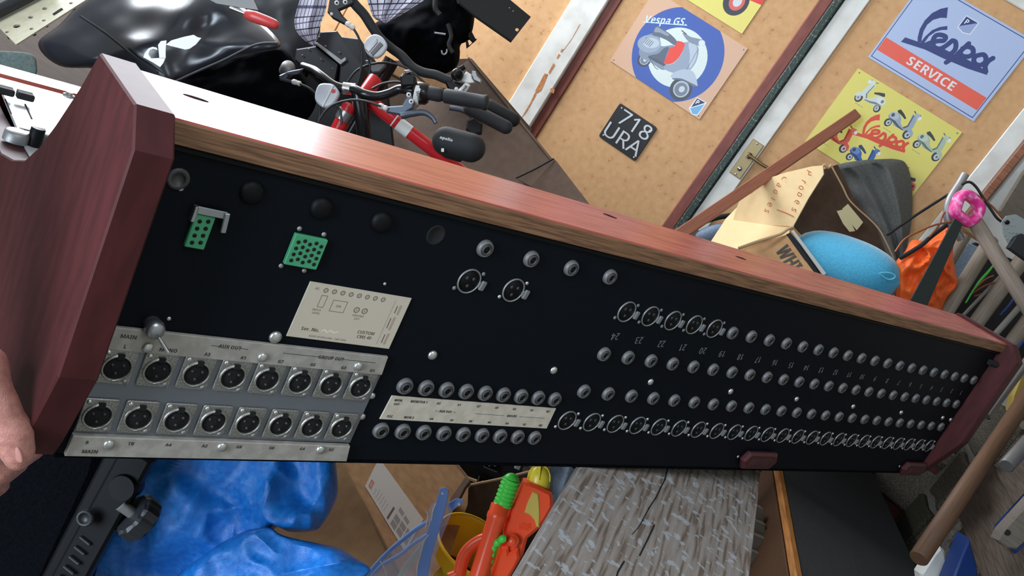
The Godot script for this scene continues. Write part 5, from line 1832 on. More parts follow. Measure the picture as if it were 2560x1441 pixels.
	part(t, "cable_adjuster", s, M("sticker_white"))
	rod(t, "brake_cable", [[884, 72], [898, 98], [905, 140], [900, 185], [888, 226]], c - 0.06, 0.003, M("cable_black"))
	rod(t, "brake_cable", [[862, 216], [890, 178], [930, 160], [975, 158], [1020, 172], [1062, 208]], c - 0.03, 0.003, M("cable_black"))
	rod(t, "gear_cable", [[914, 120], [922, 150], [924, 178], [912, 222]], c - 0.03, 0.003, M("cable_black"))
	disc_at(t, "gear_knob", 1143, 187, c - 0.05, 0.0165, 0.03, M("bike_black"))
	disc_at(t, "gear_knob_cap", 1146, 185, c - 0.056, 0.009, 0.006, M("black_plastic"))
	flat(t, "bar_clamp", [[1108, 196], [1140, 200], [1158, 206], [1150, 232], [1120, 222]], c - 0.01, 0.03, M("bike_black"), 0.004)
	flat(t, "silver_lever", [[1160, 186], [1166, 178], [1178, 186], [1180, 196], [1186, 206], [1172, 208], [1152, 202]], c - 0.03, 0.012, M("sticker_white"), 0.002)
	flat(t, "silver_lever", [[1180, 176], [1190, 178], [1194, 190], [1204, 200], [1200, 208], [1184, 200], [1178, 186]], c - 0.02, 0.012, M("steel"), 0.002)
	s = ns()
	s.slab(PS([[1142, 228], [1164, 205], [1176, 212], [1158, 238], [1146, 236]], c - 0.045), 0.014, 0.003)
	r = part(t, "shifter_label", s, M("sticker_white"))
	s = ns()
	s.text("SRAM", Transform3D(Basis((cam_right * 0.55 + cam_up * 0.83).normalized(), (cam_up * 0.55 - cam_right * 0.83).normalized(), cam_back), P(1161, 222, c - 0.0468)), 0.0065, true, 0.0006, "Droid Sans", 0.8)
	part(r, "lettering", s, M("ink"))
	disc_at(t, "bolt", 1141, 223, c - 0.05, 0.0052, 0.004, M("sticker_white"))
	flat(t, "switch", [[1142, 168], [1158, 160], [1164, 170], [1150, 180]], c - 0.02, 0.014, M("black_plastic"), 0.003)
	capsule(t, "grip", P(1168, 268, c - 0.16), P(1272, 322, c - 0.17), 0.0170, M("grip_black"))
	capsule(t, "grip", P(1216, 262, c - 0.08), P(1290, 304, c - 0.08), 0.0185, M("black_rubber"))
	rod(t, "brake_lever", [[1124, 270], [1150, 274], [1172, 284], [1186, 300], [1193, 318]], c - 0.12, 0.0065, M("lever_grey"))
	flat(t, "grip_clamp", [[1168, 300], [1186, 292], [1206, 308], [1204, 332], [1180, 338], [1164, 322]], c - 0.13, 0.03, M("black_rubber"), 0.004)


# ---------------------------------------------------------------- behind the desk, on the right
func build_right_side() -> void:
	var s: Shape
	# the hidden workbench that carries the boxes
	var t := thing("workbench", "old board workbench against the door, behind the right half of the desk", "workbench", Vector3(0.15, 0, -2.85))
	s = ns()
	bx(s, -0.34, 0.62, 0.74, 0.775, -3.27, -2.42, 0.003)
	part(t, "bench_top", s, M("old_board"))
	for q in [[-0.30, -3.22], [0.22, -3.22], [-0.30, -2.47], [0.20, -2.47]]:
		bar(t, "leg", Vector3(q[0], 0, q[1]), Vector3(q[0], 0.74, q[1]), 0.06, 0.06, M("old_board"), 0.003, Vector3.RIGHT)
	# square section stick leaning on the door
	org = Vector3.ZERO
	var a := P(1668, 608, 2.50)
	var b := P(2138, 288, 2.985)
	var st := bar(self, numbered("wooden_stick"), a, b, 0.034, 0.034, M("red_stick"), 0.002, Vector3(0.3, 1, 0.2))
	tag(st, "reddish square section wooden stick leaning across the door towards the yellow sign", "stick")
	# open cardboard box lying on its side
	var c := 2.62
	t = thing("cardboard_box", "torn cardboard box on its side with red handwriting on its pale open flap", "cardboard box", P(1960, 640, c))
	s = ns()
	s.slab(PS([[2056, 414], [2030, 416], [1964, 432], [1901, 453], [1893, 470], [1880, 484], [1862, 492], [1849, 498], [1838, 528], [1829, 561], [1870, 563], [1930, 564], [1983, 567], [2020, 498], [2058, 436]].map(func(q): return [q[0], q[1], c + 0.20 - (q[0] - 1829) * 0.0010]), c), 0.004, 0.0006)
	var fl := part(t, "flap", s, M("pale_card"))
	s = ns()
	for q in [[2022, 432, "P"], [2010, 455, "r"], [2004, 470, "o"], [2000, 487, "b"], [1994, 506, "e"], [1986, 525, "s"]]:
		s.text(q[2], Transform3D(Basis((-cam_up * 0.86 - cam_right * 0.5).normalized(), (cam_right * 0.86 - cam_up * 0.5).normalized(), cam_back), P(q[0], q[1], c + 0.194 - (q[0] - 1829) * 0.0010)), 0.018, false, 0.0004)
	for q in [[1962, 448, "C"], [1948, 464, "a"], [1940, 480, "b"], [1934, 498, "l"], [1926, 512, "e"], [1918, 528, "s"]]:
		s.text(q[2], Transform3D(Basis((-cam_up * 0.86 - cam_right * 0.5).normalized(), (cam_right * 0.86 - cam_up * 0.5).normalized(), cam_back), P(q[0], q[1], c + 0.194 - (q[0] - 1829) * 0.0010)), 0.018, false, 0.0004)
	s.tube(PS([[1942, 524], [1962, 531], [1984, 541]].map(func(q): return [q[0], q[1], c + 0.195 - (q[0] - 1829) * 0.0010]), c), 0.0012, 5)
	part(fl, "handwriting", s, plain("red_crayon", c8(206, 120, 84), 0.8))
	s = ns()
	s.slab([P(1814, 546, 2.84), P(1848, 498, 2.86), P(1983, 567, 2.70), P(1968, 586, 2.64), P(1845, 622, 2.70), P(1760, 640, 2.76)], 0.004, 0.0006)
	part(t, "side", s, M("pale_card"))
	s = ns()
	s.slab([P(1845, 621, 2.68), P(1966, 586, 2.63), P(2060, 716, 2.50), P(1930, 752, 2.54)], 0.004, 0.0006)
	var fr := part(t, "front", s, M("card"))
	var fp := [P(1845, 621, 2.68), P(1966, 586, 2.63), P(1930, 752, 2.54)]
	var fx: Vector3 = (P(2060, 716, 2.50) - P(1966, 586, 2.63)).normalized()
	var fu: Vector3 = (fp[1] - fp[0]).normalized()
	fu = (fu - fx * fu.dot(fx)).normalized()
	s = ns()
	s.text("WHI", Transform3D(Basis(fx, fu, fx.cross(fu)), P(1972, 648, 2.59) + fx.cross(fu) * 0.004), 0.040, true, 0.0008, "Droid Sans", 0.8)
	part(fr, "lettering", s, M("ink"))
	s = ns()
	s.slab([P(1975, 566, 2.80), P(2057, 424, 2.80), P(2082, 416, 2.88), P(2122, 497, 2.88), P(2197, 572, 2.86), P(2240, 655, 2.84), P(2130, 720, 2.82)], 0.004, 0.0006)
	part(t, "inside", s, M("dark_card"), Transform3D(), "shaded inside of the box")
	rod(t, "torn_rim", [[2078, 414], [2092, 440], [2108, 470], [2121, 497], [2142, 520], [2170, 545], [2197, 573], [2215, 606], [2234, 646]], 2.80, 0.0028, M("card_edge"), 3, 6)
	rod(t, "torn_rim", [[2056, 418], [2062, 412], [2070, 420], [2078, 413]], 2.66, 0.004, M("card_edge"), 3, 6)
	rod(t, "torn_rim", [[1846, 621], [1900, 602], [1950, 586], [1968, 574], [1984, 567]], 2.63, 0.0045, M("card_edge"), 3, 6)
	s = ns()
	s.slab(PS([[1966, 586], [1976, 582], [2062, 686], [2048, 700]], 2.56), 0.004, 0.0006)
	part(t, "folded_edge", s, M("case_black"))
	s = ns()
	s.slab(PS([[1978, 578], [1985, 576], [2066, 684], [2058, 690]], 2.55), 0.004, 0.0006)
	part(t, "folded_edge", s, M("sticker_white"))
	for q in [[[2092, 528], [2108, 524], [2132, 566], [2138, 578], [2124, 580], [2108, 560]], [[2106, 522], [2120, 510], [2158, 556], [2142, 576], [2130, 562]]]:
		s = ns()
		s.slab(PS(q, 2.76), 0.001, 0.0002)
		part(t, "packing_tape", s, M("cream_tape"))
	# turquoise foam bolster in the box
	var f0 := P(2015, 632, 2.74)
	var f1 := P(2212, 700, 2.54)
	t = thing("foam_bolster", "turquoise foam bolster with a small loop, sticking out of the torn cardboard box", "bolster", f0)
	s = ns()
	var ax := along(f0, f1)
	ax.basis = Basis(ax.basis.x, ax.basis.y, ax.basis.z)
	var prof := []
	var fl2 := f0.distance_to(f1)
	for i in 21:
		var u := -1.0 + 2.0 * i / 20.0
		prof.append(Vector2(maxf(0.0001, 0.086 * pow(maxf(0.0, 1.0 - pow(absf(u), 2.6)), 0.46) * (1.0 - 0.06 * u)), u * (fl2 / 2 + 0.045)))
	s.lathe(prof, ax, 28)
	part(t, "body", s, M("turquoise_foam"))
	s = ns()
	s.tube(spline(PS([[2200, 683], [2212, 682], [2228, 684], [2238, 691], [2232, 698], [2220, 699], [2208, 692], [2198, 684]], 2.462), 4), 0.0022, 8)
	part(t, "loop", s, plain("turquoise_cord", c8(104, 196, 230), 0.7))
	# grey cloth over something behind the box
	t = thing("grey_cloth", "dark grey cloth draped in folds behind the torn cardboard box", "cloth", P(2200, 520, 2.86))
	part(t, "drape", patch([[2072, 428], [2096, 452], [2120, 490], [2160, 540], [2200, 600], [2232, 680], [2240, 720]], [[2240, 398], [2262, 406], [2276, 440], [2281, 500], [2278, 560], [2268, 620], [2262, 700]], 2.95, 40, 0.014, 2.2, noise(0.05, FastNoiseLite.TYPE_SIMPLEX_SMOOTH, 9, 2), 0.02, 0.004, 0.05), M("grey_cloth"))
	part(t, "top_fold", lens(V2([[2076, 420], [2130, 404], [2200, 398], [2244, 399], [2264, 414], [2240, 430], [2160, 440], [2100, 450]]), 2.98, 0.02, null, 0.0, 0.04), M("grey_cloth"))
	# black pipe and pale cover left of the box
	t = thing("black_hose", "black hose curving out from behind the desk beside the pale box side", "hose", P(1780, 570, 2.64))
	rod(t, "hose", [[1716, 590], [1740, 566], [1775, 550], [1812, 541], [1860, 536]], 2.92, 0.0085, M("black_rubber"), 6, 12)
	t = thing("white_cover", "pale plastic cover low between the black hose and the torn box", "cover", P(1770, 590, 2.66))
	part(t, "body", lens(V2([[1738, 586], [1770, 566], [1812, 558], [1830, 580], [1800, 606], [1750, 604]]), 2.92, 0.02, null, 0.0), M("pale_blue_cloth"))
	# spade with a taped handle
	var d := 2.42
	t = thing("spade", "old spade with a D shaped handle wrapped in pink tape", "spade", P(2500, 640, d))
	s = ns()
	var loop := spline(PS([[2391, 512], [2400, 492], [2418, 488], [2440, 504], [2447, 524], [2436, 546], [2420, 556], [2404, 546], [2388, 530]], d), 5, true)
	s.ring(loop, [0.0145, 0.024], 12)
	part(t, "taped_handle", s, M("pink_tape"))
	pole(t, "shaft", P(2426, 536, d + 0.01), P(2640, 880, d - 0.06), 0.0195, M("spade_wood"), 0.021)
	# bent chrome tube with a black cable
	t = thing("bent_tube", "bent bright metal tube standing behind the pink taped handle", "tube", P(2380, 560, d + 0.03))
	rod(t, "tube", [[2413, 436], [2398, 462], [2380, 490], [2370, 516], [2369, 542], [2378, 564], [2394, 580], [2404, 600]], d + 0.05, 0.0115, M("dull_steel"), 6, 16)
	rod(t, "cable", [[2406, 462], [2416, 456], [2428, 457], [2442, 470], [2456, 492], [2476, 522], [2492, 545], [2506, 556]], d - 0.02, 0.0036, M("cable_black"), 6, 8)
	org = Vector3.ZERO
	t = thing("thin_rod", "thin black rod running from the grey cloth to the bent tube", "rod", P(2222, 586, 2.7))
	rod(t, "rod", [[2218, 588], [2290, 538], [2372, 486]], 2.66, 0.004, M("black_rubber"), 2, 8)
	# small circuit board
	t = thing("circuit_board", "small grey circuit board with pins and a black module, right edge beside the pink handle", "circuit board", P(2540, 600, d - 0.08))
	s = ns()
	s.slab(PS([[2504, 556], [2516, 540], [2540, 536], [2566, 552], [2590, 590], [2560, 640], [2524, 616], [2508, 584]], d - 0.06), 0.004, 0.0005)
	part(t, "board", s, M("circuit_grey"))
	s = ns()
	s.slab(PS([[2540, 592], [2556, 584], [2590, 604], [2580, 662], [2521, 620]], d - 0.075), 0.016, 0.002)
	part(t, "module", s, M("case_black"))
	for i in 16:
		s = ns()
		var p := P(2506 + (i % 4) * 9.0 + (i / 4) * 4.0, 554 + (i / 4) * 15.0 - (i % 4) * 2.0 + (i % 3) * 3.0, d - 0.064)
		s.tube([p, p - cam_right * (0.003 + 0.001 * (i % 3)) + cam_up * 0.002 + cam_back * 0.006], 0.0010, 6)
		part(t, "pin", s, M("screw_metal"))
	s = ns()
	s.blob(Transform3D(Basis(), P(2518, 556, d - 0.066)), Vector3.ONE * 0.006, 8, 12)
	part(t, "stud", s, M("black_plastic"))
	# dark green bar, black bar, orange bag
	org = Vector3.ZERO
	t = thing("metal_strip", "flat dark green metal strip standing in front of the orange bag", "metal strip", P(2285, 770, 2.36))
	s = ns()
	s.slab(PS([[2387, 546], [2408, 560], [2322, 758], [2300, 800], [2270, 800], [2278, 748]], 2.36), 0.005, 0.0008)
	part(t, "strip", s, M("dark_green"))
	t = thing("orange_bag", "crumpled orange plastic bag behind the green metal strip", "plastic bag", P(2320, 680, 2.52))
	var cr := noise(0.13, FastNoiseLite.TYPE_SIMPLEX, 22, 2, true)
	part(t, "body", lens(V2([[2236, 664], [2262, 630], [2280, 601], [2316, 602], [2350, 580], [2384, 554], [2392, 580], [2382, 630], [2389, 680], [2394, 712], [2368, 745], [2340, 790], [2270, 790], [2236, 740]]), 2.55, 0.05, cr, -0.035), M("orange_film"))
	t = thing("black_strap", "black strap running behind the orange bag to the pink handle", "strap", P(2300, 640, 2.5))
	rod(t, "strap", [[2250, 646], [2300, 616], [2330, 590], [2376, 556]], 2.47, 0.006, M("black_rubber"), 3, 8)
	t = thing("copper_wires", "loose copper coloured wires around the orange bag and pink handle", "wire", P(2330, 570, 2.44))
	rod(t, "wire", [[2238, 630], [2262, 598], [2300, 578], [2340, 562], [2376, 556], [2404, 546]], 2.45, 0.0028, M("copper_wire"))
	rod(t, "wire", [[2322, 594], [2346, 566], [2356, 540], [2362, 530]], 2.45, 0.0028, M("copper_wire"))
	rod(t, "wire", [[2430, 488], [2452, 496], [2478, 514], [2500, 538], [2512, 552]], 2.40, 0.0028, M("copper_wire"))
	# poles standing in the corner
	var foot := func(top: Vector3, low: Vector3) -> Vector3: return top + (low - top) * ((top.y - 0.777) / (top.y - low.y))
	var k := 0
	for q in [[2412, 590, 2384, 636, 2.72, 0.018, "grey_pole", "short grey round pole behind the orange bag, nearest the door"], [2470, 612, 2375, 766, 2.62, 0.0205, "grey_pole", "round grey wooden pole right of the orange bag"], [2548, 660, 2446, 800, 2.60, 0.0215, "grey_pole", "round grey wooden pole to the right of the green wires"], [2600, 762, 2522, 868, 2.56, 0.021, "grey_pole", "round grey wooden pole nearest the right edge, by the end of the desk"]]:
		var hi := P(q[0], q[1], q[4])
		var lo := P(q[2], q[3], q[4] - 0.05)
		hi = lo + (hi - lo) * 1.1
		var ft: Vector3 = foot.call(hi, lo)
		org = ft
		t = thing("wooden_pole", q[7], "pole", ft, "grey poles in the corner")
		pole(t, "pole", ft, hi, q[5], M(q[6]))
		k += 1
	for q in [[2566, 748, 2478, 848, 2.50, 0.0085, "pale grey metal tube between the two rightmost wooden poles"], [2530, 660, 2450, 745, 2.70, 0.005, "thin grey metal rod close to the middle grey pole"]]:
		var hi := P(q[0], q[1], q[4])
		var lo := P(q[2], q[3], q[4] - 0.05)
		var ft: Vector3 = foot.call(hi, lo)
		t = thing("metal_tube", q[6], "tube", ft)
		pole(t, "tube", ft, hi, q[5], M("dull_steel"))
	t = thing("conduit_tube", "grey metal conduit with a groove ending right of the maroon desk end", "tube", P(2462, 1045, 2.22))
	pole(t, "tube", P(2464, 1040, 2.22), P(2590, 872, 2.36), 0.0105, M("dull_steel"))
	pole(t, "inner_rod", P(2470, 1046, 2.225), P(2590, 886, 2.37), 0.006, M("steel"))
	t = thing("round_bar", "short dark steel tube end above the blue drum at the right edge", "tube", P(2520, 1170, 1.98))
	pole(t, "tube", P(2516, 1166, 1.98), P(2610, 1060, 2.1), 0.0165, M("jack_nut"))
	org = Vector3.ZERO
	var lo := P(2296, 1398, 1.84)
	var hi := P(2620, 915, 2.30)
	t = thing("broom_pole", "thick brown round broom pole leaning from the dark cabinet to the right edge", "pole", lo)
	pole(t, "pole", lo, hi, 0.0195, M("brown_pole"), 0.0195, 18)
	# green and blue wires
	t = thing("green_wire", "two bright green wires between the grey poles", "wire", P(2420, 745, 2.56))
	rod(t, "wire", [[2418, 752], [2446, 706], [2476, 672], [2496, 648]], 2.56, 0.0022, M("green_wire"))
	rod(t, "wire", [[2414, 758], [2440, 716], [2472, 680], [2492, 652]], 2.555, 0.0022, M("green_wire"))
	t = thing("blue_cable", "blue cable running between the metal tube and the rightmost grey pole", "cable", P(2545, 860, 2.46))
	rod(t, "cable", [[2500, 790], [2524, 762], [2544, 736], [2570, 716]], 2.62, 0.004, M("blue_plastic"))
	rod(t, "cable", [[2532, 892], [2548, 866], [2580, 832]], 2.46, 0.0045, M("blue_plastic"))
	t = thing("brown_twigs", "brown copper twigs of wire lying behind the green wires", "wire", P(2450, 720, 2.66))
	for q in [[[2424, 738], [2460, 716], [2490, 706]], [[2430, 730], [2462, 700], [2484, 690]], [[2436, 742], [2476, 728], [2500, 706]]]:
		rod(t, "wire", q, 2.66, 0.003, M("copper_wire"), 3, 6)
	s = ns()
	s.slab(PS([[2382, 660], [2420, 606], [2452, 620], [2440, 650], [2400, 712], [2330, 850], [2270, 850]], 2.80), 0.02, 0.003)
	solo_at("blue_crate", s, M("pale_blue_cloth"), "pale blue crate side glimpsed between the first two grey poles", "crate")
	s = ns()
	s.slab(PS([[2404, 566], [2426, 566], [2474, 600], [2462, 606], [2420, 580]], 2.5), 0.03, 0.002)
	solo_at("cream_block", s, M("cream_tape"), "cream block under the pink taped handle", "block")
	s = ns()
	s.slab(PS([[2376, 800], [2398, 640], [2440, 606], [2500, 634], [2620, 690], [2650, 1000], [2440, 900]], 2.86), 0.02, 0.002)
	solo_at("dark_board", s, plain("dark_paint", c8(34, 33, 34), 0.8), "dark board standing behind the grey poles", "board")
	s = ns()
	s.slab(PS([[2560, 430], [2606, 380], [2680, 560], [2580, 640], [2500, 528]], 2.76), 0.02, 0.003)
	solo_at("dusty_board", s, M("pale_board"), "dusty grey board at the right edge beside the white panel", "board")
	s = ns()
	s.slab(PS([[2528, 1030], [2534, 990], [2556, 934], [2610, 930], [2600, 990], [2556, 1010]], 2.40), 0.03, 0.002)
	solo_at("yellow_card", s, M("yellow_card"), "yellow card at the right edge above the brown broom pole", "card")
	# boards lying along the stone wall, and the blue drum and sheet
	for q in [[0.775, 0.815, 0.612, 0.765, -2.75, -1.5, "wide dark old board on edge along the stone wall, lower of two"], [0.765, 0.815, 0.77, 0.89, -2.62, -1.5, "dark old board on edge along the stone wall, upper of two"]]:
		org = Vector3.ZERO
		var o := bar(self, numbered("old_plank"), Vector3((q[0] + q[1]) / 2, (q[2] + q[3]) / 2, q[4]), Vector3((q[0] + q[1]) / 2, (q[2] + q[3]) / 2, q[5]), q[1] - q[0], q[3] - q[2], M("old_board"), 0.004)
		tag(o, q[6], "plank")
	t = thing("plank_with_hole", "short pale plank with a bolt hole in its end, lower right edge", "plank", P(2540, 1320, 1.78))
	s = ns()
	s.slab(PS([[2494, 1352], [2504, 1330], [2640, 1180], [2680, 1250], [2544, 1376], [2520, 1372]], 1.78), 0.03, 0.004)
	part(t, "plank", s, M("pale_board"))
	disc_at(t, "bolt_hole", 2518, 1332, 1.778, 0.006, 0.002, M("dark_hole"))
	t = thing("blue_drum", "bright blue plastic drum edge at the right edge above the plank with a hole", "drum", on_x(2620, 1190, 0.72))
	s = ns()
	s.lathe([Vector2(0.060, -0.16), Vector2(0.064, -0.15), Vector2(0.064, 0.10), Vector2(0.060, 0.112), Vector2(0, 0.115)], Transform3D(Basis(), P(2668, 1240, 1.98)), 24)
	part(t, "body", s, M("blue_plastic"))
	s = ns()
	s.slab(PS([[2378, 1460], [2424, 1346], [2444, 1420], [2452, 1500], [2380, 1500]], 1.95), 0.06, 0.004)
	solo_at("blue_board", s, M("blue_plastic"), "dark blue plastic board at the bottom edge, between white stone and brown planks", "board")
	s = ns()
	s.slab(PS([[2302, 1436], [2336, 1384], [2352, 1366], [2364, 1380], [2372, 1420], [2366, 1500], [2310, 1500]], 2.02), 0.04, 0.006)
	solo_at("white_stone", s, M("white_paint"), "whitewashed flaking stone below the lower end of the broom pole", "stone")


# ---------------------------------------------------------------- below the desk
func build_bottom() -> void:
	var s: Shape
	var t: Node3D
	# carpeted cabinet with wooden edging
	var y := 0.44
	var a := on_y(1952, 1150, y)
	var b := on_y(2012, 1475, y)
	var c := on_y(2318, 1475, y)
	var d := on_y(2166, 1150, y)
	org = Vector3.ZERO
	t = thing("cabinet", "low cabinet with a dark grey carpet top and light wooden edge beside the plank bench", "cabinet", Vector3(b.x, 0, b.z))
	s = ns()
	s.slab([a, b, c, d], 0.012, 0.003, Vector3(0, 5, 0))
	part(t, "carpet_top", s, M("dark_carpet"))
	var w := (a - b).normalized().cross(Vector3.UP)
	w = w if w.x < 0 else -w
	var down := Vector3(0, -0.02, 0)
	bar(t, "edge_strip", b + w * 0.010 + Vector3(0, -0.008, 0), a + w * 0.010 + Vector3(0, -0.008, 0), 0.020, 0.020, M("cabinet_edge"), 0.003)
	s = ns()
	var e := w * 0.022
	s.slab([a + e + down, b + e + down, b + e + Vector3(0, -y, 0), a + e + Vector3(0, -y, 0)], 0.018, 0.002)
	part(t, "side", s, M("cabinet_wood"))
	s = ns()
	s.slab([b + down, c + down, Vector3(c.x, 0, c.z), Vector3(b.x, 0, b.z)], 0.018, 0.002)
	part(t, "front", s, M("cabinet_wood"))
	s = ns()
	s.slab([c + down, d + down, Vector3(d.x, 0, d.z), Vector3(c.x, 0, c.z)], 0.018, 0.002, Vector3(3, 1, -1.5))
	part(t, "side", s, M("cabinet_wood"))
	# pale boards in the gap
	for i in 4:
		var q: Array = [[1880, 1262, 1912, 1300], [1872, 1300, 1916, 1340], [1866, 1336, 1918, 1376], [1862, 1378, 1916, 1420]][i]
		s = ns()
		s.slab(PS([[q[0] - 20, q[1] - 14], [q[2] - 2, q[1] + 12], [q[2] - 2, q[3] + 10], [q[0] - 24, q[3] - 18]], 2.30 - i * 0.03), 0.04, 0.002)
		solo_at("pale_board", s, M("pale_board"), ["pale board end in the gap beside the cabinet, highest of four", "pale board end in the gap beside the cabinet, second of four from the top", "pale board end in the gap beside the cabinet, third of four from the top", "pale board end in the gap beside the cabinet, lowest of four"][i], "board", "pale boards stacked in the gap")
	# brown carton with a printed label
	org = Vector3.ZERO
	var f0 := P(852, 1148, 1.62)
	var f1 := P(1012, 1446, 1.50)
	var side := (P(1140, 1130, 1.74) - f0)
	t = thing("carton", "big open brown carton with a white printed label on its side, under the desk", "carton", P(900, 1440, 1.62))
	s = ns()
	s.slab([f0 - (f1 - f0) * 0.2, f1, f1 + P(560, 1500, 1.36) - P(1012, 1446, 1.36), P(600, 1080, 1.60)], 0.006, 0.001)
	part(t, "flap", s, M("card"))
	s = ns()
	var g0 := f0 - (f1 - f0) * 0.15
	var g1 := f1 + (f1 - f0) * 0.15
	var cn := P(1128, 1146, 1.80)
	var cd := P(1168, 1196, 1.80)
	var nn := (f1 - f0).cross(cd - f0).normalized()
	s.slab([g0, g1, on_plane(1120, 1400, f0, nn), on_plane(1170, 1262, f0, nn), on_plane(1172, 1206, f0, nn), on_plane(1160, 1188, f0, nn), on_plane(1128, 1146, f0, nn), on_plane(1090, 1090, f0, nn)], 0.006, 0.001)
	var sd := part(t, "side", s, M("card"))
	var n2 := nn if nn.dot(EYE - f0) > 0 else -nn
	var pr := Print.new(330, 420, c8(206, 202, 194))
	pr.poly([Vector2(14, 40), Vector2(34, 40), Vector2(34, 140), Vector2(14, 140)], c8(196, 120, 92))
	for i in 6:
		pr.line([Vector2(56 + i * 17, 40), Vector2(56 + i * 17, 110 + (i * 37) % 40)], 4.0, c8(176, 170, 164))
	pr.line([Vector2(176, 30), Vector2(176, 172)], 11.0, c8(96, 90, 86))
	for i in 3:
		for j in 2:
			var o := Vector2(206, 40 + j * 130) + Vector2(0, 0)
			pr.poly([Vector2(200 + i * 42, 24 + j * 72 + i * 14), Vector2(236 + i * 42, 24 + j * 72 + i * 14), Vector2(236 + i * 42, 88 + j * 72 + i * 14), Vector2(200 + i * 42, 88 + j * 72 + i * 14)], c8(150, 144, 140))
	for i in 2:
		pr.poly([Vector2(200 + i * 42, 200), Vector2(234 + i * 42, 200), Vector2(234 + i * 42, 250), Vector2(200 + i * 42, 250)], c8(158, 152, 148))
	pr.text("FRAGILE", Vector2(24, 90), 11, c8(206, 202, 194), true, PI / 2)
	s = ns()
	var la := on_plane(947, 1146, f0, nn) + n2 * 0.0008
	var lb := on_plane(912, 1217, f0, nn) + n2 * 0.0008
	var lc := on_plane(1012, 1382, f0, nn) + n2 * 0.0008
	var ld := on_plane(1058, 1300, f0, nn) + n2 * 0.0008
	s.quad(lb, lc, ld, la, -1, Vector2(0, 0), Vector2(1, 0), Vector2(1, 1), Vector2(0, 1))
	var lm := plain("carton_label", Color.WHITE, 0.6)
	lm.albedo_texture = pr.tex()
	part(sd, "printed_label", s, lm)
	rod(t, "torn_rim", [[1128, 1147], [1146, 1168], [1162, 1188], [1170, 1196], [1192, 1204]], 1.70, 0.003, M("card_edge"), 3, 6)
	s = ns()
	s.slab([P(1160, 1188, 1.74), P(1172, 1204, 1.72), P(1168, 1226, 1.72), P(1060, 1400, 1.62), P(1040, 1380, 1.68)], 0.006, 0.001)
	part(t, "corner", s, M("dark_card"))
	# second box behind the toy, and the black device in it
	org = Vector3.ZERO
	s = ns()
	s.slab(PS([[1170, 1210], [1178, 1210], [1258, 1196], [1338, 1176], [1360, 1260], [1330, 1480], [1120, 1480], [1152, 1300], [1166, 1226]], 1.80), 0.006, 0.001)
	t = thing("dark_carton", "dark brown carton with a pale torn rim behind the toy water gun", "carton", P(1240, 1480, 1.8))
	s = ns()
	s.slab(PS([[1168, 1226], [1178, 1212], [1258, 1197], [1338, 1176], [1360, 1260], [1330, 1480], [1120, 1480], [1152, 1300]], 1.80), 0.006, 0.001)
	part(t, "front", s, M("dark_card"))
	rod(t, "torn_rim", [[1166, 1228], [1172, 1214], [1186, 1211], [1258, 1196], [1338, 1176]], 1.797, 0.0028, M("card_edge"), 4, 6)
	t = thing("black_device", "black electronic unit with two metal mounting brackets in the dark carton", "device", P(1220, 1200, 1.92))
	s = ns()
	s.slab(PS([[1120, 1120], [1310, 1110], [1310, 1160], [1290, 1250], [1240, 1400], [1120, 1400], [1150, 1190]], 1.95), 0.10, 0.004)
	part(t, "body", s, M("case_black"))
	for q in [[[1215, 1151], [1250, 1164], [1243, 1181], [1209, 1167]], [[1198, 1191], [1232, 1204], [1228, 1222], [1194, 1212]]]:
		var br := flat(t, "bracket", q, 1.935, 0.004, M("black_plastic"), 0.0006)
		rod(br, "bright_edge", [q[0], q[3], q[2]], 1.933, 0.0014, M("steel"), 1, 6)
		for k in [0.3, 0.8]:
			disc_at(br, "screw", lerpf(q[0][0], q[2][0], k), lerpf(q[0][1], q[2][1], 0.45), 1.932, 0.0022, 0.002, M("screw_metal"))
	flat(t, "white_plug", [[1288, 1157], [1296, 1154], [1305, 1160], [1298, 1177], [1286, 1172]], 1.90, 0.015, M("sticker_white"), 0.002)
	# pale blue cloth and black clip
	org = Vector3.ZERO
	t = thing("pale_blue_cloth", "pale blue cloth between the toy water gun and the plank", "cloth", P(1400, 1250, 2.0))
	part(t, "drape", patch([[1386, 1120], [1372, 1180], [1366, 1230], [1372, 1300]], [[1480, 1120], [1462, 1180], [1440, 1230], [1420, 1300]], 2.02, 16, 0.012, 1.2, noise(0.06), 0.02), M("pale_blue_cloth"))
	t = thing("tan_flap", "small tan card flap above the yellow nose of the toy", "card", P(1370, 1160, 1.94))
	flat(t, "flap", [[1320, 1120], [1400, 1110], [1384, 1160], [1372, 1178], [1356, 1160]], 1.95, 0.004, M("card"), 0.0006)
	t = thing("black_clip", "tiny black clip on the pale blue cloth at the plank edge", "clip", P(1438, 1168, 1.86))
	flat(t, "clip", [[1430, 1170], [1436, 1160], [1440, 1166], [1448, 1168], [1442, 1176]], 1.86, 0.008, M("black_plastic"), 0.001)
	build_toy()
	build_film_case()
	build_blue_bags()

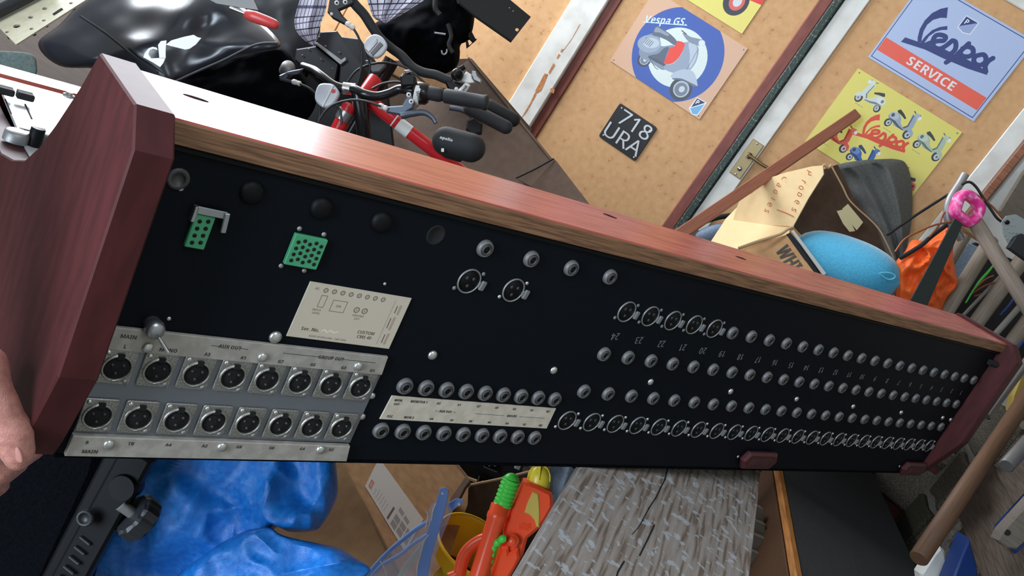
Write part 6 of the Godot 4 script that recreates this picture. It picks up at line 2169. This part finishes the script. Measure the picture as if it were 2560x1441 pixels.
func build_toy() -> void:
	var c := 1.44
	var t := thing("toy_water_gun", "orange toy water gun with green pump grip, green hose and yellow nose", "toy", P(1240, 1460, c))
	var s := ns()
	var g0 := P(1284, 1184, c)
	var g1 := P(1256, 1264, c)
	var prof := [Vector2(0.0150, 0.0), Vector2(0.0158, 0.003)]
	var len := g0.distance_to(g1)
	for i in 6:
		var h := 0.004 + i * 0.0068
		prof.append(Vector2(0.0134, h + 0.0006))
		prof.append(Vector2(0.0156, h + 0.0026))
		prof.append(Vector2(0.0156, h + 0.0044))
		prof.append(Vector2(0.0140, h + 0.0064))
	for i in 6:
		var an := PI / 2 * i / 5.0
		prof.append(Vector2(maxf(0.00002, 0.0138 * cos(an)), len - 0.0138 + 0.0138 * sin(an)))
	var yx := (g0 - g1).normalized()
	var xx := yx.cross(cam_back).normalized()
	s.lathe(prof, Transform3D(Basis(xx, yx, xx.cross(yx)), g1), 22)
	part(t, "pump_grip", s, M("toy_green"))
	s = ns()
	var a0 := P(1252, 1262, c)
	var a1 := P(1188, 1470, c - 0.03)
	var ya := (a0 - a1).normalized()
	var xa := ya.cross(cam_back).normalized()
	var la := a0.distance_to(a1)
	s.lathe([Vector2(0.0148, 0), Vector2(0.0150, la - 0.026), Vector2(0.0166, la - 0.023), Vector2(0.0166, la - 0.016), Vector2(0.0152, la - 0.013), Vector2(0.0156, la - 0.002), Vector2(0.0140, la)], Transform3D(Basis(xa, ya, xa.cross(ya)), a1), 22)
	part(t, "pump_tube", s, M("toy_orange"))
	for i in 6:
		s = ns()
		s.blob(Transform3D(Basis(), P(1209 - i * 4.2 + (i % 2) * 6, 1398 + i * 7, c - 0.03)), Vector3.ONE * 0.0013, 6, 8)
		part(t, "grip_bump", s, M("toy_orange"))
	var pxy := func(list: Array) -> Array:
		var r := []
		for q in list:
			r.append([1060 + q[0] / 4.6325, 1130 + q[1] / 4.6325])
		return r
	s = ns()
	s.slab(PS(pxy.call([[1150, 362], [1230, 366], [1320, 400], [1482, 482], [1494, 560], [1492, 650], [1420, 780], [1340, 890], [1262, 960], [1200, 1010], [1175, 1100], [1150, 1200], [1090, 1300], [1000, 1460], [770, 1460], [870, 1200], [912, 1010], [930, 880], [1000, 690], [1080, 520]]), c), 0.045, 0.005)
	var body := part(t, "body", s, M("toy_orange"))
	s = ns()
	s.slab(PS(pxy.call([[1258, 466], [1300, 474], [1328, 492], [1340, 600], [1345, 700], [1338, 880], [1303, 874], [1282, 800], [1230, 740], [1163, 708], [1200, 590]]), c - 0.0025), 0.008, 0.002)
	part(t, "side_panel", s, M("toy_cream"))
	for i in 3:
		s = ns()
		s.tube(PS(pxy.call([[1098, 842 + i * 28], [1150, 830 + i * 30], [1200, 850 + i * 28], [1232, 836 + i * 22]]), c - 0.0005), 0.0014, 6)
		part(t, "moulded_rib", s, M("toy_orange"))
	# yellow nose
	s = ns()
	var n0 := P(1060 + 1320 / 4.6325, 1130 + 400 / 4.6325, c + 0.030)
	var n1 := P(1060 + 1352 / 4.6325, 1130 + 165 / 4.6325, c + 0.032)
	var yn := (n1 - n0).normalized()
	var xn := yn.cross(cam_back).normalized()
	var ln := n0.distance_to(n1)
	var np := [Vector2(0.0200, -0.012), Vector2(0.0196, ln * 0.35)]
	for i in 7:
		var an := PI / 2 * i / 6.0
		np.append(Vector2(maxf(0.00002, 0.0194 * pow(cos(an), 0.8)), ln * 0.42 + (ln * 0.60) * sin(an)))
	s.lathe(np, Transform3D(Basis(xn, yn, xn.cross(yn)), n0), 24)
	var nose := part(t, "nose", s, M("toy_yellow"))
	for k in 3:
		s = ns()
		var ribs := []
		for i in 7:
			var an := PI / 2 * i / 6.0
			var rr := 0.0202 * pow(maxf(0.0, cos(an)), 0.8)
			var dirn := (xn * cos(1.05 + k * 0.52) + xn.cross(yn) * -sin(1.05 + k * 0.52)) if false else (xn * cos(PI * (0.15 + 0.35 * k)) + (EYE - n0).normalized() * sin(PI * (0.15 + 0.35 * k)))
			ribs.append(n0 + yn * (ln * 0.3 + ln * 0.72 * sin(an)) + dirn * rr)
		s.tube(ribs, 0.0016, 6)
		part(nose, "rib", s, M("toy_yellow"))
	# hose, pivot and guard
	s = ns()
	var hose := spline(PS(pxy.call([[950, 1012], [915, 1010], [868, 1040], [820, 1076], [798, 1120], [780, 1180], [764, 1250], [745, 1320], [716, 1400], [690, 1470]]), c - 0.022), 12)
	var rad := []
	var run := 0.0
	for i in hose.size():
		if i > 0:
			run += hose[i].distance_to(hose[i - 1])
		rad.append(0.0050 + 0.0018 * absf(sin(run * PI / 0.0105)))
	s.tube(hose, rad, 12)
	part(t, "hose", s, M("toy_green"))
	disc_at(t, "pivot", 1060 + 1030 / 4.6325, 1130 + 1028 / 4.6325, c - 0.014, 0.0108, 0.014, M("toy_orange"))
	disc_at(t, "pivot_cap", 1060 + 1020 / 4.6325, 1130 + 1034 / 4.6325, c - 0.017, 0.0066, 0.005, M("toy_orange"))
	flat(t, "trigger_housing", pxy.call([[900, 1130], [975, 1110], [985, 1180], [1090, 1120], [1108, 1240], [1060, 1340], [980, 1470], [800, 1470], [860, 1220]]), c - 0.012, 0.02, M("toy_orange"), 0.004)
	s = ns()
	s.tube(spline(PS(pxy.call([[700, 1010], [640, 1036], [560, 1090], [500, 1150], [452, 1240], [428, 1330], [402, 1420], [300, 1470]]), c - 0.01), 5), 0.0078, 10, true, 1.4)
	part(t, "guard", s, M("toy_orange"))
	# yellow tub
	t = thing("yellow_tub", "yellow plastic tub standing under the toy water gun", "tub", P(1150, 1440, 1.62))
	s = ns()
	var cy := P(1146, 1420, 1.64)
	var ay := (Vector3.UP + (EYE - cy).normalized() * 0.15).normalized()
	var bx0 := Basis(ay.cross(Vector3.BACK).normalized(), ay, ay.cross(Vector3.BACK).normalized().cross(ay))
	s.lathe([Vector2(0.0001, -0.060), Vector2(0.066, -0.060), Vector2(0.072, 0.055), Vector2(0.0755, 0.058), Vector2(0.0755, 0.063), Vector2(0.0715, 0.064), Vector2(0.0695, 0.056), Vector2(0.0635, -0.055), Vector2(0.0001, -0.056)], Transform3D(bx0, cy), 40)
	part(t, "body", s, M("yellow_tub"))
	s = ns()
	s.lathe([Vector2(0.064, -0.050), Vector2(0.0645, -0.035), Vector2(0.0001, -0.034)], Transform3D(bx0, cy), 32)
	part(t, "contents", s, plain("brown_grit", c8(112, 78, 34), 0.8))

func build_film_case() -> void:
	var t := thing("clear_case", "clear plastic zip case edged with blue welts, in front of the carton", "plastic case", P(1050, 1470, 1.40))
	var c := 1.42
	var pxy := func(list: Array) -> Array:
		var r := []
		for q in list:
			r.append([820 + q[0] / 4.634, 1130 + q[1] / 4.634])
		return r
	flat(t, "blue_strap", pxy.call([[1300, 425], [1350, 415], [1398, 440], [1392, 520], [1330, 780], [1200, 1200], [1150, 1470], [1010, 1470], [1100, 1130], [1180, 840], [1256, 560]]), c - 0.01, 0.004, M("blue_welt"), 0.001)
	disc_at(t, "press_stud", 820 + 1328 / 4.634, 1130 + 482 / 4.634, c - 0.011, 0.0024, 0.003, M("sticker_white"))
	flat(t, "blue_tab", pxy.call([[1380, 608], [1480, 545], [1560, 552], [1578, 580], [1500, 640], [1440, 690], [1400, 660]]), c + 0.02, 0.003, M("blue_welt"), 0.0008)
	disc_at(t, "press_stud", 820 + 1520 / 4.634, 1130 + 610 / 4.634, c + 0.018, 0.0024, 0.003, M("sticker_white"))
	rod(t, "welt", pxy.call([[1150, 815], [1000, 910], [840, 1040], [700, 1160], [540, 1330], [420, 1480]]), c - 0.004, 0.0034, M("blue_welt"), 4, 8)
	rod(t, "welt", pxy.call([[1150, 965], [1000, 1060], [840, 1190], [700, 1270], [600, 1340], [480, 1480]]), c + 0.012, 0.0030, M("blue_welt"), 4, 8)
	flat(t, "inner_strip", pxy.call([[1100, 1040], [1150, 985], [1120, 1120], [960, 1320], [880, 1480], [780, 1480], [880, 1320]]), c + 0.016, 0.002, M("cream_tape"), 0.0005)
	flat(t, "front_film", pxy.call([[1260, 560], [1180, 640], [1130, 800], [840, 1030], [640, 1220], [400, 1480], [1040, 1480], [1120, 1130], [1200, 820]]), c - 0.006, 0.0008, M("clear_film"), 0.0)
	flat(t, "side_film", pxy.call([[1390, 560], [1440, 690], [1340, 940], [1250, 1200], [1180, 1480], [1130, 1480], [1200, 1180], [1330, 780]]), c + 0.012, 0.0008, M("clear_film"), 0.0)
	var k := 0
	for q in [[[1250, 600], [1215, 690], [1200, 800]], [[1130, 690], [1160, 740], [1130, 880]], [[1170, 960], [1110, 1040], [1075, 1160], [1040, 1300], [1030, 1440]], [[600, 1270], [640, 1330], [680, 1430]]]:
		rod(t, "crease", pxy.call(q), c - 0.011, 0.0008, M("sticker_white"), 3, 5)
		k += 1

func build_blue_bags() -> void:
	var cr := noise(0.045, FastNoiseLite.TYPE_SIMPLEX, 12, 3, true)
	var big := noise(0.06, FastNoiseLite.TYPE_SIMPLEX_SMOOTH, 15, 2)
	var at := P(560, 1400, 1.22)
	org = at
	var t := thing("blue_bag", "large crumpled blue woven plastic bag beside the black stand", "bag", at)
	part(t, "body", crumpled(V2([[120, 1080], [400, 1060], [700, 1080], [836, 1090], [838, 1140], [845, 1225], [832, 1268], [806, 1312], [784, 1328], [725, 1331], [690, 1320], [640, 1380], [560, 1470], [400, 1560], [100, 1560]]), 1.20, 0.04, cr, -0.03, big, 0.05), M("blue_sheet"))
	at = P(700, 1420, 1.16)
	t = thing("blue_bag", "second fold of blue woven plastic bag in front of the carton, at the bottom edge", "bag", at)
	part(t, "body", crumpled(V2([[420, 1470], [520, 1380], [600, 1334], [640, 1322], [675, 1320], [700, 1336], [740, 1348], [800, 1360], [850, 1372], [890, 1396], [926, 1424], [900, 1460], [850, 1560], [400, 1600]]), 1.14, 0.03, cr, -0.025, big, 0.03), M("blue_sheet"))

func crumpled(outline: Array, c: float, bulge: float, a: FastNoiseLite, aa: float, b: FastNoiseLite, ba: float) -> Shape:
	var s := ns()
	var pts := spline(outline.map(func(p): return Vector3(p.x, p.y, 0)), 8, true)
	var mid := Vector3.ZERO
	for p in pts:
		mid += p
	mid /= pts.size()
	var rings := 60
	for way in [1.0, -1.0]:
		var rows := []
		for i in rings + 1:
			var t := 1.0 - float(i) / rings
			var loop := []
			for p in pts:
				var q: Vector3 = mid + (p - mid) * t
				var swell := pow(maxf(0.0, 1.0 - pow(t, 5.0)), 0.5)
				var w := P(q.x, q.y, c - way * bulge * swell)
				var k := 0.25 + 0.75 * swell
				w += ray(q.x, q.y).normalized() * (a.get_noise_3dv(w * 100.0) * aa + b.get_noise_3dv(w * 100.0) * ba) * k * way
				loop.append(w)
			rows.append(loop)
		s.grid(rows, false, true, 1, way < 0)
	return s


# ---------------------------------------------------------------- the hand at the left edge
func build_hand() -> void:
	var c := 0.665
	var t := thing("person", "hand of a person gripping the desk end from below, thumb on the maroon panel", "person", P(-230, 1250, c))
	# chains of joints: pixel x, pixel y, depth, radius in metres
	var chains := [
		[[-420, 900, 0.60, 0.031], [-250, 930, 0.63, 0.034], [-150, 990, 0.66, 0.030]],
		[[-250, 930, 0.63, 0.034], [-190, 1120, 0.69, 0.024]],
		[[-250, 960, 0.64, 0.030], [-260, 1180, 0.70, 0.022]],
		[[-130, 900, 0.648, 0.019], [-46, 920, 0.655, 0.0165], [0, 1020, 0.662, 0.0125], [32, 1082, 0.668, 0.0128], [44, 1128, 0.672, 0.0108], [46, 1148, 0.674, 0.0088]],
		[[-150, 1080, 0.69, 0.0105], [-80, 1190, 0.715, 0.0098], [0, 1180, 0.73, 0.0092], [86, 1126, 0.745, 0.0082]],
		[[-185, 1120, 0.69, 0.0105], [-110, 1240, 0.715, 0.0098], [-30, 1215, 0.735, 0.0090], [46, 1160, 0.75, 0.0080]],
		[[-215, 1150, 0.70, 0.0102], [-150, 1270, 0.72, 0.0094], [-70, 1262, 0.74, 0.0088], [0, 1214, 0.755, 0.0078]],
		[[-245, 1170, 0.70, 0.0094], [-190, 1290, 0.72, 0.0086], [-115, 1290, 0.74, 0.0078], [-60, 1252, 0.755, 0.0070]],
		[[-420, 900, 0.60, 0.031], [-640, 800, 0.56, 0.035]]]
	var bones := []
	for ch in chains:
		for i in ch.size() - 1:
			bones.append([P(ch[i][0], ch[i][1], ch[i][2]), P(ch[i + 1][0], ch[i + 1][1], ch[i + 1][2]), ch[i][3], ch[i + 1][3]])
	var s := ns()
	net(s, bones, 0.0034, 0.006)
	part(t, "hand", s, M("skin"))
	s = ns()
	var nx := (P(60, 1140, 0.66) - P(30, 1120, 0.66)).normalized()
	var ny := (P(32, 1082, 0.668) - P(46, 1150, 0.674)).normalized()
	var nz := nx.cross(ny).normalized()
	s.blob(Transform3D(Basis(nx, ny, nz), P(39, 1132, 0.6615)), Vector3(0.0062, 0.0072, 0.0014), 8, 16, 0.8)
	part(t, "thumb_nail", s, M("nail"))

	# the rest of the person stands to the left of the picture in dark clothes
	var k0 := P(-640, 800, 0.56)
	var w := Vector3(-1.00, 0.0, -0.22)
	var sh := w + Vector3(0.06, 1.42, -0.20)
	var elbow := k0.lerp(sh, 0.45) + Vector3(-0.05, -0.10, 0.06)
	s = ns()
	net(s, [[P(-520, 850, 0.58), k0, 0.046, 0.050], [k0, elbow, 0.050, 0.055], [elbow, sh, 0.055, 0.072], [sh, w + Vector3(0, 1.38, 0.18), 0.085, 0.085], [w + Vector3(0, 1.30, -0.06), w + Vector3(0, 0.98, -0.05), 0.15, 0.145], [w + Vector3(0, 1.30, 0.07), w + Vector3(0, 0.98, 0.05), 0.15, 0.145], [w + Vector3(0, 1.38, 0.18), w + Vector3(0.02, 1.12, 0.25), 0.08, 0.055], [w + Vector3(0.02, 1.12, 0.25), w + Vector3(0.16, 0.95, 0.16), 0.055, 0.045]], 0.014, 0.04)
	part(t, "jumper", s, M("black_cloth"))
	s = ns()
	net(s, [[w + Vector3(0, 0.98, -0.05), w + Vector3(0, 0.88, -0.09), 0.14, 0.11], [w + Vector3(0, 0.98, 0.05), w + Vector3(0, 0.88, 0.09), 0.14, 0.11], [w + Vector3(0, 0.88, -0.09), w + Vector3(0.03, 0.48, -0.12), 0.10, 0.075], [w + Vector3(0.03, 0.48, -0.12), w + Vector3(0, 0.07, -0.13), 0.07, 0.055], [w + Vector3(0, 0.88, 0.09), w + Vector3(0.03, 0.48, 0.12), 0.10, 0.075], [w + Vector3(0.03, 0.48, 0.12), w + Vector3(0, 0.07, 0.13), 0.07, 0.055], [w + Vector3(0, 0.05, -0.13), w + Vector3(0.16, 0.04, -0.13), 0.045, 0.04], [w + Vector3(0, 0.05, 0.13), w + Vector3(0.16, 0.04, 0.13), 0.045, 0.04]], 0.014, 0.04)
	part(t, "trousers", s, M("black_cloth"))
	s = ns()
	net(s, [[w + Vector3(0, 1.42, 0), w + Vector3(0.02, 1.52, 0), 0.055, 0.055], [w + Vector3(0.02, 1.60, 0), w + Vector3(0.01, 1.67, 0), 0.076, 0.088], [w + Vector3(0.06, 1.57, 0), w + Vector3(0.04, 1.60, 0), 0.05, 0.07], [w + Vector3(0.105, 1.615, 0), w + Vector3(0.09, 1.64, 0), 0.012, 0.008], [w + Vector3(0.0, 1.62, 0.085), w + Vector3(0.0, 1.65, 0.085), 0.014, 0.016], [w + Vector3(0.0, 1.62, -0.085), w + Vector3(0.0, 1.65, -0.085), 0.014, 0.016]], 0.010, 0.03)
	part(t, "head", s, M("skin"))

func net(s: Shape, bones: Array, cell: float, blend: float) -> void:   # surface nets round tapered capsules joined with a smooth minimum
	var vals := {}
	var inv := 1.0 / cell
	for b in bones:
		var r: float = maxf(b[2], b[3]) + cell * 2.5 + blend
		var lo: Vector3 = (b[0].min(b[1]) - Vector3.ONE * r) * inv
		var hi: Vector3 = (b[0].max(b[1]) + Vector3.ONE * r) * inv
		var ab: Vector3 = b[1] - b[0]
		var l2 := maxf(ab.length_squared(), 1e-9)
		for x in range(floori(lo.x), ceili(hi.x) + 1):
			for y in range(floori(lo.y), ceili(hi.y) + 1):
				for z in range(floori(lo.z), ceili(hi.z) + 1):
					var p := Vector3(x, y, z) * cell
					var u := clampf((p - b[0]).dot(ab) / l2, 0, 1)
					var d: float = p.distance_to(b[0] + ab * u) - lerpf(b[2], b[3], u)
					if d > r:
						continue
					var key := Vector3i(x, y, z)
					if vals.has(key):
						var o: float = vals[key]
						var h := maxf(blend - absf(o - d), 0.0) / blend
						vals[key] = minf(o, d) - h * h * blend * 0.25
					else:
						vals[key] = d
	var verts := {}
	var corner := [Vector3i(0, 0, 0), Vector3i(1, 0, 0), Vector3i(0, 1, 0), Vector3i(1, 1, 0), Vector3i(0, 0, 1), Vector3i(1, 0, 1), Vector3i(0, 1, 1), Vector3i(1, 1, 1)]
	var edges := [[0, 1], [2, 3], [4, 5], [6, 7], [0, 2], [1, 3], [4, 6], [5, 7], [0, 4], [1, 5], [2, 6], [3, 7]]
	for key in vals:
		var v := []
		var neg := 0
		for k in corner:
			var w: float = vals.get(key + k, 1.0)
			v.append(w)
			if w < 0:
				neg += 1
		if neg == 0 or neg == 8:
			continue
		var sum := Vector3.ZERO
		var n := 0
		for e in edges:
			var a: float = v[e[0]]
			var b: float = v[e[1]]
			if (a < 0) != (b < 0):
				sum += Vector3(corner[e[0]]).lerp(Vector3(corner[e[1]]), a / (a - b))
				n += 1
		verts[key] = (Vector3(key) + sum / n) * cell
	for key in verts:
		for ax in 3:
			var step := [Vector3i(1, 0, 0), Vector3i(0, 1, 0), Vector3i(0, 0, 1)][ax] as Vector3i
			var u := [Vector3i(0, 1, 0), Vector3i(0, 0, 1), Vector3i(1, 0, 0)][ax] as Vector3i
			var w := [Vector3i(0, 0, 1), Vector3i(1, 0, 0), Vector3i(0, 1, 0)][ax] as Vector3i
			var a: float = vals.get(key, 1.0)
			var b: float = vals.get(key + step, 1.0)
			if (a < 0) == (b < 0):
				continue
			if not (verts.has(key - u) and verts.has(key - w) and verts.has(key - u - w)):
				continue
			var q := [verts[key], verts[key - u], verts[key - u - w], verts[key - w]]
			if a < 0:
				s.quad(q[0], q[1], q[2], q[3], 1)
			else:
				s.quad(q[3], q[2], q[1], q[0], 1)
